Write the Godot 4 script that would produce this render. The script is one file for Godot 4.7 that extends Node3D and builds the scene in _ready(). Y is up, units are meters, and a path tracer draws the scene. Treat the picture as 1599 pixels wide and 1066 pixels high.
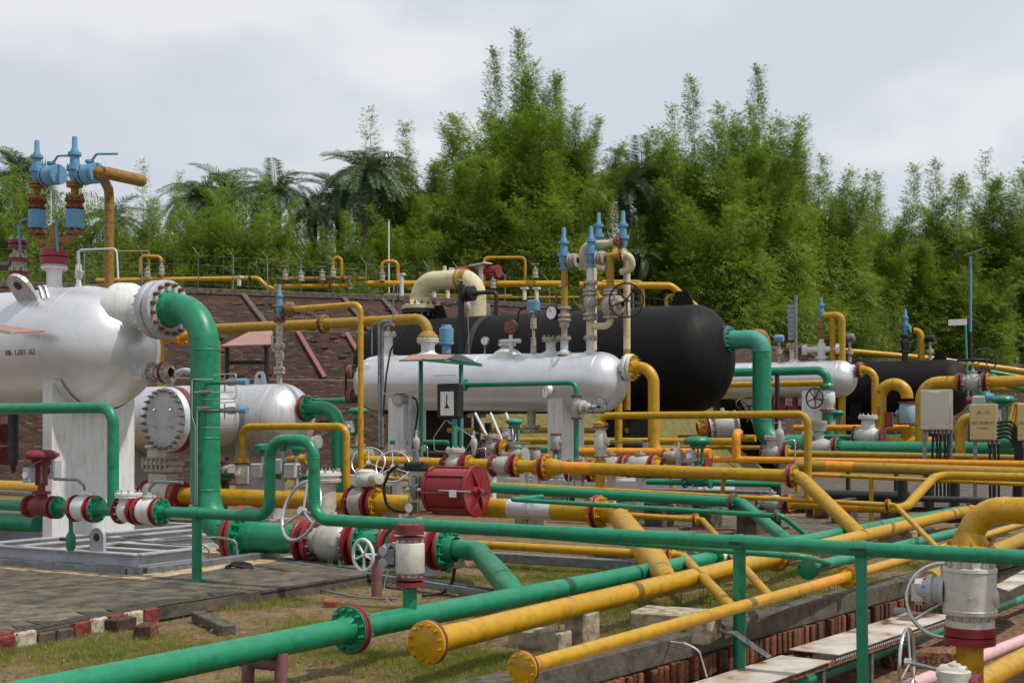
extends Node3D
# An onshore gas plant: silver and black pressure vessels, green and yellow pipework, a brick terrace with bamboo behind.
# Survey: the camera stands at the origin, 1.6 m up, looking level along -Z. The pipework runs along two plan directions at
# right angles, U (left to right, coming nearer) and W (away to the right). Stations are read off as bearing, height and distance.
const F := 1980.0
const CX := 799.5
const HY := 675.0
const EH := 1.6
const U := Vector3(0.8695, 0, 0.4940)
const W := Vector3(0.4940, 0, -0.8695)
const UP := Vector3.UP
var mt := {}
var rng := RandomNumberGenerator.new()
var used := {}

class M:
	var v = PackedVector3Array()
	var n = PackedVector3Array()
	var i = PackedInt32Array()
	var uv = PackedVector2Array()
	func lathe(o: Vector3, ax: Vector3, prof: Array, seg := 20, crease := 0.7) -> M:
		ax = ax.normalized()
		var x = ax.cross(Vector3.UP if absf(ax.y) < 0.9 else Vector3.RIGHT).normalized()
		var y = ax.cross(x)
		var k = prof.size()
		var sn = []
		for a in k - 1:
			var d: Vector2 = prof[a + 1] - prof[a]
			sn.append(Vector2(-d.y, d.x).normalized())
		for a in k - 1:
			var n0: Vector2 = sn[a]
			var n1: Vector2 = sn[a]
			if a > 0 and sn[a - 1].dot(sn[a]) > crease: n0 = (sn[a - 1] + sn[a]).normalized()
			if a < k - 2 and sn[a + 1].dot(sn[a]) > crease: n1 = (sn[a + 1] + sn[a]).normalized()
			var p0: Vector2 = prof[a]
			var p1: Vector2 = prof[a + 1]
			var b = v.size()
			for j in seg + 1:
				var th = TAU * j / seg
				var r = x * cos(th) + y * sin(th)
				v.append(o + ax * p0.x + r * p0.y); n.append(ax * n0.x + r * n0.y)
				v.append(o + ax * p1.x + r * p1.y); n.append(ax * n1.x + r * n1.y)
			for j in seg:
				var q = b + j * 2
				if p0.y > 1e-6: i.append_array([q, q + 3, q + 2])
				if p1.y > 1e-6: i.append_array([q, q + 1, q + 3])
		return self
	func cyl(a: Vector3, b: Vector3, r: float, seg := 12, r2 := -1.0) -> M:
		var l = a.distance_to(b)
		return lathe(a, b - a, [Vector2(0, 0), Vector2(0, r), Vector2(l, r if r2 < 0 else r2), Vector2(l, 0)], seg)
	func sweep(st: Array, seg: int, caps := true) -> M:  # stations [position, tangent, radius]
		var t: Vector3 = st[0][1]
		var x = t.cross(Vector3.UP if absf(t.y) < 0.9 else Vector3.RIGHT).normalized()
		var b = v.size()
		for s in st:
			var tt: Vector3 = s[1]
			x = (x - tt * x.dot(tt)).normalized()
			var y = tt.cross(x)
			for j in seg + 1:
				var r: Vector3 = x * cos(TAU * j / seg) + y * sin(TAU * j / seg)
				v.append(s[0] + r * s[2]); n.append(r)
		for a in st.size() - 1:
			for j in seg:
				var q = b + a * (seg + 1) + j
				i.append_array([q, q + seg + 2, q + 1, q, q + seg + 1, q + seg + 2])
		if caps:
			for e in 2:
				var s = st[0] if e == 0 else st[-1]
				var o = b if e == 0 else b + (st.size() - 1) * (seg + 1)
				var c = v.size()
				var nn: Vector3 = -s[1] if e == 0 else s[1]
				v.append(s[0]); n.append(nn)
				for j in seg + 1:
					v.append(v[o + j]); n.append(nn)
				for j in seg:
					if e == 0: i.append_array([c, c + 1 + j, c + 2 + j])
					else: i.append_array([c, c + 2 + j, c + 1 + j])
		return self
	func bend(pts: Array, r: float, bend_r := -1.0, seg := 18, weld := true) -> M:  # a pipe through points with real elbows
		var R = bend_r if bend_r > 0 else 3.0 * r
		var st = []
		var k = pts.size()
		for a in k:
			var p: Vector3 = pts[a]
			if a == 0: st.append([p, (pts[1] - p).normalized(), r]); continue
			if a == k - 1: st.append([p, (p - pts[a - 1]).normalized(), r]); continue
			var d0: Vector3 = (p - pts[a - 1]).normalized()
			var d1: Vector3 = (pts[a + 1] - p).normalized()
			var ang = d0.angle_to(d1)
			if ang < 0.0005: continue
			var room: float = minf(p.distance_to(pts[a - 1]) * (0.98 if a == 1 else 0.5), p.distance_to(pts[a + 1]) * (0.98 if a == k - 2 else 0.5))
			var tl: float = minf(R * tan(ang / 2), room)
			var rr = tl / tan(ang / 2)
			var nrm = d0.cross(d1).normalized()
			var side = nrm.cross(d0)
			var c = p - d0 * tl + side * rr
			var steps = maxi(2, int(ang / 0.16))
			for q in steps + 1:
				var f = ang * q / steps
				st.append([c - side.rotated(nrm, f) * rr, d0.rotated(nrm, f), r])
			if weld and ang > 0.5:
				for e in [[p - d0 * tl, d0], [p + d1 * tl, d1]]:
					ring(e[0], e[1], r)
		return sweep(st, seg)
	func ring(p: Vector3, d: Vector3, r: float) -> M:
		var w = maxf(0.006, r * 0.07)
		return lathe(p - d * w, d, [Vector2(0, r - 0.001), Vector2(w * 0.5, r + w * 0.35), Vector2(w * 1.5, r + w * 0.35), Vector2(w * 2, r - 0.001)], 18)
	func box(c: Vector3, ax: Vector3, ay: Vector3, az: Vector3, s: Vector3, bev := 0.0) -> M:
		ax = ax.normalized() * s.x / 2; ay = ay.normalized() * s.y / 2; az = az.normalized() * s.z / 2
		var e = [ax, ay, az]
		var L = [s.x / 2, s.y / 2, s.z / 2]
		var face = func(ps: Array, nn: Vector3):
			var b = v.size()
			for p in ps: v.append(p); n.append(nn)
			var ccw: bool = (ps[1] - ps[0]).cross(ps[2] - ps[0]).dot(nn) > 0
			for t in range(1, ps.size() - 1):
				if ccw: i.append_array([b, b + t + 1, b + t])
				else: i.append_array([b, b + t, b + t + 1])
		for a in 3:
			var p: Vector3 = e[(a + 1) % 3] * (1 - bev / L[(a + 1) % 3])
			var q: Vector3 = e[(a + 2) % 3] * (1 - bev / L[(a + 2) % 3])
			for sg in [-1.0, 1.0]:
				var o: Vector3 = c + e[a] * sg
				face.call([o - p - q, o + p - q, o + p + q, o - p + q], (e[a] * sg).normalized())
			if bev > 0:
				var A: Vector3 = e[a]; var Bx: Vector3 = e[(a + 1) % 3]; var Cx: Vector3 = e[(a + 2) % 3]
				var lc: Vector3 = Cx * (1 - bev / L[(a + 2) % 3])
				for s1 in [-1.0, 1.0]:
					for s2 in [-1.0, 1.0]:
						var p1: Vector3 = c + A * s1 + Bx * s2 * (1 - bev / L[(a + 1) % 3])
						var p2: Vector3 = c + A * s1 * (1 - bev / L[a]) + Bx * s2
						face.call([p1 - lc, p2 - lc, p2 + lc, p1 + lc], (A.normalized() * s1 + Bx.normalized() * s2).normalized())
		return self
	func bar(a: Vector3, b: Vector3, w: float, h: float, up := Vector3.UP, bev := 0.0) -> M:
		var d = (b - a).normalized()
		var s = d.cross(up).normalized()
		return box((a + b) / 2, d, s.cross(d), s, Vector3(a.distance_to(b), h, w), bev)
	func poly(ps: Array, nn: Vector3) -> M:
		var b = v.size()
		for p in ps: v.append(p); n.append(nn)
		var area = Vector3.ZERO
		for t in range(1, ps.size() - 1): area += (ps[t] - ps[0]).cross(ps[t + 1] - ps[0])
		for t in range(1, ps.size() - 1):
			if area.dot(nn) > 0: i.append_array([b, b + t + 1, b + t])
			else: i.append_array([b, b + t, b + t + 1])
		return self
	func prism(ps: Array, nn: Vector3, th: float) -> M:  # flat convex outline given a thickness
		nn = nn.normalized()
		poly(ps, nn)
		var back = []
		for p in ps: back.append(p - nn * th)
		poly(back, -nn)
		var cen = Vector3.ZERO
		for p in ps: cen += p / ps.size()
		for a in ps.size():
			var p0: Vector3 = ps[a]
			var p1: Vector3 = ps[(a + 1) % ps.size()]
			var o = (p1 - p0).cross(nn).normalized()
			if o.dot((p0 + p1) / 2 - cen) < 0: o = -o
			poly([p0, p1, p1 - nn * th, p0 - nn * th], o)
		return self
	func torus(c: Vector3, ax: Vector3, R: float, r: float, seg := 32, s2 := 8) -> M:
		var x = ax.cross(Vector3.UP if absf(ax.y) < 0.9 else Vector3.RIGHT).normalized()
		var st = []
		for a in seg + 1:
			var f = TAU * a / seg
			st.append([c + x.rotated(ax, f) * R, ax.cross(x).rotated(ax, f), r])
		return sweep(st, s2, false)
	func mesh() -> ArrayMesh:
		var a = []
		a.resize(Mesh.ARRAY_MAX)
		a[Mesh.ARRAY_VERTEX] = v; a[Mesh.ARRAY_NORMAL] = n; a[Mesh.ARRAY_INDEX] = i
		if uv.size() == v.size() and uv.size() > 0: a[Mesh.ARRAY_TEX_UV] = uv
		var m = ArrayMesh.new()
		m.add_surface_from_arrays(Mesh.PRIMITIVE_TRIANGLES, a)
		return m

# ---- stations
func P(px: float, py: float, d: float) -> Vector3: return Vector3((px - CX) * d / F, EH - (py - HY) * d / F, -d)
func B(px: float, py: float, d0: float) -> Vector3:  # on the U line that crosses the axis of view d0 metres away
	var k = px - CX
	return P(px, py, d0 - U.z * k * d0 / (F * U.x + U.z * k))
func C(px: float, py: float, c: float) -> Vector3: return P(px, py, (EH - c) * F / (py - HY))  # at a height above the ground
func Y(p: Vector3, py: float) -> Vector3: return Vector3(p.x, EH - (py - HY) * -p.z / F, p.z)
func on(a: Vector3, b: Vector3, px: float) -> Vector3:  # where a straight run from a to b crosses a bearing
	var k = px - CX
	return a.lerp(b, (k * a.z + F * a.x) / ((k * a.z + F * a.x) - (k * b.z + F * b.x)))
func S(p: Vector3) -> float: return -p.z / F  # metres a pixel covers there

# ---- naming
func numbered(called: String) -> String:
	used[called] = used.get(called, -1) + 1
	return called if used[called] == 0 else "%s_%03d" % [called, used[called]]
func tag(o: Node, label: String, cat: String, group := "") -> void:
	o.set_meta("label", label); o.set_meta("category", cat)
	if group: o.set_meta("group", group)
func th(called: String, label: String, cat: String, base: Vector3, group := "") -> Node3D:
	var o = Node3D.new()
	o.name = numbered(called); add_child(o); o.position = base
	tag(o, label, cat, group)
	return o
func ob(called: String, m: M, mat: Material, parent: Node = null) -> MeshInstance3D:
	var o = MeshInstance3D.new()
	o.mesh = m.mesh(); o.material_override = mat
	if parent == null:
		o.name = numbered(called); add_child(o)
		return o
	o.name = called; parent.add_child(o, true)
	var p: Node = parent
	while p != self:
		o.position -= p.position; p = p.get_parent()
	return o
func stuff(o: Node) -> Node: o.set_meta("kind", "stuff"); return o
func struct(called: String, m: M, mat: Material) -> MeshInstance3D:
	var o = ob(called, m, mat)
	o.set_meta("kind", "structure")
	return o
# ---- materials: a base colour times a shared, neutral grain; rust, stains and weathering are their own coloured grain
func noise_tex(seed_: int, freq: float, ramp: Array, size := 512, type := FastNoiseLite.TYPE_SIMPLEX_SMOOTH, oct := 5, gain := 0.55) -> NoiseTexture2D:
	var f = FastNoiseLite.new()
	f.seed = seed_; f.frequency = freq; f.noise_type = type; f.fractal_octaves = oct; f.fractal_gain = gain
	var t = NoiseTexture2D.new()
	t.width = size; t.height = size; t.seamless = true; t.noise = f
	var g = Gradient.new()
	g.offsets = PackedFloat32Array(ramp.map(func(e): return e[0]))
	g.colors = PackedColorArray(ramp.map(func(e): return e[1]))
	t.color_ramp = g
	return t
func grey(x: float) -> Color: return Color(x, x, x)
func rgb(r: int, g: int, b: int) -> Color: return Color(r / 255.0, g / 255.0, b / 255.0)
func mk(called: String, c: Color, rough: float, metal: float, tex: Texture2D, scale: float, o := {}) -> StandardMaterial3D:
	var m = StandardMaterial3D.new()
	m.resource_name = called
	m.albedo_color = c; m.roughness = rough; m.metallic = metal
	if tex:
		m.albedo_texture = tex
		m.uv1_triplanar = true; m.uv1_world_triplanar = true; m.uv1_scale = Vector3.ONE * scale
	if o.has("spec"): m.metallic_specular = o.spec
	if o.has("stretch"): m.uv1_scale = o.stretch
	if o.has("rt"):
		m.roughness_texture = o.rt; m.roughness = 1.0
	if o.has("nt"):
		m.normal_enabled = true; m.normal_texture = o.nt; m.normal_scale = o.get("ns", 0.5)
	if o.has("coat"):
		m.clearcoat_enabled = true; m.clearcoat = o.coat; m.clearcoat_roughness = 0.25
	if o.has("ht"):
		m.heightmap_enabled = true; m.heightmap_texture = o.ht; m.heightmap_scale = o.get("hs", 1.0)
	if o.has("back"):
		m.backlight_enabled = true; m.backlight = o.back
	mt[called] = m
	return m
func materials() -> void:
	var grain = noise_tex(3, 0.012, [[0.0, grey(0.80)], [0.4, grey(0.93)], [0.6, grey(0.97)], [1.0, grey(1.0)]])
	var blot = noise_tex(9, 0.008, [[0.0, rgb(196, 188, 172)], [0.30, grey(0.90)], [0.5, grey(0.97)], [1.0, grey(1.0)]], 1024, FastNoiseLite.TYPE_SIMPLEX_SMOOTH, 7)
	var chips = noise_tex(21, 0.02, [[0.0, rgb(110, 70, 45)], [0.17, rgb(150, 110, 85)], [0.21, grey(0.92)], [1.0, grey(1.0)]], 1024, FastNoiseLite.TYPE_SIMPLEX_SMOOTH, 6)
	var rusty = noise_tex(33, 0.014, [[0.0, rgb(92, 48, 28)], [0.22, rgb(132, 80, 50)], [0.32, rgb(205, 190, 172)], [0.6, grey(0.92)], [1.0, grey(1.0)]], 1024, FastNoiseLite.TYPE_SIMPLEX_SMOOTH, 7)
	var tanned = noise_tex(35, 0.014, [[0.0, rgb(120, 100, 80)], [0.25, rgb(190, 176, 156)], [0.6, grey(0.95)], [1.0, grey(1.0)]], 1024, FastNoiseLite.TYPE_SIMPLEX_SMOOTH, 7)
	var heavy = noise_tex(41, 0.02, [[0.0, rgb(58, 38, 28)], [0.45, rgb(108, 70, 48)], [0.7, rgb(150, 112, 84)], [1.0, rgb(185, 155, 128)]], 1024, FastNoiseLite.TYPE_SIMPLEX_SMOOTH, 7)
	var fine = noise_tex(4, 0.01, [[0.0, grey(0.90)], [0.4, grey(0.965)], [0.6, grey(0.985)], [1.0, grey(1.0)]], 1024, FastNoiseLite.TYPE_SIMPLEX_SMOOTH, 8, 0.6)
	var streak = noise_tex(14, 0.012, [[0.0, rgb(186, 178, 164)], [0.24, rgb(226, 221, 213)], [0.38, grey(0.95)], [0.6, grey(0.985)], [1.0, grey(1.0)]], 1024, FastNoiseLite.TYPE_SIMPLEX_SMOOTH, 8, 0.62)
	var worn = noise_tex(15, 0.014, [[0.0, grey(0.62)], [0.26, grey(0.80)], [0.40, grey(0.93)], [0.7, grey(0.98)], [0.86, rgb(250, 252, 255)], [1.0, grey(1.0)]], 1024, FastNoiseLite.TYPE_SIMPLEX_SMOOTH, 8, 0.66)
	var st = Vector3(1.1, 0.14, 1.1)
	var satin = noise_tex(5, 0.02, [[0.0, grey(0.30)], [0.5, grey(0.40)], [1.0, grey(0.58)]], 256)
	var matt = noise_tex(6, 0.03, [[0.0, grey(0.5)], [1.0, grey(0.8)]], 256)
	var concrete = noise_tex(51, 0.010, [[0.0, rgb(104, 97, 88)], [0.30, rgb(158, 149, 134)], [0.5, rgb(206, 197, 181)], [1.0, rgb(238, 230, 214)]], 1024)
	var slab = noise_tex(57, 0.014, [[0.0, rgb(66, 63, 59)], [0.30, rgb(104, 99, 91)], [0.5, rgb(136, 128, 116)], [0.7, rgb(160, 150, 134)], [1.0, rgb(200, 186, 164)]], 1024, FastNoiseLite.TYPE_SIMPLEX_SMOOTH, 9, 0.68)
	var bump = noise_tex(61, 0.05, [[0.0, grey(0.0)], [1.0, grey(1.0)]], 512)
	var bn = NoiseTexture2D.new()
	bn.width = 512; bn.height = 512; bn.seamless = true; bn.as_normal_map = true; bn.bump_strength = 3.0
	var nf = FastNoiseLite.new(); nf.frequency = 0.06; nf.seed = 7; nf.fractal_octaves = 4
	bn.noise = nf
	var dull = noise_tex(71, 0.01, [[0.0, grey(0.66)], [0.45, grey(0.84)], [0.7, grey(0.95)], [1.0, grey(1.0)]], 1024, FastNoiseLite.TYPE_SIMPLEX_SMOOTH, 7)
	mk("green", rgb(18, 132, 94), 1, 0, worn, 0.5, {"rt": satin})
	mk("green_old", rgb(28, 128, 98), 1, 0, blot, 0.5, {"rt": satin})
	mk("teal", rgb(62, 146, 128), 1, 0, blot, 0.8, {"rt": matt})
	mk("yellow", rgb(192, 146, 4), 1, 0, worn, 0.5, {"rt": satin})
	mk("yellow_old", rgb(180, 139, 6), 1, 0, worn, 0.7, {"rt": matt})
	mk("orange", rgb(224, 146, 14), 1, 0, worn, 0.5, {"rt": satin})
	mk("olive", rgb(164, 130, 36), 1, 0, worn, 0.6, {"rt": matt})
	mk("tan", rgb(150, 114, 48), 1, 0, tanned, 0.9, {"rt": matt})
	mk("cream", rgb(206, 194, 158), 1, 0, blot, 0.5, {"rt": matt})
	mk("red", rgb(138, 36, 44), 1, 0, grain, 0.6, {"rt": satin})
	mk("maroon", rgb(122, 42, 48), 1, 0, blot, 1.2, {"rt": matt})
	mk("pink_red", rgb(150, 92, 90), 0.7, 0, blot, 0.7)
	mk("brown_red", rgb(112, 52, 46), 0.7, 0, chips, 0.9)
	mk("mauve", rgb(128, 84, 86), 0.7, 0, blot, 0.9)
	mk("pink", rgb(214, 172, 176), 0.6, 0, blot, 0.9)
	mk("actuator", rgb(134, 20, 32), 1, 0, worn, 0.7, {"rt": satin, "coat": 0.2})
	mk("silver", rgb(212, 213, 218), 0.36, 0.5, fine, 0.3)
	mk("silver_old", rgb(198, 199, 202), 0.42, 0.5, streak, 1.0, {"stretch": st})
	mk("white", rgb(212, 212, 211), 0.5, 0.0, streak, 1.0, {"stretch": st})
	mk("grey_paint", rgb(176, 178, 184), 0.5, 0.1, blot, 0.6)
	mk("dial_grey", rgb(176, 178, 186), 0.5, 0.1, grain, 0.7)
	mk("valve", rgb(178, 176, 168), 0.45, 0.15, blot, 1.3)
	mk("cream_valve", rgb(206, 203, 192), 0.5, 0.1, blot, 1.0)
	mk("valve_rust", rgb(194, 190, 182), 0.55, 0.1, rusty, 1.2)
	mk("steel", rgb(150, 150, 150), 0.35, 0.8, grain, 1.0)
	mk("bright", rgb(200, 200, 200), 0.25, 0.9, null, 1.0)
	mk("galv", rgb(150, 154, 160), 0.45, 0.6, dull, 0.8)
	mk("tar", rgb(19, 17, 16), 1, 0.0, streak, 0.35, {"stretch": Vector3(0.5, 0.16, 0.5), "rt": matt, "spec": 0.32})
	mk("black", rgb(28, 28, 30), 0.5, 0, grain, 1.0)
	mk("rubber", rgb(18, 18, 19), 0.6, 0, null, 1.0)
	mk("dark_pipe", rgb(62, 62, 66), 0.55, 0.2, dull, 0.8)
	mk("pale_blue", rgb(146, 176, 194), 1, 0, chips, 1.4, {"rt": matt})
	mk("blue", rgb(98, 150, 184), 1, 0, chips, 1.4, {"rt": matt})
	mk("rust", Color.WHITE, 0.85, 0.1, heavy, 0.9)
	mk("rust_spots", rgb(176, 148, 134), 0.75, 0.1, rusty, 0.6)
	mk("rust_bright", rgb(240, 190, 130), 0.85, 0.1, heavy, 1.1)
	mk("roof_red", rgb(160, 122, 116), 0.7, 0, blot, 0.6)
	mk("box_steel", rgb(190, 184, 168), 0.34, 0.75, null, 1.0)
	mk("box_brass", rgb(192, 172, 126), 0.34, 0.75, null, 1.0)
	mk("cover_grey", rgb(204, 206, 212), 0.45, 0.2, grain, 0.7)
	mk("paper", rgb(225, 225, 222), 0.6, 0, null, 1.0)
	mk("ink", rgb(60, 50, 48), 0.8, 0, null, 1.0)
	mk("faded_print", rgb(150, 92, 88), 0.8, 0, null, 1.0)
	mk("concrete", rgb(196, 190, 176), 0.9, 0, concrete, 0.7, {"nt": bn, "ns": 0.6})
	mk("dark_concrete", rgb(104, 100, 94), 0.9, 0, concrete, 0.6, {"nt": bn, "ns": 0.7})
	mk("slab", rgb(158, 153, 143), 0.9, 0, slab, 0.17, {"nt": bn, "ns": 0.6})
	mk("mould", rgb(74, 72, 68), 0.95, 0, concrete, 1.3, {"nt": bn, "ns": 0.9})
	mk("slab_pale", rgb(182, 174, 160), 0.9, 0, slab, 0.21, {"nt": bn, "ns": 0.6})
	mk("pale_slab", rgb(214, 198, 170), 0.9, 0, concrete, 0.5, {"nt": bn, "ns": 0.5})
	mk("kerb_red", rgb(148, 66, 66), 0.85, 0, concrete, 1.4, {"nt": bn, "ns": 0.5})
	mk("kerb_white", rgb(226, 220, 210), 0.85, 0, concrete, 1.4, {"nt": bn, "ns": 0.5})
	mk("coping", rgb(120, 116, 110), 0.9, 0, concrete, 0.5)
	mk("brick_a", rgb(168, 104, 76), 0.9, 0, concrete, 2.2, {"nt": bn, "ns": 0.8})
	mk("brick_b", rgb(132, 88, 68), 0.9, 0, concrete, 2.7, {"nt": bn, "ns": 0.8})
	mk("brick_c", rgb(92, 66, 54), 0.9, 0, concrete, 1.9, {"nt": bn, "ns": 0.8})
	mk("plate", rgb(206, 200, 192), 0.6, 0.1, rusty, 0.11)
	mk("dark_green", rgb(22, 62, 52), 0.7, 0, dull, 0.8)  # old green darkened: shade of the canopy underside put into the colour
	mk("bark", rgb(92, 82, 62), 0.9, 0, dull, 1.2)
	mk("culm", rgb(104, 112, 52), 0.6, 0, dull, 1.0)
	var dirt = noise_tex(81, 0.012, [[0.0, rgb(82, 66, 48)], [0.35, rgb(128, 106, 80)], [0.52, rgb(150, 130, 98)], [0.64, rgb(132, 122, 72)], [1.0, rgb(104, 108, 54)]], 1024, FastNoiseLite.TYPE_SIMPLEX_SMOOTH, 8, 0.72)
	mk("soil", rgb(206, 198, 190), 0.95, 0, dirt, 0.22, {"nt": bn, "ns": 1.0})
	mk("lawn", rgb(176, 168, 140), 0.95, 0, noise_tex(83, 0.02, [[0.0, rgb(104, 94, 64)], [0.4, rgb(150, 138, 96)], [0.6, rgb(150, 152, 92)], [1.0, rgb(196, 178, 132)]], 512), 0.3, {"nt": bn, "ns": 1.0})
	mk("pit_soil", rgb(206, 168, 140), 0.95, 0, slab, 0.4, {"nt": bn, "ns": 1.0})
	for g in [["grass_a", 112, 124, 46], ["grass_b", 158, 140, 76], ["weed", 84, 118, 44]]:
		mk(g[0], rgb(g[1], g[2], g[3]), 0.7, 0, null, 1.0, {"back": Color(0.7, 0.8, 0.4)})
	for g in [["leaf_a", 104, 136, 44], ["leaf_b", 84, 120, 42], ["leaf_c", 124, 150, 56], ["frond_a", 62, 88, 48], ["frond_b", 80, 104, 64], ["bush_leaf", 112, 146, 50]]:
		mk(g[0], rgb(g[1], g[2], g[3]), 0.5, 0, null, 1.0, {"back": Color(0.34, 0.38, 0.22)})
	brick_wall_material()
func brick_wall_material() -> void:  # a far wall: bricks 3 mm to the picture's eye, as print and relief
	var w = 1024; var h = 512
	var im = Image.create(w, h, false, Image.FORMAT_RGB8)
	var hm = Image.create(w, h, false, Image.FORMAT_L8)
	var f = FastNoiseLite.new(); f.seed = 5; f.frequency = 0.012; f.fractal_octaves = 5
	im.fill(rgb(62, 54, 47)); hm.fill(grey(0.1))
	var rows = 32; var cols = 24
	var bw = w / float(cols); var bh = h / float(rows)
	for r in rows:
		for c in cols:
			var x0 = int((c + (0.5 if r % 2 else 0.0)) * bw)
			var hue = rng.randf()
			var nn = f.get_noise_2d(x0, r * bh * 1.5)
			var col = rgb(112, 72, 56).lerp(rgb(74, 54, 46), hue)
			if nn < -0.1: col = col.lerp(rgb(52, 46, 40), clampf((-nn) * 2.2, 0, 0.85))
			elif nn > 0.25: col = col.lerp(rgb(124, 88, 72), 0.45)
			if rng.randf() < 0.05: col = rgb(118, 100, 86)
			for part in 2:
				var rr = Rect2i(x0 - part * w, int(r * bh) + 1, int(bw) - 3, int(bh) - 3)
				im.fill_rect(rr.intersection(Rect2i(0, 0, w, h)), col)
				hm.fill_rect(rr.intersection(Rect2i(0, 0, w, h)), grey(0.6 + 0.4 * rng.randf()))
	im.generate_mipmaps()
	var m = mk("brickwork", rgb(205, 205, 205), 0.92, 0, null, 1.0)
	m.albedo_texture = ImageTexture.create_from_image(im)
	hm.bump_map_to_normal_map(4.0)
	m.normal_enabled = true; m.normal_scale = 1.6; m.normal_texture = ImageTexture.create_from_image(hm)
# ---- builders
func perp(d: Vector3) -> Vector3: return d.cross(UP if absf(d.y) < 0.9 else Vector3.RIGHT).normalized()
func bolts(p: Vector3, d: Vector3, R: float, nb: int, size: float, both := false, gap := 0.0) -> M:
	var m = M.new()
	var x = perp(d)
	for k in nb:
		var o = x.rotated(d, TAU * (k + 0.5) / nb) * R
		m.cyl(p + o, p + o + d * size * 0.8, size * 0.5, 6)
		m.cyl(p + o + d * size * 0.8, p + o + d * size * 1.5, size * 0.28, 6)
		if both:
			m.cyl(p + o - d * gap, p + o - d * (gap + size * 0.8), size * 0.5, 6)
	return m
# a bolted pair: rims in one colour, the face, neck and nuts of each side in its pipe's colour (null: no pipe on that side)
func fset(parent: Node, p: Vector3, d: Vector3, R: float, rp: float, rim: Material, m1: Material, m2: Material, nb := 12, t := -1.0) -> void:
	d = d.normalized()
	if t < 0: t = R * 0.17
	var g = R * 0.03
	for side in 2:
		var m = m1 if side == 0 else m2
		if m == null: continue
		var e = -d if side == 0 else d
		var c = R * 0.05
		var fl = ob("flange", M.new().lathe(p + e * g, e, [Vector2(0, 0), Vector2(0, R - c), Vector2(c, R), Vector2(t - c, R), Vector2(t, R - c), Vector2(t, 0)], 28), rim, parent)
		ob("gasket", M.new().cyl(p, p + e * g, R * 0.72, 20), mt.rubber, fl)
		var nk = ob("neck", M.new().lathe(p + e * (g + t), e, [Vector2(-0.001, R * 0.95), Vector2(R * 0.035, R * 0.94), Vector2(R * 0.035, minf(rp * 1.45, R * 0.6)), Vector2(R * 0.4, rp * 1.03), Vector2(R * 0.5, rp)], 24), m, parent)
		stuff(ob("bolts", bolts(p + e * (g + t + R * 0.03), e, R * 0.80, nb, R * 0.17), m, nk))
# a flange closed with a blind disc
func blind(parent: Node, p: Vector3, d: Vector3, R: float, rp: float, rim: Material, face: Material, nb := 12) -> void:
	var t = R * 0.16
	var nk = ob("blind_cover", M.new().lathe(p, -d, [Vector2(0.002, R * 0.985), Vector2(t, R * 0.985), Vector2(t + R * 0.02, R * 0.95), Vector2(t + R * 0.02, 0)], 32), face, parent)
	stuff(ob("bolts", bolts(p - d * t, -d, R * 0.82, nb, R * 0.16), face, nk))
	ob("flange", M.new().lathe(p, d, [Vector2(0, 0), Vector2(0, R), Vector2(t, R), Vector2(t, 0)], 32), rim, parent)
	var n2 = ob("neck", M.new().lathe(p + d * t, d, [Vector2(0, R * 0.95), Vector2(R * 0.03, R * 0.94), Vector2(R * 0.03, rp * 1.4), Vector2(R * 0.4, rp)], 24), face, parent)
	stuff(ob("bolts", bolts(p + d * t, d, R * 0.82, nb, R * 0.16), face, n2))
func pipe(parent: Node, pts: Array, r: float, m: Material, br := -1.0, called := "pipe", seg := 18) -> MeshInstance3D:
	var q = M.new().bend(pts, r, br, seg)
	for a in pts.size() - 1:  # girth welds where lengths were joined
		var L: float = pts[a].distance_to(pts[a + 1])
		if L > 2.6 and r > 0.04:
			for k in int(L / 2.6): q.ring(pts[a].lerp(pts[a + 1], (k + 0.62) * 2.6 / L), (pts[a + 1] - pts[a]).normalized(), r)
	return ob(called, q, m, parent)
func line(called: String, label: String, pts: Array, r: float, m: Material, br := -1.0, cat := "pipe", group := "") -> Node3D:
	var t = th(called, label, cat, pts[0], group)
	pipe(t, pts, r, m, br)
	return t
func wheel(parent: Node, c: Vector3, ax: Vector3, R: float, rt: float, m: Material, spokes := 4, hub := 0.0) -> Node3D:
	ax = ax.normalized()
	var o = ob("handwheel", M.new().torus(c, ax, R, rt, 36, 8), m, parent)
	var x = perp(ax)
	for k in spokes:
		var e = x.rotated(ax, TAU * (k + 0.3) / spokes)
		ob("spoke", M.new().cyl(c + e * R * 0.12 - ax * R * 0.08, c + e * R, rt * 0.75, 8), m, o)
	ob("hub", M.new().cyl(c - ax * R * 0.14, c + ax * R * 0.06, R * 0.14, 10), m, o)
	if hub > 0: ob("stem", M.new().cyl(c - ax * hub, c, R * 0.07, 8), mt.steel, parent)
	return o
func lever(parent: Node, p: Vector3, d: Vector3, up: Vector3, L: float, m: Material) -> void:
	ob("lever", M.new().bend([p, p + up * L * 0.16, p + up * L * 0.3 + d * L * 0.22, p + up * L * 0.3 + d * L], L * 0.035, L * 0.1, 8, false), m, parent)
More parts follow.
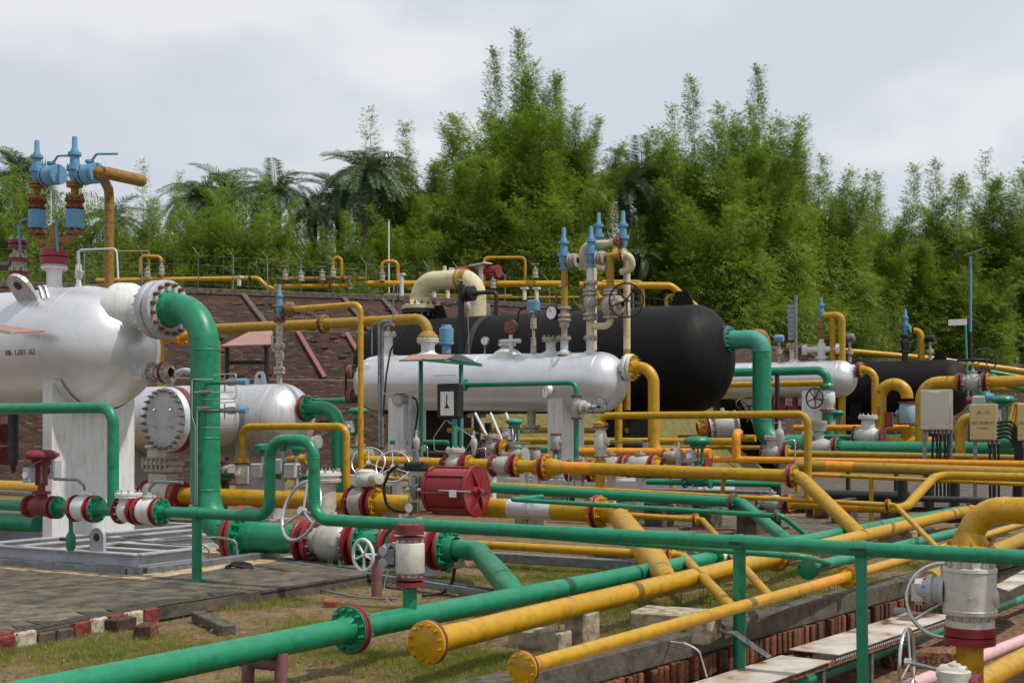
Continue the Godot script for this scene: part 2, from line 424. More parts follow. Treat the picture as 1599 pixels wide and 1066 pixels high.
# a flanged valve along d: o.kind ball, check, gate, globe; o.R flange radius; o.L length over the faces
func valve(called: String, label: String, p: Vector3, d: Vector3, o: Dictionary) -> Node3D:
	var t = th(called, label, o.get("cat", "valve"), p, o.get("group", ""))
	valve_body(t, p, d, o)
	return t
func valve_body(t: Node, p: Vector3, d: Vector3, o: Dictionary) -> void:
	d = d.normalized()
	var R: float = o.R
	var L: float = o.get("L", R * 3.0)
	var up: Vector3 = o.get("up", UP)
	var bm: Material = o.get("body", mt.valve)
	var rim: Material = o.get("rim", mt.red)
	var bb: Material = o.get("bolt", bm)
	var w = R * 0.16
	var h = L / 2
	var kind: String = o.get("kind", "ball")
	var prof = [Vector2(-h + w, R * 0.62), Vector2(-h + w + R * 0.3, R * 0.6), Vector2(-h * 0.45, R * 0.82), Vector2(-h * 0.2, R * 0.88), Vector2(h * 0.2, R * 0.88), Vector2(h * 0.45, R * 0.82), Vector2(h - w - R * 0.3, R * 0.6), Vector2(h - w, R * 0.62)]
	if kind == "drum": prof = [Vector2(-h + w, R * 0.7), Vector2(-h + w + R * 0.2, R * 0.7), Vector2(-h + w + R * 0.3, R * 1.0), Vector2(-h + w + R * 0.36, R * 1.03), Vector2(h - w - R * 0.36, R * 1.03), Vector2(h - w - R * 0.3, R * 1.0), Vector2(h - w - R * 0.2, R * 0.7), Vector2(h - w, R * 0.7)]
	if kind == "wafer": prof = [Vector2(-h + w, R * 0.72), Vector2(-h * 0.6, R * 0.9), Vector2(h * 0.6, R * 0.9), Vector2(h - w, R * 0.72)]
	ob("body", M.new().lathe(p, d, prof, 24, 0.8), bm, t)
	for e in [-1.0, 1.0]:
		var f = ob("flange", M.new().lathe(p + d * e * h, -d * e, [Vector2(0, 0), Vector2(0, R), Vector2(w, R), Vector2(w, R * 0.5)], 26), rim, t)
		stuff(ob("bolts", bolts(p + d * e * (h - w), -d * e, R * 0.8, o.get("nb", 10), R * 0.17), bb, f))
	var top = R * 0.8
	if kind == "check" or kind == "gate":
		var bh: float = o.get("bonnet", R * 1.1)
		ob("bonnet", M.new().lathe(p, up, [Vector2(R * 0.4, R * 0.7), Vector2(bh, R * 0.66), Vector2(bh, R * 0.95), Vector2(bh + w, R * 0.95), Vector2(bh + w * 1.1, R * 0.97), Vector2(bh + w * 2.1, R * 0.97), Vector2(bh + w * 2.3, R * 0.85), Vector2(bh + w * 2.4, 0)], 22), bm, t)
		stuff(ob("bonnet_bolts", bolts(p + up * (bh + w * 2.1), up, R * 0.8, 10, R * 0.16), bb, t))
		top = bh + w * 2.4
	elif kind == "ball" or kind == "drum" or kind == "wafer":
		ob("stem_housing", M.new().lathe(p, up, [Vector2(R * 0.5, R * 0.34), Vector2(R * 1.0, R * 0.32), Vector2(R * 1.0, R * 0.44), Vector2(R * 1.12, R * 0.44), Vector2(R * 1.12, R * 0.16), Vector2(R * 1.35, R * 0.14), Vector2(R * 1.35, 0)], 14), bm, t)
		top = R * 1.3
	if o.has("wheel_at"):
		var c: Vector3 = o.wheel_at
		var ax: Vector3 = o.get("wheel_ax", up)
		wheel(t, c, ax, o.get("wheel_R", R), o.get("wheel_t", R * 0.05), o.get("wheel_mat", mt.steel), o.get("spokes", 4), o.get("stem", R * 1.2))
	if o.has("yoke"):
		var yh: float = o.yoke
		for e in [-1.0, 1.0]:
			ob("yoke_arm", M.new().cyl(p + up * top + perp(up) * R * 0.4 * e, p + up * (top + yh) + perp(up) * R * 0.15 * e, R * 0.09, 8), bm, t)
		wheel(t, p + up * (top + yh), up, o.get("wheel_R", R), R * 0.06, o.get("wheel_mat", mt.steel), 4, yh)
	if o.has("lever"): lever(t, p + up * R * 1.15, o.lever, up, o.get("lever_L", R * 3.2), o.get("lever_mat", mt.galv))
	if o.has("gear"):
		var gd: Vector3 = o.gear
		var gs: float = o.get("gear_s", R)
		ob("gearbox", M.new().lathe(p + gd * R * 0.7, gd, [Vector2(0, gs * 0.75), Vector2(gs * 0.2, gs * 0.75), Vector2(gs * 0.22, gs * 0.6), Vector2(gs * 0.5, gs * 0.55), Vector2(gs * 0.5, gs * 0.7), Vector2(gs * 0.95, gs * 0.66), Vector2(gs * 1.0, gs * 0.55), Vector2(gs * 1.0, 0)], 16), o.get("gear_mat", mt.galv), t)
# diaphragm control valve: globe body on the line, yoke, pan-shaped actuator
func control(called: String, label: String, p: Vector3, d: Vector3, R: float, H: float, pan: float, tm: Material, bm: Material, rim: Material, group := "") -> Node3D:
	var t = th(called, label, "control valve", p, group)
	ob("body", M.new().lathe(p, d, [Vector2(-R * 1.6, 0), Vector2(-R * 1.6, R), Vector2(-R * 1.35, R), Vector2(-R * 1.3, R * 0.6), Vector2(-R * 0.6, R * 0.85), Vector2(R * 0.6, R * 0.85), Vector2(R * 1.3, R * 0.6), Vector2(R * 1.35, R), Vector2(R * 1.6, R), Vector2(R * 1.6, 0)], 20, 0.8), bm, t)
	for e in [-1.0, 1.0]: stuff(ob("bolts", bolts(p + d * e * R * 1.36, -d * e, R * 0.8, 8, R * 0.2), rim, t))
	ob("bonnet", M.new().lathe(p, UP, [Vector2(0, R * 0.6), Vector2(R * 1.1, R * 0.5), Vector2(R * 1.1, R * 0.8), Vector2(R * 1.35, R * 0.8), Vector2(R * 1.35, R * 0.35), Vector2(H * 0.45, R * 0.3)], 16), bm, t)
	for e in [-1.0, 1.0]:
		ob("yoke_arm", M.new().bar(p + UP * H * 0.4 + d * e * R * 0.5, p + UP * H * 0.84 + d * e * R * 0.5, R * 0.25, R * 0.35, W), tm, t)
	ob("stem", M.new().cyl(p + UP * H * 0.38, p + UP * H * 0.85, R * 0.1, 8), mt.steel, t)
	ob("yoke_plate", M.new().cyl(p + UP * H * 0.78, p + UP * H * 0.86, R * 0.75, 14, pan * 0.6), tm, t)
	var y0 = H * 0.86
	var pd = ob("diaphragm_housing", M.new().lathe(p + UP * y0, UP, [Vector2(0, pan * 0.5), Vector2(pan * 0.16, pan * 0.84), Vector2(pan * 0.24, pan * 0.88), Vector2(pan * 0.25, pan), Vector2(pan * 0.37, pan), Vector2(pan * 0.38, pan * 0.9), Vector2(pan * 0.52, pan * 0.82), Vector2(pan * 0.62, pan * 0.62), Vector2(pan * 0.66, 0)], 28, 0.75), tm, t)
	stuff(ob("bolts", bolts(p + UP * (y0 + pan * 0.37), UP, pan * 0.95, 14, pan * 0.07), tm, pd))
	var q = p + UP * H * 0.6 - W * R * 0.9 - d * R * 0.5
	ob("positioner", M.new().box(q, d, UP, W, Vector3(R * 0.9, R * 1.3, R * 0.7), R * 0.06), mt.dial_grey, t)
	ob("gauge", M.new().cyl(q - W * R * 0.35, q - W * R * 0.5, R * 0.3, 14), mt.paper, t)
	ob("air_tube", M.new().bend([q + UP * R * 0.6, q + UP * R * 1.2 + d * R * 1.2, p + UP * H * 0.9 + d * pan * 0.5], R * 0.05, R * 0.3, 6, false), mt.steel, t)
	return t
# spring relief valve standing on p, outlet towards od
func relief(called: String, label: String, p: Vector3, H: float, od: Vector3, m: Material, group := "", w := 1.0) -> Node3D:
	var t = th(called, label, "relief valve", p, group)
	var k = H * 0.115 * w
	ob("body", M.new().lathe(p, UP, [Vector2(0, 0), Vector2(0, k), Vector2(H * 0.05, k), Vector2(H * 0.055, k * 0.6), Vector2(H * 0.13, k * 0.7), Vector2(H * 0.22, k * 0.95), Vector2(H * 0.30, k * 0.95), Vector2(H * 0.31, k * 1.25), Vector2(H * 0.39, k * 1.25), Vector2(H * 0.40, k * 0.7)], 20, 0.8), m, t)
	ob("spring_housing", M.new().lathe(p, UP, [Vector2(H * 0.39, k * 0.78), Vector2(H * 0.60, k * 0.72), Vector2(H * 0.61, k * 1.05), Vector2(H * 0.67, k * 1.05), Vector2(H * 0.68, k * 0.7), Vector2(H * 0.74, k * 0.6)], 18), m, t)
	ob("cap", M.new().lathe(p, UP, [Vector2(H * 0.73, k * 0.55), Vector2(H * 0.76, k * 0.45), Vector2(H * 0.96, k * 0.42), Vector2(H, k * 0.34), Vector2(H, 0)], 14), m, t)
	stuff(ob("bolts", bolts(p + UP * H * 0.39, UP, k * 1.08, 8, k * 0.25), m, t))
	var c = p + UP * H * 0.2
	ob("outlet", M.new().lathe(c, od, [Vector2(k * 0.5, k * 0.65), Vector2(k * 1.35, k * 0.68), Vector2(k * 1.35, k * 1.1), Vector2(k * 1.6, k * 1.1), Vector2(k * 1.6, 0)], 18), m, t)
	return t
func nozzle(parent: Node, p: Vector3, up: Vector3, r: float, h: float, Rf: float, m: Material, rim: Material, pad := true, lid := true) -> void:
	if pad: ob("nozzle_pad", M.new().lathe(p, up, [Vector2(-0.05, r * 1.8), Vector2(0.01, r * 1.75), Vector2(r * 0.35, r * 1.1), Vector2(r * 0.6, r)], 20), m, parent)
	ob("nozzle", M.new().lathe(p, up, [Vector2(-0.1, r), Vector2(h - Rf * 0.5, r), Vector2(h - Rf * 0.16, r * 1.25)], 18), m, parent)
	var f = ob("nozzle_flange", M.new().lathe(p + up * h, up, [Vector2(-Rf * 0.17, 0), Vector2(-Rf * 0.17, Rf), Vector2(-Rf * 0.02, Rf), Vector2(-Rf * 0.02, Rf * 0.75), Vector2(Rf * 0.02, Rf * 0.75), Vector2(Rf * 0.02, Rf), Vector2(Rf * 0.2, Rf), Vector2(Rf * 0.2, 0)], 22), rim, parent)
	stuff(ob("bolts", bolts(p + up * (h + Rf * 0.2), up, Rf * 0.82, 10, Rf * 0.17, true, Rf * 0.37), rim, f))
func vessel(called: String, label: String, a: Vector3, b: Vector3, r: float, head: float, m: Material) -> Node3D:
	var t = th(called, label, "pressure vessel", (a + b) / 2 - UP * r)
	var d = (b - a).normalized()
	var L = a.distance_to(b)
	var prof = []
	for k in 13:
		var f = PI / 2 * k / 12
		prof.append(Vector2(-head * cos(f), r * sin(f)))
	for f in [0.0, 0.2, 0.4, 0.6, 0.8]: prof.append(Vector2(L * f + 0.02, r))
	for k in 13:
		var f = PI / 2 * k / 12
		prof.append(Vector2(L + head * sin(f), r * cos(f)))
	ob("shell", M.new().lathe(a, d, prof, 72, 0.5), m, t)
	for q in [0.0, 0.5, 1.0]:
		ob("weld_seam", M.new().lathe(a + d * (L * q), d, [Vector2(-0.012, r), Vector2(-0.005, r + 0.006), Vector2(0.005, r + 0.006), Vector2(0.012, r)], 72), m, t)
	return t
func gauge(called: String, label: String, p: Vector3, top: Vector3, face: Vector3, R: float, rim: Material) -> void:
	var t = th(called, label, "gauge", p)
	ob("stem", M.new().bend([p, top], R * 0.16, -1, 8), mt.steel, t)
	var g = ob("case", M.new().lathe(top, face, [Vector2(-R * 0.4, 0), Vector2(-R * 0.4, R), Vector2(R * 0.2, R), Vector2(R * 0.2, R * 0.85)], 24), rim, t)
	ob("dial", M.new().cyl(top + face * R * 0.05, top + face * R * 0.14, R * 0.86, 22), mt.paper, g)
	ob("pointer", M.new().bar(top + face * R * 0.17, top + face * R * 0.17 + (UP + perp(face) * 0.6).normalized() * R * 0.6, R * 0.07, R * 0.03, face), mt.ink, g)
# transmitter: small pot on a stem
func transmitter(called: String, label: String, p: Vector3, H: float, m: Material, group := "") -> void:
	var t = th(called, label, "transmitter", p, group)
	ob("stem", M.new().lathe(p, UP, [Vector2(0, H * 0.07), Vector2(H * 0.3, H * 0.07), Vector2(H * 0.3, H * 0.13), Vector2(H * 0.45, H * 0.13), Vector2(H * 0.45, H * 0.05), Vector2(H * 0.72, H * 0.05)], 10), mt.valve_rust, t)
	ob("head", M.new().lathe(p + UP * H * 0.86 - U * H * 0.16, U, [Vector2(0, 0), Vector2(0, H * 0.12), Vector2(H * 0.08, H * 0.14), Vector2(H * 0.25, H * 0.14), Vector2(H * 0.32, H * 0.12), Vector2(H * 0.32, 0)], 14), m, t)
func letter(parent: Node, called: String, text: String, c: Vector3, right: Vector3, up: Vector3, size: float, m: Material, serif := false) -> void:
	var tm = TextMesh.new()
	var f = SystemFont.new()
	f.font_names = PackedStringArray(["Droid Serif" if serif else "Droid Sans Mono"])
	f.font_weight = 700
	tm.font = f; tm.text = text; tm.font_size = 32; tm.pixel_size = size / 32.0; tm.depth = 0.004
	var o = MeshInstance3D.new()
	o.mesh = tm; o.material_override = m; o.name = called
	parent.add_child(o, true)
	o.transform = Transform3D(Basis(right.normalized(), up.normalized(), right.cross(up).normalized()), c - parent.position)
# bolted saddle frame: legs and cross bars under a vessel
func saddle(t: Node, c: Vector3, r: float, foot: float, w: float, th_: float, m: Material) -> void:
	var top = c.y - r * 0.25
	var n = U
	# web plate: a tall plate across the vessel with a cut that follows the shell
	var m0 = M.new()
	var hw = w / 2
	var last = Vector3.ZERO
	for k in 16:
		var x0 = lerpf(-hw, hw, k / 16.0)
		var x1 = lerpf(-hw, hw, (k + 1) / 16.0)
		var y0 = c.y - sqrt(maxf(0.0, r * r - x0 * x0)) if absf(x0) < r * 0.999 else top
		var y1 = c.y - sqrt(maxf(0.0, r * r - x1 * x1)) if absf(x1) < r * 0.999 else top
		y0 = minf(y0, top); y1 = minf(y1, top)
		var a = Vector3(c.x, 0, c.z)
		m0.prism([a + W * x0 + UP * foot + n * th_ / 2, a + W * x1 + UP * foot + n * th_ / 2, a + W * x1 + UP * y1 + n * th_ / 2, a + W * x0 + UP * y0 + n * th_ / 2], n, th_)
	ob("saddle_web", m0, m, t)
	for e in [-1.0, 1.0]:
		var b = Vector3(c.x, 0, c.z) + W * hw * e
		ob("saddle_flange", M.new().box(b + UP * (foot + top) / 2, U, UP, W, Vector3(th_ * 1.02, top - foot, 0.02), 0.004), m, t)
	ob("saddle_base", M.new().box(Vector3(c.x, foot + 0.012, c.z), U, UP, W, Vector3(th_ * 3.0, 0.024, w + 0.12), 0.003), m, t)
# ---- light and air
func sky_and_sun() -> void:
	var cam = Camera3D.new()
	cam.name = "camera"
	cam.projection = Camera3D.PROJECTION_FRUSTUM
	cam.near = 0.1; cam.far = 1500.0
	cam.size = 0.1 * 1066.0 / F
	cam.frustum_offset = Vector2(0, 0.1 * (HY - 533.0) / F)
	cam.position = Vector3(0, EH, 0)
	add_child(cam)
	cam.current = true
	var w = 1024; var h = 512
	var im = Image.create(w, h, false, Image.FORMAT_RGBF)
	var f = FastNoiseLite.new(); f.seed = 12; f.frequency = 1.25; f.fractal_octaves = 6; f.fractal_gain = 0.52
	var g = FastNoiseLite.new(); g.seed = 4; g.frequency = 0.45; g.fractal_octaves = 3
	for y in h:
		var el = PI * (0.5 - (y + 0.5) / h)
		var ce = cos(el); var se = sin(el)
		for x in w:
			var az = TAU * (x + 0.5) / w
			var sx = cos(az) * ce * 1.6; var sz = sin(az) * ce * 1.6
			var cl = smoothstep(-0.16, 0.34, f.get_noise_3d(sx, se * 3.6, sz))
			var dk = smoothstep(0.0, 0.5, g.get_noise_3d(sx + 9.0, se * 2.4, sz))
			var c = Color(0.60, 0.65, 0.72).lerp(Color(0.79, 0.80, 0.825), cl).lerp(Color(0.60, 0.62, 0.665), dk * 0.5)
			im.set_pixel(x, y, c)
	var sm = PanoramaSkyMaterial.new()
	sm.panorama = ImageTexture.create_from_image(im)
	var sky = Sky.new(); sky.sky_material = sm
	var e = Environment.new()
	e.background_mode = Environment.BG_SKY
	e.sky = sky
	e.tonemap_mode = Environment.TONE_MAPPER_LINEAR
	e.tonemap_exposure = 1.0
	e.background_energy_multiplier = 1.06
	e.sdfgi_enabled = true; e.ssao_enabled = true; e.ssil_enabled = true
	var we = WorldEnvironment.new(); we.name = "environment"; we.environment = e
	add_child(we)
	var sun = DirectionalLight3D.new(); sun.name = "sun"
	sun.light_energy = 1.1; sun.light_color = Color(1.0, 0.975, 0.93)
	sun.light_angular_distance = 1.8
	sun.shadow_enabled = true
	add_child(sun)
	sun.look_at_from_position(Vector3(0.50, 0.95, 0.22) * 10, Vector3.ZERO)

# ---- ground: lies level to 36 m, then climbs to the terrace; a sunken pipe trench runs along its kerb
func edge_at(px: float) -> float:
	var k = [[-3000.0, 36.0], [0.0, 40.0], [620.0, 44.0], [1090.0, 50.0], [1300.0, 66.0], [1599.0, 74.0], [4000.0, 82.0]]
	for a in k.size() - 1:
		if px <= k[a + 1][0]: return lerpf(k[a][1], k[a + 1][1], clampf((px - k[a][0]) / (k[a + 1][0] - k[a][0]), 0, 1))
	return 78.0
func top_at(px: float) -> float: return 6.2 if px < 1090.0 else 5.4
func ground_y(x: float, z: float) -> float:
	var d = -z
	if d < 20: return 0.0
	var px = CX + x / d * F
	var e = edge_at(px)
	var wide = 3.3
	var mid = smoothstep(600.0, 680.0, px) * (1.0 - smoothstep(1050.0, 1150.0, px))
	wide = lerpf(wide, 1.25, mid)
	return maxf(clampf((d - (e + 0.2 - wide)) / wide, 0, 1) * (top_at(px) - 0.05), mid * clampf((d - (e - 11.0)) / 9.7, 0, 1) * 4.7)
var K0 := G(850, 1064)
var K1 := G(1436, 910)
func G(px: float, py: float) -> Vector3: return P(px, py, EH * F / (py - HY))
var KD := (K1 - K0).normalized()
var KM := Vector3(-KD.z, 0, KD.x)
func K(k: float, m: float, y := 0.0) -> Vector3: return K0 + KD * k + KM * m + UP * y
const PIT := -0.62
func ground() -> void:
	var f = FastNoiseLite.new(); f.seed = 2; f.frequency = 0.5
	var ks = [-300.0, -120, -60, -30, -14, -7]
	var k = -5.0
	while k < 24: ks.append(k); k += 0.5
	while k < 90: ks.append(k); k += 2.0
	ks.append_array([95.0, 120.0, 160.0, 250.0, 400.0])
	var msl = [-300.0, -160.0, -100.0, -70.0]
	k = -64.0
	while k < -14: msl.append(k); k += 2.0
	while k < -0.2: msl.append(k); k += 0.4
	msl.append(0.0)
	var msr = [3.6, 6.0, 10.0]
	k = 12.0
	while k < 60: msr.append(k); k += 3.0
	msr.append_array([100.0, 200.0, 300.0])
	var m = M.new()
	var m2 = M.new()
	var lawn = M.new()
	var grid = func(m: M, kk: Array, mm: Array, pit: bool):
		var b: int = m.v.size()
		for a in kk:
			for c in mm:
				var p = K(a, c)
				p.y = PIT if pit else ground_y(p.x, p.z)
				if p.length() < 30: p.y += f.get_noise_2d(p.x * 3, p.z * 3) * 0.02
				m.v.append(p); m.n.append(UP)
		for a in kk.size() - 1:
			for c in mm.size() - 1:
				var q: int = b + a * mm.size() + c
				var into: M = lawn if m.v[q].z < -31.0 and not pit else m
				into.i.append_array([q, q + mm.size() + 1, q + 1, q, q + mm.size(), q + mm.size() + 1])
		# normals from the sheet's own shape
		for a in kk.size():
			for c in mm.size():
				var q: int = b + a * mm.size() + c
				var a1: int = b + mini(a + 1, kk.size() - 1) * mm.size() + c
				var a0: int = b + maxi(a - 1, 0) * mm.size() + c
				var c1: int = b + a * mm.size() + mini(c + 1, mm.size() - 1)
				var c0: int = b + a * mm.size() + maxi(c - 1, 0)
				var nn = (m.v[c1] - m.v[c0]).cross(m.v[a1] - m.v[a0]).normalized()
				m.n[q] = nn if nn.y > 0 else -nn
	grid.call(m, ks, msl, false)
	grid.call(m, ks, msr, false)
	var far = ks.filter(func(a): return a >= 16.0)
	grid.call(m, far, [0.0, 1.2, 2.4, 3.6], false)
	grid.call(m2, ks.filter(func(a): return a <= 16.0), [0.0, 0.6, 1.2, 1.8, 2.4, 3.0, 3.6], true)
	lawn.v = m.v; lawn.n = m.n
	struct("ground", m, mt.soil)
	struct("lawn", lawn, mt.lawn)
	struct("trench_floor", m2, mt.pit_soil)
	var m3 = M.new()
	m3.box(K(16.1, 1.8, PIT / 2 - 0.02), KD, UP, KM, Vector3(0.2, -PIT, 3.8))
	m3.box(K(-142.0, 3.7, PIT / 2 - 0.02), KD, UP, KM, Vector3(316, -PIT, 0.2))
	struct("trench_side", m3, mt.dark_concrete)

# ---- sky-line: bamboo, oil palms, bushes
func leaf(m: M, p: Vector3, d: Vector3, side: Vector3, L: float, w: float) -> void:
	var b: int = m.v.size()
	var nn = side.cross(d).normalized()
	var mid = p + d * L * 0.45 + nn * L * 0.05
	m.v.append_array([p, mid - side * w / 2, mid + side * w / 2, p + d * L - nn * L * 0.06])
	m.n.append_array([nn, (nn - side * 0.3).normalized(), (nn + side * 0.3).normalized(), nn])
	m.i.append_array([b, b + 1, b + 2, b + 1, b + 3, b + 2])
func spray(count: int, size: float, L: float, w: float) -> ArrayMesh:
	var m = M.new()
	for k in count:
		var s = rng.randf()
		var p = Vector3(s * size, rng.randf_range(-0.12, 0.12) * size - s * s * size * 0.1, rng.randf_range(-0.12, 0.12) * size)
		var d = Vector3(rng.randf_range(0.3, 1.0), rng.randf_range(-0.45, 0.4), rng.randf_range(-0.9, 0.9)).normalized()
		var sd = d.cross(Vector3(rng.randf_range(-0.4, 0.4), 1, rng.randf_range(-0.4, 0.4))).normalized()
		leaf(m, p, d, sd, L * rng.randf_range(0.7, 1.25), w)
	return m.mesh()
func mm_part(called: String, mesh: Mesh, xf: Array, cols: Array, mat: Material, parent: Node) -> MultiMeshInstance3D:
	var mm = MultiMesh.new()
	mm.transform_format = MultiMesh.TRANSFORM_3D; mm.use_colors = true
	mm.mesh = mesh; mm.instance_count = xf.size()
	for k in xf.size():
		mm.set_instance_transform(k, xf[k]); mm.set_instance_color(k, cols[k])
	var o = MultiMeshInstance3D.new()
	o.multimesh = mm; o.material_override = mat
	if parent:
		o.name = called; parent.add_child(o, true)
	else:
		o.name = numbered(called); add_child(o)
	stuff(o)
	return o
func facing(p: Vector3, d: Vector3, s: float) -> Transform3D:
	var x = d.normalized()
	var z = x.cross(UP if absf(x.y) < 0.95 else Vector3.RIGHT).normalized()
	return Transform3D(Basis(x * s, z.cross(x) * s, z * s), p)
func bamboo(H: float, culms: int, spread: float, dens: float, sp: Mesh, puffs: int, low := 0.5, top := 0.9) -> Node3D:
	var t = Node3D.new()
	var xf = []
	var cols = []
	for c in culms:
		var az = TAU * c / culms + rng.randf_range(-0.5, 0.5)
		var out = Vector3(cos(az), 0, sin(az))
		var h = H * (1.0 if c == 0 else rng.randf_range(low, top))
		var sp_ = spread * (0.12 if c == 0 else rng.randf_range(0.3, 1.0))
		var base = out * rng.randf_range(0.1, 0.7)
		var st = []
		var droop = rng.randf_range(0.0, 0.3)
		for k in 9:
			var f = k / 8.0
			st.append([base + out * sp_ * f * f + UP * h * (f - 0.06 * droop * f * f * f * f), Vector3.UP, 0.045 * (1 - f * 0.85)])
		for k in 9: st[k][1] = (st[mini(k + 1, 8)][0] - st[maxi(k - 1, 0)][0]).normalized()
		ob_local("culm", M.new().sweep(st, 6, false), mt.culm, t)
		var tone = rng.randf()
		var n = int(dens * h * 26)
		for k in n:
			var f = 0.16 + 0.84 * pow(rng.randf(), 0.9)
			var q = f * 8.0
			var a = int(minf(q, 7.0))
			var p: Vector3 = st[a][0].lerp(st[a + 1][0], q - a)
			# branches gather at the nodes of the culm, so the plume is tufted
			var node = floorf(f * h / 0.55)
			var ba = node * 2.4 + float(c) + (rng.randi() % 3) * 2.094 + rng.randf_range(-0.7, 0.7)
			var bl = (0.06 + 2.0 * pow(1.0 - f, 0.95) * smoothstep(0.08, 0.3, f)) * rng.randf_range(0.35, 1.0)
			var bd = Vector3(cos(ba), 0, sin(ba))
			var at = rng.randf_range(0.15, 1.0)
			p += bd * bl * at + UP * bl * at * (0.75 - 0.35 * at)
			var dd = (bd + UP * (0.75 - 0.55 * at) + Vector3(rng.randf_range(-0.4, 0.4), 0, rng.randf_range(-0.4, 0.4)))
			xf.append(facing(p, dd, rng.randf_range(0.75, 1.25) * (1.15 - 0.5 * f)))
			var v = clampf(tone * 0.7 + rng.randf() * 0.4, 0, 1)
			cols.append(Color(0.20, 0.27, 0.054).lerp(Color(0.28, 0.35, 0.068), v))
		# billows hanging round the culm, a lit look tinted into their paler leaves
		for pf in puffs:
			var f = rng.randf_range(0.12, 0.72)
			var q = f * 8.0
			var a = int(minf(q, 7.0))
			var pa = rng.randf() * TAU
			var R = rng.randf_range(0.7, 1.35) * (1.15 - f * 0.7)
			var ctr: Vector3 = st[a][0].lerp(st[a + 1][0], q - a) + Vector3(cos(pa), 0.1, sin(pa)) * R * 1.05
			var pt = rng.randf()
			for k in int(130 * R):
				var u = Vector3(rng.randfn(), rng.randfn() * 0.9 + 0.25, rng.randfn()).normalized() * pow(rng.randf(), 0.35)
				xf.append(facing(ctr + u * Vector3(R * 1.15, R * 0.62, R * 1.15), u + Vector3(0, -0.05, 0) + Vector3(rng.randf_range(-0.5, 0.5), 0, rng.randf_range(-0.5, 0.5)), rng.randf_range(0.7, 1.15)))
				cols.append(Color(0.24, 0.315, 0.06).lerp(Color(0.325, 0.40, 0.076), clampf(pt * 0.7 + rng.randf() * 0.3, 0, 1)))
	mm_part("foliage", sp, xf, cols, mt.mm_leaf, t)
	return t
func ob_local(called: String, m: M, mat: Material, parent: Node) -> MeshInstance3D:
	var o = MeshInstance3D.new()
	o.mesh = m.mesh(); o.material_override = mat; o.name = called
	parent.add_child(o, true)
	return o
func frond_mesh(L: float, droop: float) -> ArrayMesh:
	var m = M.new()
	var pts = []
	var n = 14
	for k in n + 1:
		var f = k / float(n)
		pts.append(Vector3(L * (f - 0.28 * droop * f * f * f), L * (0.42 * f - (0.42 + droop * 0.62) * f * f), 0))
	var st = []
	for k in n + 1:
		st.append([pts[k], (pts[mini(k + 1, n)] - pts[maxi(k - 1, 0)]).normalized(), 0.035 * (1 - k / float(n) * 0.8)])
	m.sweep(st, 5, false)
	for k in range(3, n * 6):
		var f = k / float(n * 6)
		var a = int(f * n)
		var p: Vector3 = pts[a].lerp(pts[a + 1], f * n - a)
		var t: Vector3 = st[a][1]
		for e in [-1.0, 1.0]:
			var ll = L * 0.24 * (0.35 + 0.65 * sin(PI * minf(1.0, f * 0.85 + 0.12))) * rng.randf_range(0.85, 1.1)
			var d = (t * 0.55 + Vector3(0, rng.randf_range(-0.75, 0.15), 0) + Vector3(0, 0, e)).normalized()
			leaf(m, p, d, d.cross(t).cross(d).normalized(), ll, 0.042)
	return m.mesh()
func palm(H: float, fronds: int, meshes: Array, size: float) -> Node3D:
	var t = Node3D.new()
	var st = []
	for k in 7:
		var f = k / 6.0
		st.append([Vector3(0.25 * sin(f * 1.5), H * f, 0.1 * f), UP, 0.19 - 0.03 * f + (0.07 if f > 0.8 else 0.0)])
	ob_local("trunk", M.new().sweep(st, 10), mt.bark, t)
	for k in fronds:
		var o = MeshInstance3D.new()
		o.mesh = meshes[k % meshes.size()]
		o.material_override = mt.frond_a if rng.randf() < 0.6 else mt.frond_b
		o.name = "frond"
		t.add_child(o, true)
		var f = k / float(fronds)
		var b: Basis = Basis(UP, k * 2.399 + rng.randf_range(-0.2, 0.2)) * Basis(Vector3(0, 0, 1), lerpf(1.15, -0.45, f) + rng.randf_range(-0.12, 0.12)) * Basis(Vector3(1, 0, 0), rng.randf_range(-0.3, 0.3))
		o.transform = Transform3D(b.scaled(Vector3.ONE * size * rng.randf_range(0.85, 1.1)), st[6][0] - UP * 0.1)
	return t
func put(t: Node3D, called: String, label: String, cat: String, group: String, px: float, d: float, turn: float, sc: float) -> void:
	t.name = numbered(called)
	add_child(t)
	var x = (px - CX) * d / F
	t.position = Vector3(x, ground_y(x, -d) - 0.05, -d)
	t.rotation.y = turn
	t.scale = Vector3.ONE * sc
	tag(t, label, cat, group)
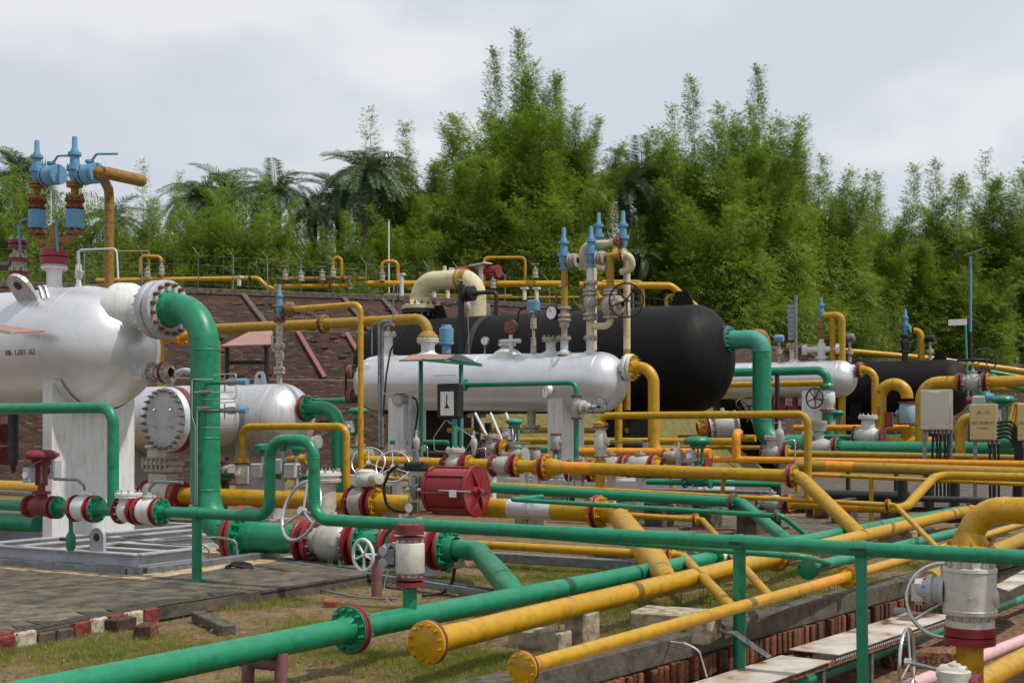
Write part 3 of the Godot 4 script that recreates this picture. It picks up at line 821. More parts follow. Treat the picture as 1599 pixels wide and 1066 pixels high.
func trees() -> void:
	var m = mk("mm_leaf", Color.WHITE, 0.55, 0, null, 1.0, {"back": Color(0.86, 0.95, 0.55)})
	m.vertex_color_use_as_albedo = true
	var sp = spray(18, 0.58, 0.20, 0.032)
	var kinds = [bamboo(16.0, 11, 3.1, 2.3, sp, 8), bamboo(12.0, 13, 3.3, 2.2, sp, 6, 0.58, 1.0), bamboo(12.0, 7, 1.6, 1.2, sp, 2), bamboo(10.0, 13, 3.2, 2.2, sp, 5, 0.6, 1.0)]
	# px, top y, distance, kind, label
	var L = [
		[825, 18, 62, 0, "tallest bamboo clump, its single feathery tip standing above all other trees"],
		[778, 68, 64, 0, "tall bamboo clump just beside the tallest tip, a little shorter"],
		[805, 112, 60, 1, "full rounded bamboo clump under the tallest tip"],
		[846, 128, 59, 1, "full bamboo clump between the tallest tip and the gap"],
		[1105, 152, 61, 1, "full bamboo clump at the foot of the pointed tip past the gap"],
		[1178, 148, 61, 1, "full bamboo clump below the nodding tip"],
		[500, 345, 57, 3, "low bamboo before the trunks of the dark palms"],
		[465, 350, 57, 3, "low bamboo between the bright rounded one and the dark palms"],
		[885, 98, 61, 0, "broad tall bamboo clump on the far side of the tallest tip"],
		[888, 176, 60, 1, "bushy bamboo clump leaning over the gap with palms"],
		[858, 232, 56, 3, "bright green bamboo mound in front of the tallest clump"],
		[600, 160, 63, 2, "thin sparse bamboo rising behind the large oil palm"],
		[648, 186, 62, 1, "round light green bamboo clump next to the large oil palm"],
		[700, 196, 61, 1, "light green bamboo clump between the oil palm and the tall clumps"],
		[748, 214, 58, 1, "dense bamboo clump behind the cream pipe bend"],
		[640, 300, 56, 3, "low bamboo clump above the cream pipe bend"],
		[1030, 146, 66, 2, "lone see-through bamboo culms in the gap between the tall groups"],
		[1105, 98, 63, 0, "tall pointed bamboo clump behind the black vessel's green outlet"],
		[1192, 94, 64, 0, "tall arching bamboo clump with a nodding tip"],
		[1150, 190, 60, 1, "dense bamboo clump filling the foot of the two pointed ones"],
		[1240, 178, 66, 1, "bamboo clump stepping down from the nodding tip"],
		[1290, 232, 68, 1, "lower bamboo clump at the foot of the tall group"],
		[1130, 240, 57, 3, "bright bamboo mound behind the black vessel's dome end"],
		[1210, 330, 63, 3, "low bright bamboo mound behind the small relief valve"],
		[1355, 262, 72, 1, "even bamboo clump beyond the second black vessel"],
		[1412, 250, 75, 1, "bamboo clump with twin tips beyond the second black vessel"],
		[1475, 240, 76, 1, "bamboo clump just beside the blue floodlight pole"],
		[1555, 226, 78, 2, "airy bamboo clump behind the blue floodlight pole"],
		[1600, 236, 76, 1, "bamboo clump cut by the picture's edge beyond the boxes"],
		[1665, 220, 78, 1, "bamboo clump past the steel boxes at the end of the row"],
		[1450, 340, 73, 3, "low bamboo mound at the fence beyond the second black vessel"],
		[1340, 380, 70, 3, "low bamboo mound behind the yellow relief pipe"],
		[240, 243, 60, 2, "slender bamboo with fine tips behind the tan riser"],
		[290, 262, 61, 2, "slender bamboo right behind the fence gate post"],
		[330, 282, 56, 3, "rounded bamboo behind the terrace fence"],
		[400, 268, 55, 3, "bright rounded bamboo beside the dark palms"],
		[225, 300, 58, 3, "bamboo mound behind the yellow goose-neck pipe"],
		[8, 250, 56, 1, "bamboo clump behind the red flanged nozzle"],
		[-50, 255, 57, 1, "bamboo clump beyond the relief valve tower"],
		[85, 315, 58, 3, "low bamboo behind the relief valve tower"],
		[985, 325, 60, 3, "bamboo mound behind the blue relief valves"],
		[1058, 268, 62, 1, "bamboo clump between the relief valves and the pointed clump"],
		[130, 330, 62, 3, "low bamboo between the tower and the tan riser"],
		[1530, 385, 72, 3, "low bright bamboo under the floodlight"],
		[475, 345, 66, 3, "dark bamboo under the palms"],
		[556, 322, 55, 3, "bamboo at the foot of the large oil palm"]]
	var first = [true, true, true, true]
	for e in L:
		var k: int = e[3]
		var t: Node3D = kinds[k] if first[k] else kinds[k].duplicate()
		first[k] = false
		var x: float = (e[0] - CX) * e[2] / F
		var g = ground_y(x, -e[2])
		var top: float = EH - (e[1] - HY) * e[2] / F
		put(t, "bamboo", e[4], "bamboo", "bamboo clumps beyond the fence", e[0], e[2], rng.randf() * TAU, (top - g) / [16.5, 12.2, 12.4, 10.2][k])
	var fm = [frond_mesh(3.6, 0.7), frond_mesh(3.6, 1.05), frond_mesh(3.3, 1.4)]
	var pk = [palm(8.0, 46, fm, 0.80), palm(6.0, 36, fm, 0.60)]
	var PL = [[566, 272, 59, 0, "large oil palm with drooping fronds, trunk showing above the fence"],
		[440, 302, 62, 1, "oil palm with upright dark fronds beside the bright rounded bamboo"],
		[492, 330, 62, 1, "low dark oil palm next to the large one"],
		[526, 306, 62, 1, "oil palm half hidden behind the large one"],
		[305, 310, 64, 1, "oil palm crown showing over the slender bamboo"],
		[362, 305, 65, 1, "oil palm crown showing over the bright rounded bamboo"],
		[30, 275, 64, 1, "oil palm crown behind the red flanged nozzle"],
		[180, 345, 62, 1, "oil palm fronds seen behind the tan riser"],
		[985, 290, 62, 1, "oil palm in the gap between the two tall bamboo groups"],
		[1015, 275, 64, 1, "oil palm with a raised spear frond in the gap"],
		[995, 400, 58, 1, "low oil palm with hanging dry fronds behind the blue relief valves"],
		[640, 330, 66, 1, "oil palm hidden among the bamboo over the cream pipe"]]
	var pf = [true, true]
	for e in PL:
		var k: int = e[3]
		var t: Node3D = pk[k] if pf[k] else pk[k].duplicate()
		pf[k] = false
		var x: float = (e[0] - CX) * e[2] / F
		var g = ground_y(x, -e[2])
		var top: float = EH - (e[1] - HY) * e[2] / F
		put(t, "oil_palm", e[4], "palm", "oil palms beyond the fence", e[0], e[2], rng.randf() * TAU, (top - g) / [8.0, 6.0][k])
	# far belt that closes the gaps low down
	var xf = []
	var cols = []
	for k in 30000:
		var px = rng.randf_range(-500, 2100)
		var d = edge_at(px) + rng.randf_range(16.0, 27.0)
		var x = (px - CX) * d / F
		var y = ground_y(x, -d) + pow(rng.randf(), 1.5) * (5.5 + 1.5 * sin(px * 0.021) + 1.2 * sin(px * 0.057))
		xf.append(facing(Vector3(x, y, -d), Vector3(rng.randf_range(-1, 1), rng.randf_range(-0.6, 0.3), rng.randf_range(-1, 1)), rng.randf_range(1.2, 2.1)))
		cols.append(Color(0.165, 0.225, 0.048).lerp(Color(0.235, 0.30, 0.062), rng.randf()))
	var ug = mm_part("undergrowth", sp, xf, cols, mt.mm_leaf, null)
	tag(ug, "tangled leafy undergrowth closing the gaps beneath the bamboo row", "undergrowth")
	# single bushes
	for e in [[150, 392, 49, 1.25, "leafy light green bush on the terrace under the relief valve tower"], [560, 452, 45, 0.35, "small tuft of weeds on the brick wall's coping"], [1418, 540, 63, 0.9, "young yellow-green bush behind the second black vessel"], [1245, 470, 60, 1.0, "bright bush behind the grey ladder post"], [1375, 470, 66, 1.0, "round bush by the fence beyond the second black vessel"], [40, 415, 50, 1.1, "leafy bush on the terrace behind the red flanged nozzle"]]:
		var t = Node3D.new()
		var x: float = (e[0] - CX) * e[2] / F
		var g = ground_y(x, -e[2])
		var top: float = EH - (e[1] - HY) * e[2] / F
		xf = []; cols = []
		var h: float = top - g
		for k in int(500 * e[3]):
			var q = Vector3(rng.randfn(), rng.randfn(), rng.randfn()).normalized() * pow(rng.randf(), 0.4)
			xf.append(facing(Vector3(q.x * e[3] * 1.5, h * (0.55 + 0.42 * q.y), q.z * e[3] * 1.3), q + Vector3(0, 0.2, 0), rng.randf_range(0.5, 0.9)))
			cols.append(Color(0.09, 0.14, 0.03).lerp(Color(0.22, 0.27, 0.07), rng.randf()))
		for k in 4:
			var az = TAU * k / 4
			ob_local("stem", M.new().cyl(Vector3.ZERO, Vector3(cos(az) * e[3] * 0.7, h * 0.75, sin(az) * e[3] * 0.7), 0.025, 6, 0.008), mt.bark, t)
		mm_part("foliage", sp, xf, cols, mt.mm_leaf, t)
		put(t, "bush", e[4], "bush", "", e[0], e[2], 0, 1.0)

# ---- the terrace: brick revetment in three battered lifts, coping, ribs, fence
func wall_frame(p0: Vector3, p1: Vector3, s: float, off: float, y: float) -> Vector3:
	var d = (p1 - p0); d.y = 0
	var n = Vector3(-d.z, 0, d.x).normalized()  # towards the plant
	var q = p0.lerp(p1, s)
	return Vector3(q.x, y, q.z) + n * off
func brick_face(p0: Vector3, p1: Vector3, prof: Array, parent: Node, n0: Vector3, n1: Vector3) -> void:
	var L = Vector2(p1.x - p0.x, p1.z - p0.z).length()
	for k in prof.size() - 1:
		var m = M.new()
		var a: Vector2 = prof[k]
		var b: Vector2 = prof[k + 1]
		var sl = a.distance_to(b)
		var ledge = absf(a.y - b.y) < 0.3
		var c = [V0(p0, a.y) + n0 * a.x, V0(p1, a.y) + n1 * a.x, V0(p1, b.y) + n1 * b.x, V0(p0, b.y) + n0 * b.x]
		var nn: Vector3 = ((c[1] - c[0]).cross(c[3] - c[0])).normalized()
		if nn.y < 0: nn = -nn
		if ledge:
			for q in 4: c[q] += UP * 0.02
			m.prism(c, nn, 0.16)
			ob("ledge", m, mt.coping, parent)
		else:
			m.poly(c, nn)
			m.uv = PackedVector2Array([Vector2(0, a.y / 2.4), Vector2(L / 5.3, a.y / 2.4), Vector2(L / 5.3, a.y / 2.4 + sl / 2.4), Vector2(0, a.y / 2.4 + sl / 2.4)])
			ob("brick_face", m, mt.brickwork, parent)
func terrace() -> void:
	var e = [P(-500, 0, 37.0), P(620, 0, 44.0), P(1090, 0, 50.0), P(1300, 0, 66.0), P(1660, 0, 75.0)]
	var prof = [Vector2(0, 6.24), Vector2(1.0, 4.95), Vector2(1.35, 4.9), Vector2(2.1, 3.3), Vector2(2.5, 3.25), Vector2(4.0, -0.1)]
	for s in 4:
		var p0: Vector3 = e[s]
		var p1: Vector3 = e[s + 1]
		var t = th("brick_retaining_wall", ["stepped sloping red brick retaining wall behind the silver vessels, with two pink strips", "sloping brick retaining wall behind the long black vessel", "brick retaining wall turning away past the long black vessel's dome", "far brick retaining wall behind the second black vessel"][s], "wall", wall_frame(p0, p1, 0.5, 3, 0))
		var ns = []
		for q in 4: ns.append(wall_frame(e[q], e[q + 1], 0, 1, e[q].y) - e[q])
		var n0: Vector3 = ns[s] if s == 0 else ((ns[s - 1] + ns[s]) as Vector3).normalized()
		var n1: Vector3 = ns[s] if s == 3 else ((ns[s] + ns[s + 1]) as Vector3).normalized()
		var pr = prof if s == 0 else prof.slice(0, 3) if s == 1 else [Vector2(0, 5.44), Vector2(1.6, 3.0), Vector2(1.95, 2.95), Vector2(3.9, -0.1)]
		brick_face(p0, p1, pr, t, n0, n1)
		var a = wall_frame(p0, p1, 0, -0.12, pr[0].y + 0.01)
		var b = wall_frame(p0, p1, 1, -0.12, pr[0].y + 0.01)
		ob("coping", M.new().bar(a, b, 0.46, 0.2, UP, 0.02), mt.coping, t)
		var d = (p1 - p0).normalized()
		var n = Vector3(-d.z, 0, d.x).normalized()
		# bricks that stand proud of the weathered face
		var bl = V0(p1 - p0, 0).length()
		for q in ([150, 40, 20, 60][s] as int):
			var li: int = ([0, 0, 0, 2, 2, 4] if s == 0 else [0] if s == 1 else [0, 2])[rng.randi() % ([6, 1, 2, 2][s] as int)]
			var fa: Vector2 = pr[li]; var fb: Vector2 = pr[li + 1]
			var tt = rng.randf()
			var bp = wall_frame(p0, p1, rng.randf(), lerpf(fa.x, fb.x, tt) + 0.01, lerpf(fa.y, fb.y, tt))
			ob("brick", M.new().box(bp, d, UP, n, Vector3(rng.randf_range(0.18, 0.34), rng.randf_range(0.06, 0.11), rng.randf_range(0.08, 0.15)), 0.01), [mt.brick_a, mt.brick_b, mt.brick_c, mt.dark_concrete][rng.randi() % 4], t)
		var rib = func(px: float, up0: int, mat: Material, w: float, slant: float, called: String):
			var q0: Vector2 = prof[up0]
			var q1: Vector2 = prof[up0 + 1]
			var k: float = (px - (CX + p0.x / -p0.z * F)) / ((CX + p1.x / -p1.z * F) - (CX + p0.x / -p0.z * F))
			var x = wall_frame(p0, p1, k, q0.x + 0.04, q0.y)
			var y = wall_frame(p0, p1, k, q1.x + 0.04, q1.y) + d * slant
			var nn = d.cross(y - x).normalized()
			ob(called, M.new().bar(x, y, w, 0.1, nn, 0.01), mat, t)
		if s == 0:
			for px in [-330.0, -140.0, 60.0, 210.0, 343.0, 520.0, 592.0]: rib.call(px, 0, mt.coping, 0.16, 0.75, "concrete_rib")
			rib.call(512.0, 2, mt.pink_red, 0.14, 0.75, "pink_strip")
			rib.call(428.0, 2, mt.pink_red, 0.14, 0.75, "pink_strip")
		elif s == 1:
			for px in [676.0, 748.0, 860.0]: rib.call(px, 0, mt.coping, 0.16, -0.4, "concrete_rib")
	# chain link fence with splayed barbed-wire arms
	var runs = [[-250.0, 309.0, 42.5, 45.5, 6], [309.0, 716.0, 45.5, 49.5, 8], [716.0, 1110.0, 49.5, 56.0, 6], [1180.0, 1640.0, 64.0, 78.0, 8]]
	var names = ["chain link fence with barbed wire behind the relief valve tower", "chain link fence with splayed post tops behind the terrace pipes", "chain link fence behind the blue relief valves", "chain link fence in front of the bamboo beyond the second black vessel"]
	for s in 4:
		var r: Array = runs[s]
		var x0 = P(r[0], 0, r[2]); var x1 = P(r[1], 0, r[3])
		x0.y = ground_y(x0.x, x0.z); x1.y = ground_y(x1.x, x1.z)
		var t = th("chain_link_fence", names[s], "fence", (x0 + x1) / 2)
		var wires = M.new()
		var n: int = r[4]
		var d = (x1 - x0).normalized()
		var sd = d.cross(UP)
		for k in n + 1:
			var p = x0.lerp(x1, k / float(n))
			ob("post", M.new().cyl(p, p + UP * 1.85, 0.024, 8), mt.galv, t)
			ob("barbed_arm", M.new().bend([p + UP * 1.83, p + UP * 2.12 + sd * 0.2 + d * 0.16], 0.008, -1, 6), mt.galv, t)
			ob("barbed_arm", M.new().bend([p + UP * 1.83, p + UP * 2.12 - sd * 0.2 - d * 0.16], 0.008, -1, 6), mt.galv, t)
		for k in 6: wires.bar(x0 + UP * (0.1 + 0.34 * k), x1 + UP * (0.1 + 0.34 * k), 0.007, 0.007)
		var L = x0.distance_to(x1)
		for k in int(L / 0.3):
			var p = x0 + d * 0.3 * k
			wires.bar(p + UP * 0.05, p + UP * 1.8, 0.004, 0.004, W)
		stuff(ob("wire_mesh", wires, mt.galv, t))
# ---- the large silver vessel, its skid, outlet and relief tower
func left_side() -> void:
	var H = 13.43
	var a = B(-330, 543, H); var b = B(142, 543, H)
	var ay = 2.69
	a.y = ay; b.y = ay
	var r = 0.815
	var v1 = vessel("silver_vessel", "large silver horizontal vessel with a dished end and green outlet bend", a, b, r, 0.93, mt.silver)
	for px in [140.0, -190.0]:
		var c = B(px, 543, H); c.y = ay
		saddle(v1, c, r, 0.2, 1.36, 0.17, mt.white)
		var wp = M.new()
		for k in 12:
			var f0 = lerpf(PI * 1.18, PI * 1.82, k / 12.0); var f1 = lerpf(PI * 1.18, PI * 1.82, (k + 1) / 12.0)
			var d0 = W * cos(f0) + UP * sin(f0); var d1 = W * cos(f1) + UP * sin(f1)
			wp.prism([c + d0 * (r + 0.016) - U * 0.24, c + d1 * (r + 0.016) - U * 0.24, c + d1 * (r + 0.016) + U * 0.24, c + d0 * (r + 0.016) + U * 0.24], (d0 + d1), 0.016)
		ob("wear_plate", wp, mt.silver, v1)
	# top nozzles
	var at = func(px: float, up: float = r) -> Vector3: var p := B(px, 543, H); p.y = ay + up; return p
	# end nozzle above the axis
	var nz = B(258, 485, H); nz.y = ay + 0.45
	var neck0 = nz - U * 0.75
	ob("nozzle_pad", M.new().lathe(neck0, U, [Vector2(0, 0.38), Vector2(0.16, 0.37), Vector2(0.30, 0.25), Vector2(0.46, 0.22), Vector2(0.62, 0.22)], 32, 0.4), mt.white, v1)
	fset(v1, nz - U * 0.06, U, 0.37, 0.21, mt.grey_paint, mt.white, null, 16, 0.11)
	ob("outer_flange", M.new().lathe(nz - U * 0.05, U, [Vector2(0, 0), Vector2(0, 0.355), Vector2(0.012, 0.37), Vector2(0.108, 0.37), Vector2(0.12, 0.355), Vector2(0.12, 0)], 40), mt.grey_paint, v1)
	stuff(ob("dark_nuts", bolts(nz + U * 0.07, U, 0.31, 16, 0.056), mt.rust, v1))
	# low end nozzle with a blind
	var nl = B(238, 590, H); nl.y = ay - 0.34
	ob("nozzle", M.new().cyl(nl - U * 0.5, nl - U * 0.1, 0.09, 16), mt.silver, v1)
	fset(v1, nl - U * 0.03, U, 0.155, 0.085, mt.grey_paint, mt.silver, mt.valve_rust, 10)
	ob("cap_pipe", M.new().cyl(nl, nl + U * 0.22, 0.07, 14), mt.valve, v1)
	fset(v1, nl + U * 0.22, U, 0.14, 0.06, mt.maroon, mt.valve, mt.valve_rust, 8)
	# lifting lug
	var lg: Vector3 = at.call(90.0, r * 0.80) - W * r * 0.62 + U * 0.05
	var q = (UP * 0.75 - W * 0.6).normalized()
	var lm = M.new()
	var pts = []
	for k in 9: pts.append(lg + q * 0.18 + (U * cos(PI * k / 8) + q * sin(PI * k / 8)) * 0.19)
	pts.append_array([lg - U * 0.19 - q * 0.1, lg + U * 0.19 - q * 0.1])
	lm.prism(pts, q.cross(U), 0.05)
	var lug = ob("lifting_lug", lm, mt.silver_old, v1)
	ob("lug_eye", M.new().cyl(lg + q * 0.22 - q.cross(U) * 0.07, lg + q * 0.22 + q.cross(U) * 0.012, 0.055, 14), mt.ink, lug)
	for e in 2: ob("lug_brace", M.new().bar(lg + U * (0.30 + 0.10 * e) + q * 0.16, lg + U * (0.14 + 0.10 * e) - q * 0.3, 0.035, 0.03, q.cross(U)), mt.bright, lug)
	# faint red print on the shell
	var pr = B(112, 553, H); pr.y = ay - 0.08
	letter(v1, "print", "VM-12B1-02", pr - W * (r * 0.995 + 0.004) - U * 0.02, U, UP, 0.095, mt.faded_print)
	# outlet bend: the big green riser
	var g = th("green_outlet_pipe", "thick green outlet pipe bending down from the large silver vessel", "pipe", B(320, 845, H))
	var gb = B(320, 840, 13.3); gb.y = 0.36
	var g0 = nz + U * 0.06
	var gt = Vector3(gb.x, g0.y, gb.z)
	var ge = B(442, 842, 13.3); ge.y = 0.36
	pill(g, nz + U * 0.068, U, [Vector2(0, 0.24), Vector2(0.03, 0.225), Vector2(0.13, 0.182), Vector2(0.16, 0.178)], mt.green, "hub")
	pipe(g, [g0, gt, gb, ge], 0.178, mt.green, 0.54)
	fset(g, gb + U * 0.60, U, 0.37, 0.178, mt.red, mt.green, mt.green, 18, 0.055)
	pill(g, ge, U, [Vector2(0, 0.178), Vector2(0.3, 0.15), Vector2(0.4, 0.15)], mt.green, "reducer")
	# drain boss under the outlet
	ob("drain_boss", M.new().lathe(gb + U * 0.95 - UP * 0.17, Vector3.DOWN, [Vector2(0, 0.05), Vector2(0.1, 0.05), Vector2(0.1, 0.09), Vector2(0.16, 0.09), Vector2(0.16, 0)], 12), mt.green, g)
	# gauge tubing on the riser
	var tb = th("impulse_tubing", "thin steel gauge tubing clamped to the thick green riser", "tubing", gt - UP * 1.2)
	var face = gt - W * 0.19
	var y = func(py: float, dx := 0.0) -> Vector3: return Y(face + U * dx, py)
	ob("tube", M.new().bend([y.call(788, 0.02), y.call(665, 0.02), y.call(650, -0.03), y.call(592, -0.03), y.call(592, 0.3)], 0.008, 0.03, 6, false), mt.bright, tb)
	ob("tube", M.new().bend([y.call(788, 0.05), y.call(640, 0.05), y.call(640, 0.4)], 0.008, 0.03, 6, false), mt.bright, tb)
	ob("tube", M.new().bend([y.call(612, 0.0), y.call(612, 0.62)], 0.007, 0.03, 6, false), mt.bright, tb)
	for e in [[612, 0.08], [637, 0.06]]: ob("needle_valve", M.new().lathe(y.call(e[0], e[1]), U, [Vector2(0, 0), Vector2(0, 0.022), Vector2(0.12, 0.03), Vector2(0.2, 0.022), Vector2(0.2, 0)], 10), mt.steel, tb)
	for e in [597.0, 641.0]:
		var p: Vector3 = y.call(e, 0.17) + W * 0.05
		var tr = th("gauge_manifold", "small steel gauge valve with blue cap, %s on the green riser" % ("upper one" if e < 600 else "lower one"), "valve", p, "gauge valves on the green riser")
		ob("stub", M.new().cyl(p - U * 0.02, p + U * 0.2, 0.03, 10), mt.green, tr)
		ob("block", M.new().lathe(p + U * 0.18, U, [Vector2(0, 0), Vector2(0, 0.025), Vector2(0.1, 0.03), Vector2(0.16, 0.045), Vector2(0.24, 0.045), Vector2(0.26, 0.03), Vector2(0.34, 0.03), Vector2(0.34, 0)], 12), mt.steel, tr)
		ob("cap", M.new().cyl(p + U * 0.5, p + U * 0.62, 0.04, 12), mt.blue, tr)
		ob("handle", M.new().cyl(p + U * 0.27 - UP * 0.11, p + U * 0.27 + UP * 0.08, 0.008, 6), mt.steel, tr)
		ob("loop", M.new().bend([p + U * 0.1 + UP * 0.09, p + U * 0.45 + UP * 0.1, p + U * 0.45 - UP * 0.2, p - U * 0.15 - UP * 0.2], 0.007, 0.04, 6, false), mt.bright, tr)

	# top fittings
	var n0: Vector3 = at.call(84.0)
	nozzle(v1, n0, UP, 0.10, 0.30, 0.17, mt.white, mt.white)
	var tower = th("relief_inlet", "tan forked pipe carrying the two blue relief valves on the red flange", "pipe", n0 + UP * 0.36)
	var rf = n0 + UP * 0.46
	ob("flange", M.new().lathe(n0 + UP * 0.36, UP, [Vector2(-0.04, 0), Vector2(-0.04, 0.185), Vector2(0.06, 0.185), Vector2(0.06, 0.14), Vector2(0.075, 0.14), Vector2(0.075, 0.185), Vector2(0.16, 0.185), Vector2(0.16, 0)], 26), mt.red, tower)
	ob("reducer", M.new().lathe(n0 + UP * 0.52, UP, [Vector2(0, 0.12), Vector2(0.05, 0.11), Vector2(0.2, 0.07), Vector2(0.34, 0.05)], 20, 0.4), mt.tan, tower)
	var fy = Y(n0, 378)
	var sp = 0.30
	var l0 = B(57, 378, H); var r0 = B(116, 378, H)
	l0.y = fy.y; r0.y = fy.y
	pipe(tower, [Y(l0, 345), l0, r0, Y(r0, 345)], 0.048, mt.tan, 0.15)
	ob("tee", M.new().cyl(n0 + UP * 0.6, fy, 0.05, 16), mt.tan, tower)
	for e in 2:
		var p = l0 if e == 0 else r0
		var who: String = ["the relief valve farther from the tan riser", "the relief valve nearer the tan riser"][e]
		var bv = Y(p, 343)
		var t = th("blue_ball_valve", "blue ball valve with drooping lever below " + who, "valve", Y(p, 360), "blue ball valves of the tower")
		ob("body", M.new().lathe(bv, UP, [Vector2(-0.14, 0), Vector2(-0.14, 0.08), Vector2(-0.11, 0.115), Vector2(0.12, 0.115), Vector2(0.15, 0.08), Vector2(0.15, 0)], 22), mt.blue, t)
		ob("flange", M.new().lathe(bv, UP, [Vector2(-0.19, 0), Vector2(-0.19, 0.12), Vector2(-0.15, 0.12), Vector2(-0.15, 0)], 22), mt.rust, t)
		stuff(ob("studs", bolts(bv - UP * 0.15, UP, 0.105, 8, 0.03), mt.rust, t))
		ob("upper_flange", M.new().lathe(bv, UP, [Vector2(0.15, 0), Vector2(0.15, 0.12), Vector2(0.18, 0.12), Vector2(0.18, 0.10), Vector2(0.24, 0.10), Vector2(0.24, 0.125), Vector2(0.28, 0.125), Vector2(0.28, 0)], 22), mt.rust_bright, t)
		ob("lever", M.new().bend([bv - U * 0.10 - W * 0.06, bv - U * 0.15 - W * 0.13, bv - U * 0.2 - W * 0.13 - UP * 0.1, bv - U * 0.17 - W * 0.13 - UP * 0.42], 0.016, 0.06, 8, false), mt.blue, t)
		var spl = th("rusty_spool", "rusty flanged spool between blue ball valve and " + who, "pipe", bv + UP * 0.28, "rusty spools of the tower")
		ob("pipe", M.new().lathe(bv + UP * 0.28, UP, [Vector2(0, 0.115), Vector2(0.03, 0.115), Vector2(0.03, 0.08), Vector2(0.06, 0.05), Vector2(0.13, 0.05), Vector2(0.15, 0.07), Vector2(0.15, 0.105), Vector2(0.18, 0.105), Vector2(0.18, 0.08), Vector2(0.19, 0.08), Vector2(0.19, 0.11), Vector2(0.22, 0.11), Vector2(0.22, 0)], 20), mt.tan, spl)
		stuff(ob("studs", bolts(bv + UP * 0.31, UP, 0.10, 8, 0.028, true, 0.06), mt.rust, spl))
		var top = Y(p, 219 if e == 0 else 213)
		var base = bv + UP * 0.45
		relief("blue_relief_valve", "blue spring relief valve on " + ["the fork arm away from the tan riser", "the fork arm next to the tan riser"][e], base, top.y - base.y, U, mt.blue, "blue relief valves of the tower", 1.12)
		var o = base + UP * (top.y - base.y) * 0.19 + U * 0.13
		var bl = th("blue_outlet_valve", "fat blue outlet valve with raised lever, beside " + who, "valve", o, "blue outlet valves of the tower")
		ob("body", M.new().lathe(o, U, [Vector2(0, 0), Vector2(0, 0.11), Vector2(0.03, 0.135), Vector2(0.06, 0.135), Vector2(0.06, 0.105), Vector2(0.09, 0.105), Vector2(0.09, 0.13), Vector2(0.23, 0.13), Vector2(0.23, 0.105), Vector2(0.25, 0.105), Vector2(0.25, 0.135), Vector2(0.30, 0.135), Vector2(0.30, 0)], 26), mt.blue, bl)
		stuff(ob("studs", bolts(o + U * 0.06, U, 0.118, 12, 0.03), mt.rust, bl))
		ob("stem", M.new().lathe(o + U * 0.15, UP, [Vector2(0.1, 0.04), Vector2(0.15, 0.04), Vector2(0.15, 0.06), Vector2(0.18, 0.06), Vector2(0.18, 0)], 12), mt.blue, bl)
		ob("lever", M.new().bend([o + U * 0.15 + UP * 0.17, o + U * 0.21 + UP * 0.19, o + U * 0.28 + UP * 0.25, o + U * 0.66 + UP * 0.21], 0.015, 0.06, 8, false), mt.blue, bl)
		if e == 1:
			var hd = th("tan_vent_header", "weathered tan vent header and riser behind the blue relief valves", "pipe", V0(Y(B(170, 445, H), 445), 0))
			var c = o + U * 0.30
			pipe(hd, [c, c + U * 0.10, c + U * 0.12 + W * 0.66], 0.082, mt.tan, 0.14)
			var rs = P(170, 300, 17.7)
			pipe(hd, [V0(rs, 0.1), V0(rs, c.y), c + U * 0.05], 0.066, mt.tan, 0.16)
	# small red flanged nozzle
	var n1: Vector3 = at.call(27.0)
	var rn = th("flanged_stack", "short stack of red flanges on the silver vessel's small nozzle", "valve", n1)
	ob("neck", M.new().cyl(n1 - UP * 0.05, n1 + UP * 0.26, 0.07, 14), mt.white, rn)
	for e in [[0.24, 0.12], [0.42, 0.125], [0.60, 0.12], [0.66, 0.12]]:
		ob("flange", M.new().lathe(n1 + UP * e[0], UP, [Vector2(0, 0), Vector2(0, e[1]), Vector2(0.045, e[1]), Vector2(0.045, 0)], 20), mt.maroon, rn)
	ob("spool", M.new().lathe(n1 + UP * 0.28, UP, [Vector2(0, 0.08), Vector2(0.14, 0.08), Vector2(0.2, 0.06), Vector2(0.34, 0.06)], 14), mt.valve_rust, rn)
	for e in [0.285, 0.465, 0.705]: stuff(ob("bolts", bolts(n1 + UP * e, UP, 0.095, 8, 0.04), mt.valve, rn))
	# instrument nozzle and thin white tube
	var n2: Vector3 = at.call(122.0)
	var it = th("instrument_riser", "thin white instrument pipe looping from the silver vessel's top", "tubing", n2)
	ob("stem", M.new().lathe(n2, UP, [Vector2(-0.05, 0.06), Vector2(0.04, 0.035), Vector2(0.12, 0.03), Vector2(0.12, 0.045), Vector2(0.3, 0.04), Vector2(0.3, 0.022), Vector2(0.48, 0.018)], 12), mt.white, it)
	ob("valve_cap", M.new().cyl(n2 + UP * 0.12, n2 + UP * 0.22 + U * 0.04, 0.045, 10), mt.valve, it)
	ob("tube", M.new().bend([n2 + UP * 0.44, Y(n2, 390), Y(n2, 390) + U * 0.70 - UP * 0.03, Y(n2, 390) + U * 0.73 - UP * 0.42], 0.012, 0.08, 8, false), mt.white, it)

	# the grey skid frame the vessel stands on
	var s0 = P(215, 912, 13.35); s0.y = 0
	var sk = th("steel_skid", "pale grey steel skid frame under the large silver vessel", "skid frame", s0)
	var beam = func(p: Vector3, q2: Vector3, hgt := 0.2, y0 := 0.12):
		var m = M.new()
		m.bar(p + UP * (y0 + hgt - 0.008), q2 + UP * (y0 + hgt - 0.008), 0.13, 0.016)
		m.bar(p + UP * (y0 + hgt / 2), q2 + UP * (y0 + hgt / 2), 0.014, hgt - 0.034)
		m.bar(p + UP * (y0 + 0.008), q2 + UP * (y0 + 0.008), 0.13, 0.016)
		ob("beam", m, mt.grey_paint, sk)
	beam.call(s0 - U * 7.0, s0)
	beam.call(s0, s0 + W * 0.95)
	beam.call(s0 + W * 0.95 - U * 1.37, s0 + W * 0.95, 0.198)
	beam.call(s0 - U * 7.0 + W * 3.6, s0 - U * 1.3 + W * 3.6)
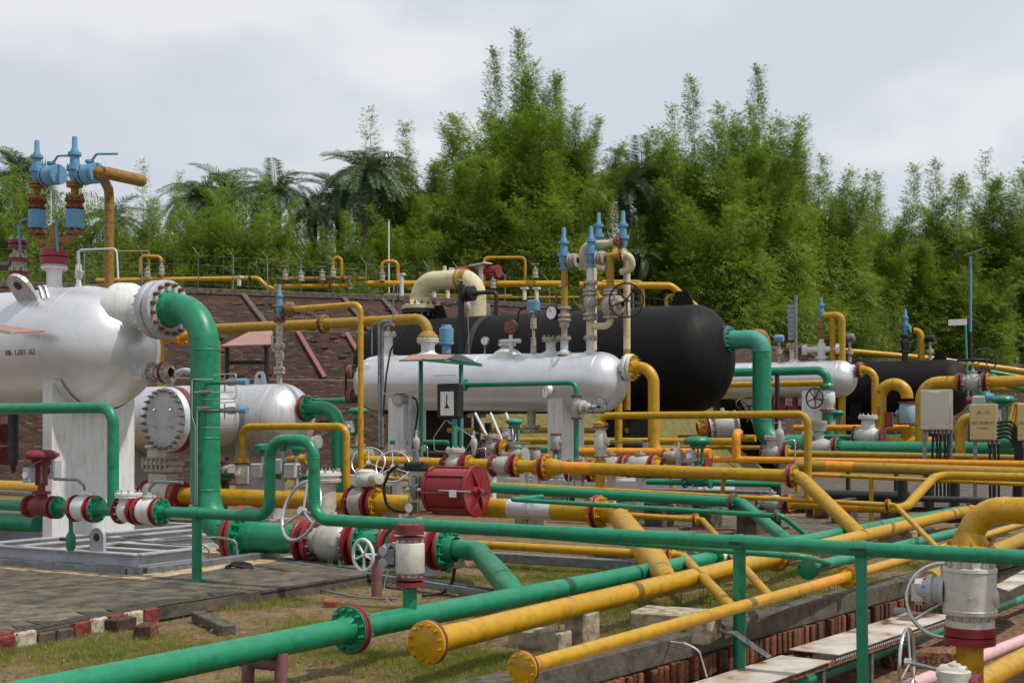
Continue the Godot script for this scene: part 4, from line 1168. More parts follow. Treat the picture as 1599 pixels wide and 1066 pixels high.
	for e in [1.3, 2.0, 2.6, 4.4]: beam.call(s0 - U * e + W * 0.07, s0 - U * e + W * 3.53, 0.194)
	for e in [0.5]: beam.call(s0 - U * 1.24 + W * e, s0 - U * 0.07 + W * e, 0.19)
	ob("deck_plate", M.new().box(s0 - U * 2.3 + W * 2.2 + UP * 0.19, U, UP, W, Vector3(0.55, 0.012, 2.4)), mt.grey_paint, sk)
	var le = s0 - U * 0.62 + UP * 0.33
	pts = []
	for k in 9: pts.append(le + UP * 0.14 + (U * cos(PI * k / 8) + UP * sin(PI * k / 8)) * 0.105)
	pts.append_array([le - U * 0.105 - UP * 0.02, le + U * 0.105 - UP * 0.02])
	var eye = ob("lifting_eye", M.new().prism(pts, -W, 0.04), mt.grey_paint, sk)
	ob("eye_hole", M.new().cyl(le + UP * 0.14 - W * 0.004, le + UP * 0.14 + W * 0.02, 0.045, 14), mt.ink, eye)
	# galvanised cable tray that runs round the skid
	var t0 = s0 - W * 0.14 + UP * 0.02
	var ct = th("cable_tray", "galvanised cable tray on short feet running round the grey skid", "cable tray", t0)
	for e in [[t0 - U * 7, t0 + U * 0.02], [t0 + U * 0.12 + W * 0.10, t0 + U * 0.12 + W * 3.4], [t0 + U * 0.12 + W * 3.4, t0 + U * 5.6 + W * 3.2]]:
		ob("tray", M.new().bar(e[0] + UP * 0.12, e[1] + UP * 0.12, 0.13, 0.11, UP, 0.008), mt.galv, ct)
	ob("corner", M.new().bar(t0 + UP * 0.12, t0 + U * 0.12 + W * 0.10 + UP * 0.12, 0.13, 0.108), mt.galv, ct)
	for e in 6: ob("foot", M.new().box(t0 - U * (0.4 + e * 1.1) + UP * 0.03, U, UP, W, Vector3(0.1, 0.08, 0.12)), mt.dark_pipe, ct)
	var tr2 = th("loose_tube", "thin loose steel tube lying over the skid's corner", "tubing", s0 + UP * 0.33)
	ob("tube", M.new().bend([s0 - U * 1.5 + W * 0.9 + UP * 0.37, s0 - U * 0.2 + W * 0.7 + UP * 0.36, s0 + U * 0.10 + W * 0.95 + UP * 0.34, s0 + U * 0.12 + W * 0.95 + UP * 0.1], 0.012, 0.07, 6, false), mt.galv, tr2)
	var tr3 = th("loose_tube", "thin bent steel tube near the green outlet flange on the skid", "tubing", s0 + W * 1.2 + UP * 0.33)
	ob("tube", M.new().bend([s0 - U * 0.6 + W * 0.9 + UP * 0.36, s0 - U * 0.1 + W * 1.3 + UP * 0.4, s0 + U * 0.1 + W * 1.4 + UP * 0.36, s0 + U * 0.13 + W * 1.4 + UP * 0.1], 0.014, 0.07, 6, false), mt.galv, tr3)

	# green bypass at the front: valves in a row, then the long handrail-high line
	var h = 10.9
	var row = func(px: float, py := 797.0) -> Vector3: var p := B(px, py, h); p.y = 0.79; return p
	var x0: Vector3 = row.call(-70.0)
	line("green_feed_pipe", "green pipe entering beside the maroon control valve", [x0, row.call(40.0)], 0.062, mt.green)
	control("maroon_control_valve", "maroon pan-topped control valve in the green line by the skid", row.call(64.0), U, 0.125, 0.58, 0.19, mt.maroon, mt.maroon, mt.maroon)
	var s1 = line("green_spool", "short green flanged spool with a drain cock below it", [row.call(88.0), row.call(116.0)], 0.06, mt.green)
	fset(s1, row.call(88.0), U, 0.125, 0.06, mt.maroon, null, mt.green, 8)
	var dc: Vector3 = row.call(115.0) - U * 0.05 - UP * 0.06
	ob("drain_pipe", M.new().cyl(dc, dc - UP * 0.2, 0.022, 10), mt.green, s1)
	ob("drain_cock", M.new().lathe(dc - UP * 0.2, Vector3.DOWN, [Vector2(0, 0.03), Vector2(0.04, 0.05), Vector2(0.16, 0.05), Vector2(0.2, 0.03), Vector2(0.2, 0)], 10), mt.green, s1)
	ob("drain_handle", M.new().cyl(dc - UP * 0.28 - U * 0.06, dc - UP * 0.28 - U * 0.16, 0.02, 8), mt.rust_bright, s1)
	valve("white_ball_valve", "white ball valve with bent lever, red rings, left of the green riser's tee", row.call(131.0), U, {"R": 0.145, "L": 0.27, "kind": "wafer", "body": mt.white, "rim": mt.red, "lever": -U, "lever_L": 0.46, "lever_mat": mt.galv, "bolt": mt.steel})
	var ris = th("green_goose_neck", "green pipe rising beside the white saddle and running off along the big silver vessel", "pipe", row.call(176.0))
	var e0: Vector3 = row.call(176.0)
	fset(ris, row.call(148.0), U, 0.145, 0.06, mt.red, null, mt.green, 8)
	pipe(ris, [row.call(148.0), row.call(186.0)], 0.068, mt.green)
	var ty = Y(e0, 636)
	pipe(ris, [e0, ty, ty - U * 4.2], 0.06, mt.green, 0.17)
	valve("white_check_valve", "white check valve with bolted cover right of the green tee", row.call(200.0), U, {"R": 0.145, "L": 0.24, "kind": "check", "bonnet": 0.13, "body": mt.white, "rim": mt.red, "bolt": mt.grey_paint})
	valve("white_ball_valve", "white ball valve with straight lever, joined to the long green line", row.call(233.0), U, {"R": 0.145, "L": 0.27, "kind": "wafer", "body": mt.white, "rim": mt.red, "lever": U, "lever_L": 0.46, "lever_mat": mt.galv, "bolt": mt.steel})
	var hl = th("long_green_line", "long waist-high green line with an upright loop, crossing the whole yard", "pipe", row.call(305.0))
	fset(hl, row.call(249.0), U, 0.145, 0.062, mt.red, null, mt.green, 8)
	var l1: Vector3 = row.call(249.0)
	var u0: Vector3 = row.call(421.0); var u1: Vector3 = row.call(490.0)
	var end = B(1700, 876, h); end.y = 0.72
	u1.y = 0.78
	pipe(hl, [l1, u0, Y(u0, 687), Vector3(u1.x, Y(u0, 687).y, u1.z), u1, end], 0.056, mt.green, 0.17)
	for e in [[307.0, 0.12, 1], [1155.0, PIT, 1], [1345.0, PIT, 1]]:
		var p = B(e[0], 840, h)
		p.y = lerpf(u1.y, end.y, clampf((p - u1).length() / (end - u1).length(), 0, 1)) if e[0] > 500 else 0.79
		var w = 0.05 if e[0] < 1300 else 0.034
		var po = th("green_post", {307.0: "green pipe post on a foot plate beside the skid", 1155.0: "thick green pipe post standing in the brick-sided trench", 1345.0: "thin green angle post in the trench before the plate walkway"}[e[0]], "post", Vector3(p.x, e[1], p.z), "posts of the long green line")
		if e[0] < 1300: ob("pole", M.new().cyl(Vector3(p.x, e[1], p.z), p - UP * 0.05, w, 16), mt.green, po)
		else:
			var f = Vector3(p.x, e[1], p.z) + U * 0.03 - W * 0.04
			ob("pole", M.new().bar(f, p - UP * 0.06, 0.075, 0.06, W, 0.004), mt.green, po)
		ob("foot_plate", M.new().box(Vector3(p.x, e[1] + 0.008, p.z), U, UP, W, Vector3(0.2, 0.016, 0.2)), mt.green, po)
		ob("clamp", M.new().lathe(p - U * 0.04, U, [Vector2(0, 0.057), Vector2(0, 0.065), Vector2(0.08, 0.065), Vector2(0.08, 0.057)], 20), mt.green, po)
		if e[0] > 500: ob("clamp_bolt", M.new().bar(p - W * 0.07 - U * 0.06, p - W * 0.07 + U * 0.05, 0.02, 0.02), mt.dark_pipe, po)
	# small grey box and dark pipework at the edge of view
	var bx: Vector3 = row.call(42.0) + UP * 0.4 + W * 0.3
	var gb2 = th("grey_gauge_box", "small grey instrument box with a dark dial beside the maroon valve", "instrument", bx)
	ob("case", M.new().box(bx, U, UP, W, Vector3(0.28, 0.22, 0.12), 0.015), mt.grey_paint, gb2)
	ob("dial", M.new().cyl(bx - W * 0.06, bx - W * 0.075, 0.075, 20), mt.ink, gb2)
	var dp = B(20, 700, 13.5)
	var dk = line("dark_drain_pipe", "dark tapered drain pipe hanging under the silver vessel", [Y(dp, 610), Y(dp, 718)], 0.07, mt.dark_pipe)
	ob("outlet_cone", M.new().cyl(Y(dp, 718), Y(dp, 738), 0.07, 14, 0.02), mt.dark_pipe, dk)
	pipe(dk, [Y(dp, 690), Y(dp, 690) - U * 0.6], 0.04, mt.dark_pipe)
	for e in [676.0, 712.0]: ob("flange", M.new().lathe(Y(dp, e) - U * 0.16, U, [Vector2(-0.06, 0), Vector2(-0.06, 0.13), Vector2(0.02, 0.13), Vector2(0.02, 0)], 18), mt.maroon, dk)
	var pl = B(-20, 820, 13.0); pl.y = 0.42
	line("low_green_pipe", "low green pipe behind the maroon control valve", [pl - U * 1.5, B(60, 820, 13.0) * Vector3(1, 0, 1) + UP * 0.42], 0.12, mt.green)
	var pin = B(-20, 660, 12.2); pin.y = 0.88
	line("slanted_grey_tube", "slanted grey conduit sticking in beside the maroon valve", [pin - U * 0.4 - UP * 0.0, row.call(44.0) + W * 0.2 + UP * 0.12], 0.022, mt.galv)
	# sheet canopy at the very edge
	var cp = B(2, 520, 11.8)
	var cn = th("small_canopy", "edge of a small pale sheet canopy before the big silver vessel", "canopy", Vector3(cp.x - 0.5, 0, cp.z))
	ob("sheet", M.new().prism([cp + U * 0.16, cp + U * 0.16 + W * 0.5 + UP * 0.06, cp - U * 0.6 + W * 0.5 + UP * 0.16, cp - U * 0.6 + UP * 0.12], UP, 0.02), mt.roof_red, cn)
	ob("edge_strip", M.new().bar(cp + U * 0.17, cp - U * 0.6 + UP * 0.12, 0.02, 0.03), mt.cream, cn)
	ob("post", M.new().cyl(Vector3(cp.x - 0.6, 0, cp.z), Vector3(cp.x - 0.55, cp.y + 0.2, cp.z), 0.03, 8), mt.black, cn)
func V0(p: Vector3, y: float) -> Vector3: return Vector3(p.x, y, p.z)
# ---- the middle rows: second and third silver vessels, the black vessel, their lines and instruments
func pill(t: Node, a: Vector3, d: Vector3, prof: Array, m: Material, called := "spool", seg := 18) -> MeshInstance3D:
	return ob(called, M.new().lathe(a, d, prof, seg), m, t)
func middle() -> void:
	second_vessel()
	big_yellow()
	third_vessel()
	black_vessel()
	mid_yellow()
	clutter()

func second_vessel() -> void:
	var H = 19.1
	var ay = 1.80
	var r = 0.62
	var a = B(150, 657, H); var b = B(440, 657, H)
	a.y = ay; b.y = ay
	var v = vessel("silver_vessel", "squat silver vessel with a round bolted manway, behind the thick green riser", a, b, r, 0.5, mt.silver_old)
	for px in [230.0, 405.0]:
		var c = B(px, 657, H); c.y = ay
		saddle(v, c, r, 0.1, 1.0, 0.16, mt.grey_paint)
	# lifting lug on top
	var lg = B(405, 595, H); lg.y = ay + r
	var pts = []
	for k in 9: pts.append(lg + UP * 0.12 + (U * cos(PI * k / 8) + UP * sin(PI * k / 8)) * 0.1)
	pts.append_array([lg - U * 0.14 - UP * 0.06, lg + U * 0.14 - UP * 0.06])
	var lug = ob("lifting_lug", M.new().prism(pts, -W, 0.04), mt.silver_old, v)
	ob("lug_eye", M.new().cyl(lg + UP * 0.13 - W * 0.004, lg + UP * 0.13 + W * 0.01, 0.035, 12), mt.ink, lug)
	# end nozzle and green bend
	var nz = B(478, 637, H); nz.y = ay + 0.20
	ob("nozzle", M.new().lathe(nz - U * 0.5, U, [Vector2(0, 0.34), Vector2(0.1, 0.32), Vector2(0.2, 0.2), Vector2(0.45, 0.16)], 24, 0.4), mt.silver_old, v)
	fset(v, nz, U, 0.225, 0.115, mt.maroon, mt.silver_old, mt.green, 10)
	var g = th("green_outlet_bend", "green outlet bend of the squat silver vessel with the manway", "pipe", nz)
	var e = B(528, 640, H)
	pipe(g, [nz + U * 0.08, V0(e, nz.y), V0(e, 0.3)], 0.113, mt.green, 0.34)
	# manway
	var mw = P(262, 655, 20.2)
	var face = (-W * 0.94 - U * 0.10).normalized()
	var mt_ = th("manway", "round grey bolted manway cover with two handles and a maroon ring", "manway", mw - UP * 0.5)
	ob("neck", M.new().cyl(mw - face * 1.1, mw, 0.44, 30), mt.silver_old, mt_)
	ob("ring_flange", M.new().lathe(mw - face * 0.16, face, [Vector2(0, 0), Vector2(0, 0.53), Vector2(0.12, 0.53), Vector2(0.12, 0)], 40), mt.maroon, mt_)
	var cv = ob("cover", M.new().lathe(mw - face * 0.03, face, [Vector2(0, 0), Vector2(0, 0.52), Vector2(0.09, 0.52), Vector2(0.11, 0.505), Vector2(0.11, 0)], 40), mt.cover_grey, mt_)
	stuff(ob("bolts", bolts(mw + face * 0.08, face, 0.465, 24, 0.062), mt.steel, cv))
	var sx = face.cross(UP).normalized()
	for s in [-1.0, 1.0]:
		var h = mw + face * 0.08 + sx * 0.2 * s
		ob("handle", M.new().bend([h + UP * 0.16 - face * 0.01, h + UP * 0.16 + face * 0.06, h - UP * 0.12 + face * 0.06, h - UP * 0.12 - face * 0.01], 0.012, 0.03, 8, false), mt.bright, cv)
	# davit ring behind
	ob("davit", M.new().bend([mw + sx * -0.45 + UP * 0.72 - face * 0.3, mw + sx * 0.1 + UP * 0.82 - face * 0.3, mw + sx * 0.62 + UP * 0.3 - face * 0.3, mw + sx * 0.62 - UP * 0.5 - face * 0.3], 0.05, 0.4, 12), mt.grey_paint, mt_)
	# relief stack on top
	var n = B(436, 600, H); n.y = ay + r - 0.03
	var st = th("relief_stack", "white stacked valves under the lone blue relief valve", "valve", n)
	pill(st, n, UP, [Vector2(-0.1, 0.05), Vector2(0.2, 0.045), Vector2(0.2, 0.095), Vector2(0.24, 0.095), Vector2(0.24, 0.075), Vector2(0.26, 0.075), Vector2(0.26, 0.095), Vector2(0.3, 0.095), Vector2(0.32, 0.055), Vector2(0.4, 0.05), Vector2(0.46, 0.075), Vector2(0.54, 0.075), Vector2(0.58, 0.05), Vector2(0.64, 0.095), Vector2(0.69, 0.095), Vector2(0.71, 0.06), Vector2(0.82, 0.05), Vector2(0.92, 0.065), Vector2(1.0, 0.045), Vector2(1.06, 0.045)], mt.valve_rust, "valve_body")
	ob("lever", M.new().bend([n + UP * 0.56 - U * 0.08, n + UP * 0.62 - U * 0.16, n + UP * 0.85 - U * 0.17], 0.014, 0.03, 6, false), mt.valve, st)
	pill(st, n + UP * 1.06, UP, [Vector2(0, 0), Vector2(0, 0.1), Vector2(0.04, 0.1), Vector2(0.04, 0.08), Vector2(0.06, 0.08), Vector2(0.06, 0.1), Vector2(0.1, 0.1), Vector2(0.1, 0)], mt.rust, "flange")
	var rb = n + UP * 1.16
	var top = Y(n, 444)
	relief("blue_relief_valve", "lone rust-streaked blue relief valve above the squat silver vessel", rb, top.y - rb.y, U, mt.blue, "", 1.0)
	var o = rb + UP * (top.y - rb.y) * 0.2 + U * 0.12
	var yl = th("thin_yellow_relief_pipe", "yellow relief pipe running from the rusty flange and turning down", "pipe", o)
	pill(yl, o, U, [Vector2(0, 0), Vector2(0, 0.11), Vector2(0.04, 0.11), Vector2(0.04, 0.08), Vector2(0.08, 0.08), Vector2(0.08, 0.13), Vector2(0.14, 0.13), Vector2(0.17, 0.1), Vector2(0.22, 0.05)], mt.rust, "flange")
	var dn = B(563, 520, H)
	pipe(yl, [o + U * 0.2, V0(dn, o.y + 0.02), V0(dn, 0.4)], 0.046, mt.yellow, 0.14)
	# yellow hooked line on a maroon-ringed valve
	var q = B(378, 745, 18.2)
	var vv = valve("small_upright_valve", "upright white valve with maroon rings under the yellow hooked pipe", Y(q, 740), UP, {"R": 0.12, "L": 0.36, "kind": "wafer", "body": mt.cream_valve, "rim": mt.maroon, "up": -W, "cat": "valve"})
	var hk = line("yellow_hooked_pipe", "thin yellow pipe rising from the upright valve and hooking down beside the green bend", [Y(q, 722), Y(q, 666), V0(B(541, 668, 18.2), Y(q, 666).y), V0(B(541, 668, 18.2), 0.5)], 0.056, mt.yellow, 0.17)
	pill(hk, Y(q, 722), UP, [Vector2(0, 0.1), Vector2(0.05, 0.1), Vector2(0.08, 0.06), Vector2(0.16, 0.05)], mt.yellow, "neck")
	# orange elbow above, running behind the riser
	var oe = B(282, 524, 22.0)
	var ol = line("orange_flanged_bend", "orange pipe with a flange joining behind the big green bend", [oe - U * 0.4 - W * 0.1, oe + U * 0.2, oe + U * 0.95, V0(oe, 1.0) + U * 0.95], 0.09, mt.orange, 0.25)
	fset(ol, oe, U, 0.2, 0.09, mt.orange, mt.orange, mt.orange, 8)

func big_yellow() -> void:
	var H = 17.7
	var at = func(px: float) -> Vector3: var p := B(px, 785, H); p.y = 0.56 - 0.006 * (px - 400) / 100.0; return p
	var L = th("big_yellow_pipe", "big yellow pipe with a bare metal band, running behind the green riser to an elbow", "pipe", at.call(600.0))
	var end: Vector3 = at.call(962.0)
	var y1 = on(C(668, 1003, 0.3), C(1540, 790, 0.3), 1052) + Vector3(-0.03, 0, -0.08)
	pipe(L, [at.call(285.0), at.call(540.0)], 0.138, mt.yellow)
	pipe(L, [at.call(590.0), at.call(796.0)], 0.138, mt.yellow)
	pipe(L, [at.call(796.0), at.call(864.0)], 0.1385, mt.silver, -1, "bare_band")
	ob("band_seam", M.new().ring(at.call(829.0), U, 0.1385), mt.dial_grey, L)
	pipe(L, [at.call(864.0), end, end.lerp(y1, 0.8)], 0.138, mt.yellow, 0.42)
	ob("reducer", M.new().cyl(end.lerp(y1, 0.795), y1, 0.138, 20, 0.078), mt.yellow, L)
	fset(L, at.call(934.0), U, 0.235, 0.138, mt.red, mt.yellow, mt.yellow, 12, 0.035)
	# gate valve with the tiered cream bonnet
	var g: Vector3 = at.call(254.0)
	var t = th("gate_valve", "large gate valve with a tiered cream bonnet and maroon flanges, under the manway", "valve", g)
	ob("body", M.new().lathe(g, U, [Vector2(-0.36, 0.2), Vector2(-0.1, 0.24), Vector2(0.1, 0.24), Vector2(0.36, 0.2)], 22), mt.cream_valve, t)
	for e in [-1.0, 1.0]:
		var f = ob("flange", M.new().lathe(g + U * 0.36 * e, U * e, [Vector2(0, 0), Vector2(0, 0.24), Vector2(0.06, 0.24), Vector2(0.06, 0)], 24), mt.red, t)
		stuff(ob("bolts", bolts(g + U * 0.36 * e, -U * e, 0.2, 12, 0.04), mt.valve, f))
	for e in [[0.2, 0.40, 0.16, 0.30], [0.38, 0.56, 0.10, 0.36], [0.48, 0.62, 0.08, 0.40], [0.58, 0.46, 0.18, 0.30], [0.76, 0.54, 0.06, 0.34], [0.82, 0.40, 0.16, 0.26]]:
		ob("bonnet_tier", M.new().box(g + UP * (e[0] + e[2] / 2), U, UP, W, Vector3(e[1], e[2], e[3]), 0.02), mt.cream_valve, t)
	var bl = M.new()
	for k in 6:
		for e in [0.47, 0.57]: bl.cyl(g + UP * (e - 0.05) + U * (k * 0.1 - 0.25) - W * 0.2, g + UP * (e + 0.05) + U * (k * 0.1 - 0.25) - W * 0.2, 0.024, 6)
	stuff(ob("bonnet_bolts", bl, mt.valve, t))
	var yf = th("yellow_flange_spool", "yellow flange between the gate valve and the thick green riser", "pipe", at.call(282.0))
	fset(yf, at.call(272.0), U, 0.235, 0.138, mt.red, null, mt.yellow, 12)
	var back = line("yellow_line_left", "yellow pipe passing behind the maroon control valve and white saddle", [at.call(-120.0) + UP * 0.02, at.call(236.0)], 0.138, mt.yellow)
	fset(back, at.call(234.0), U, 0.235, 0.138, mt.red, mt.yellow, null, 12)
	# main valve group before the actuator
	valve("ring_valve", "grey ring-shaped valve between two maroon flanges beside the cream bonnet", at.call(563.0), U, {"R": 0.24, "L": 0.36, "kind": "wafer", "body": mt.valve, "rim": mt.red, "nb": 12, "bolt": mt.steel})
	var yn = th("yellow_weld_neck", "yellow weld-neck flange at the inlet of the actuated valve", "pipe", at.call(588.0))
	fset(yn, at.call(583.0), U, 0.24, 0.138, mt.red, null, mt.yellow, 12, 0.06)
	var cb: Vector3 = at.call(521.0) - W * 0.25
	var cp = th("cream_bonnet_valve", "large valve with a wide cream round bonnet behind the handwheel", "valve", cb)
	ob("body", M.new().lathe(cb, UP, [Vector2(-0.35, 0.17), Vector2(-0.1, 0.2), Vector2(0.2, 0.18), Vector2(0.30, 0.2), Vector2(0.30, 0.26), Vector2(0.34, 0.27), Vector2(0.35, 0.24), Vector2(0.40, 0.24), Vector2(0.40, 0.27), Vector2(0.45, 0.26), Vector2(0.47, 0.16), Vector2(0.47, 0)], 26), mt.cream_valve, cp)
	stuff(ob("bonnet_bolts", bolts(cb + UP * 0.45, UP, 0.235, 12, 0.04), mt.valve_rust, cp))
	ob("name_plate", M.new().box(cb + UP * 0.06 - W * 0.23, U, UP, W, Vector3(0.22, 0.14, 0.01)), mt.white, cp)
	var kb: Vector3 = at.call(572.0) + UP * 0.25
	var kn = th("round_gearbox", "cream round gearbox with a side knob and maroon top on the ring valve", "valve", kb)
	pill(kn, kb, UP, [Vector2(0, 0.12), Vector2(0.06, 0.17), Vector2(0.16, 0.17), Vector2(0.18, 0.15), Vector2(0.22, 0.15), Vector2(0.25, 0.08), Vector2(0.25, 0)], mt.cream_valve, "body")
	pill(kn, kb + UP * 0.12, (U - W * 0.4).normalized(), [Vector2(0.1, 0.07), Vector2(0.26, 0.07), Vector2(0.28, 0.09), Vector2(0.36, 0.085), Vector2(0.38, 0)], mt.cream_valve, "knob")
	# the red spring actuator
	var ac: Vector3 = at.call(742.0) - W * 0.55; ac.y = Y(ac, 766).y
	var A = th("red_actuator", "large red cylindrical valve actuator with a domed ribbed end plate", "actuator", ac - UP * 0.36)
	var x0 = ac - U * 0.34; var x1 = ac + U * 0.36
	ob("cylinder", M.new().lathe(x0, U, [Vector2(0, 0), Vector2(0, 0.335), Vector2(0.05, 0.335), Vector2(0.05, 0.315), Vector2(0.66, 0.315)], 40), mt.actuator, A)
	var ep = ob("end_plate", M.new().lathe(x1 - U * 0.04, U, [Vector2(0, 0), Vector2(0, 0.355), Vector2(0.035, 0.36), Vector2(0.05, 0.35), Vector2(0.05, 0)], 40), mt.actuator, A)
	pill(ep, x1, U, [Vector2(0, 0.11), Vector2(0.03, 0.09), Vector2(0.04, 0.05), Vector2(0.08, 0.05), Vector2(0.08, 0)], mt.actuator, "hub")
	pill(ep, x1 + U * 0.06, U, [Vector2(0, 0.03), Vector2(0.04, 0.03), Vector2(0.04, 0)], mt.steel, "nut")
	for k in 6:
		var e = UP.rotated(U, TAU * (k + 0.4) / 6)
		ob("rib", M.new().prism([x1 + U * 0.008 + e * 0.33, x1 + U * 0.06 + e * 0.1, x1 + e * 0.02, x1 + e * 0.34], e.cross(U), 0.016), mt.actuator, ep)
	for k in 8:
		var e = UP.rotated(U, TAU * (k + 0.1) / 8)
		ob("tie_rod", M.new().cyl(x0 + e * 0.325, x1 + e * 0.325, 0.016, 8), mt.actuator, A)
	for s in [0.25, 0.45]: ob("band", M.new().lathe(x0 + U * s, U, [Vector2(0, 0.314), Vector2(0.003, 0.319), Vector2(0.02, 0.319), Vector2(0.023, 0.314)], 40), mt.actuator, A)
	# bracket, limit switch, pressure gauge, hoses
	var pb = x0 - U * 0.16 - W * 0.16
	var br = ob("mounting_plate", M.new().box(pb, U, UP, W, Vector3(0.30, 0.56, 0.03), 0.006), mt.box_steel, A)
	ob("side_plate", M.new().box(pb + U * 0.14 + W * 0.2, U, UP, W, Vector3(0.03, 0.56, 0.36)), mt.box_steel, A)
	var ls = Y(pb, 728) - W * 0.05
	var lsw = th("limit_switch", "black ribbed limit switch box on top of the actuator bracket", "switch box", ls)
	ob("case", M.new().box(ls, U, UP, W, Vector3(0.34, 0.13, 0.16), 0.03), mt.black, lsw)
	ob("indicator", M.new().cyl(ls + UP * 0.06, ls + UP * 0.2, 0.045, 12), mt.galv, lsw)
	ob("gland", M.new().cyl(ls - U * 0.17, ls - U * 0.28, 0.03, 10), mt.steel, lsw)
	var hz = th("black_hose", "black cable hose hanging in a curve from the limit switch", "hose", ls - U * 0.3)
	ob("hose", M.new().bend([ls - U * 0.26, ls - U * 0.42 - UP * 0.02, ls - U * 0.56 - UP * 0.3, ls - U * 0.5 - UP * 0.55, ls - U * 0.38 - UP * 0.62, ls - U * 0.2 - UP * 0.64], 0.022, 0.2, 10, false), mt.rubber, hz)
	gauge("pressure_gauge", "white pressure gauge on the actuator's grey bracket", Y(pb, 806) - W * 0.05 - U * 0.08, Y(pb, 792) - W * 0.1 - U * 0.08, -W, 0.075, mt.steel)
	var rg = th("air_regulator", "small steel air regulator with thin pipes in front of the bracket", "regulator", Y(pb, 765) - W * 0.08)
	var rc = Y(pb, 764) - W * 0.09
	pill(rg, rc - UP * 0.14, UP, [Vector2(0, 0.03), Vector2(0.06, 0.05), Vector2(0.12, 0.07), Vector2(0.2, 0.07), Vector2(0.22, 0.04), Vector2(0.32, 0.035), Vector2(0.34, 0)], mt.steel, "body")
	pill(rg, rc + U * 0.1, U, [Vector2(-0.22, 0.03), Vector2(-0.1, 0.035), Vector2(0.08, 0.03), Vector2(0.1, 0.02)], mt.bright, "fitting")
	ob("rod", M.new().cyl(rc + U * 0.12, rc + U * 1.0 - W * 0.15, 0.013, 8), mt.bright, rg)
	ob("tag_plate", M.new().box(rc + U * 0.72 - W * 0.15 - UP * 0.03, U, UP, W, Vector3(0.11, 0.10, 0.005)), mt.paper, rg)
	ob("tube", M.new().bend([rc - UP * 0.1 - U * 0.1, rc - UP * 0.45 - U * 0.1], 0.008, -1, 6), mt.bright, rg)
	ob("tube", M.new().bend([rc + U * 0.06 + UP * 0.1, rc + U * 0.06 - UP * 0.5], 0.008, -1, 6), mt.bright, rg)
	ob("foot_bracket", M.new().bar(rc - UP * 0.42 - U * 0.25, rc - UP * 0.3 + U * 0.3, 0.05, 0.02), mt.galv, rg)
	# handwheel pair of the two grey valves beyond
	for e in [[700.0, 725.0, 20.5, "slim handwheel on the yellow valve behind the actuator's hose"], [845.0, 735.0, 20.0, ""]]:
		if e[0] > 800: continue
		var wc = P(575, 722, 20.5)
		for s in 2:
			var c = wc + U * 0.48 * s - UP * 0.06 * s
			var w = th("spare_handwheel", ["tilted steel handwheel just left of the round gearbox's knob", "tilted steel handwheel just above the black hose"][s], "handwheel", c, "")
			wheel(w, c, (UP * 0.6 - W + U * 0.5).normalized(), 0.27, 0.016, mt.bright, 3, 0.35)

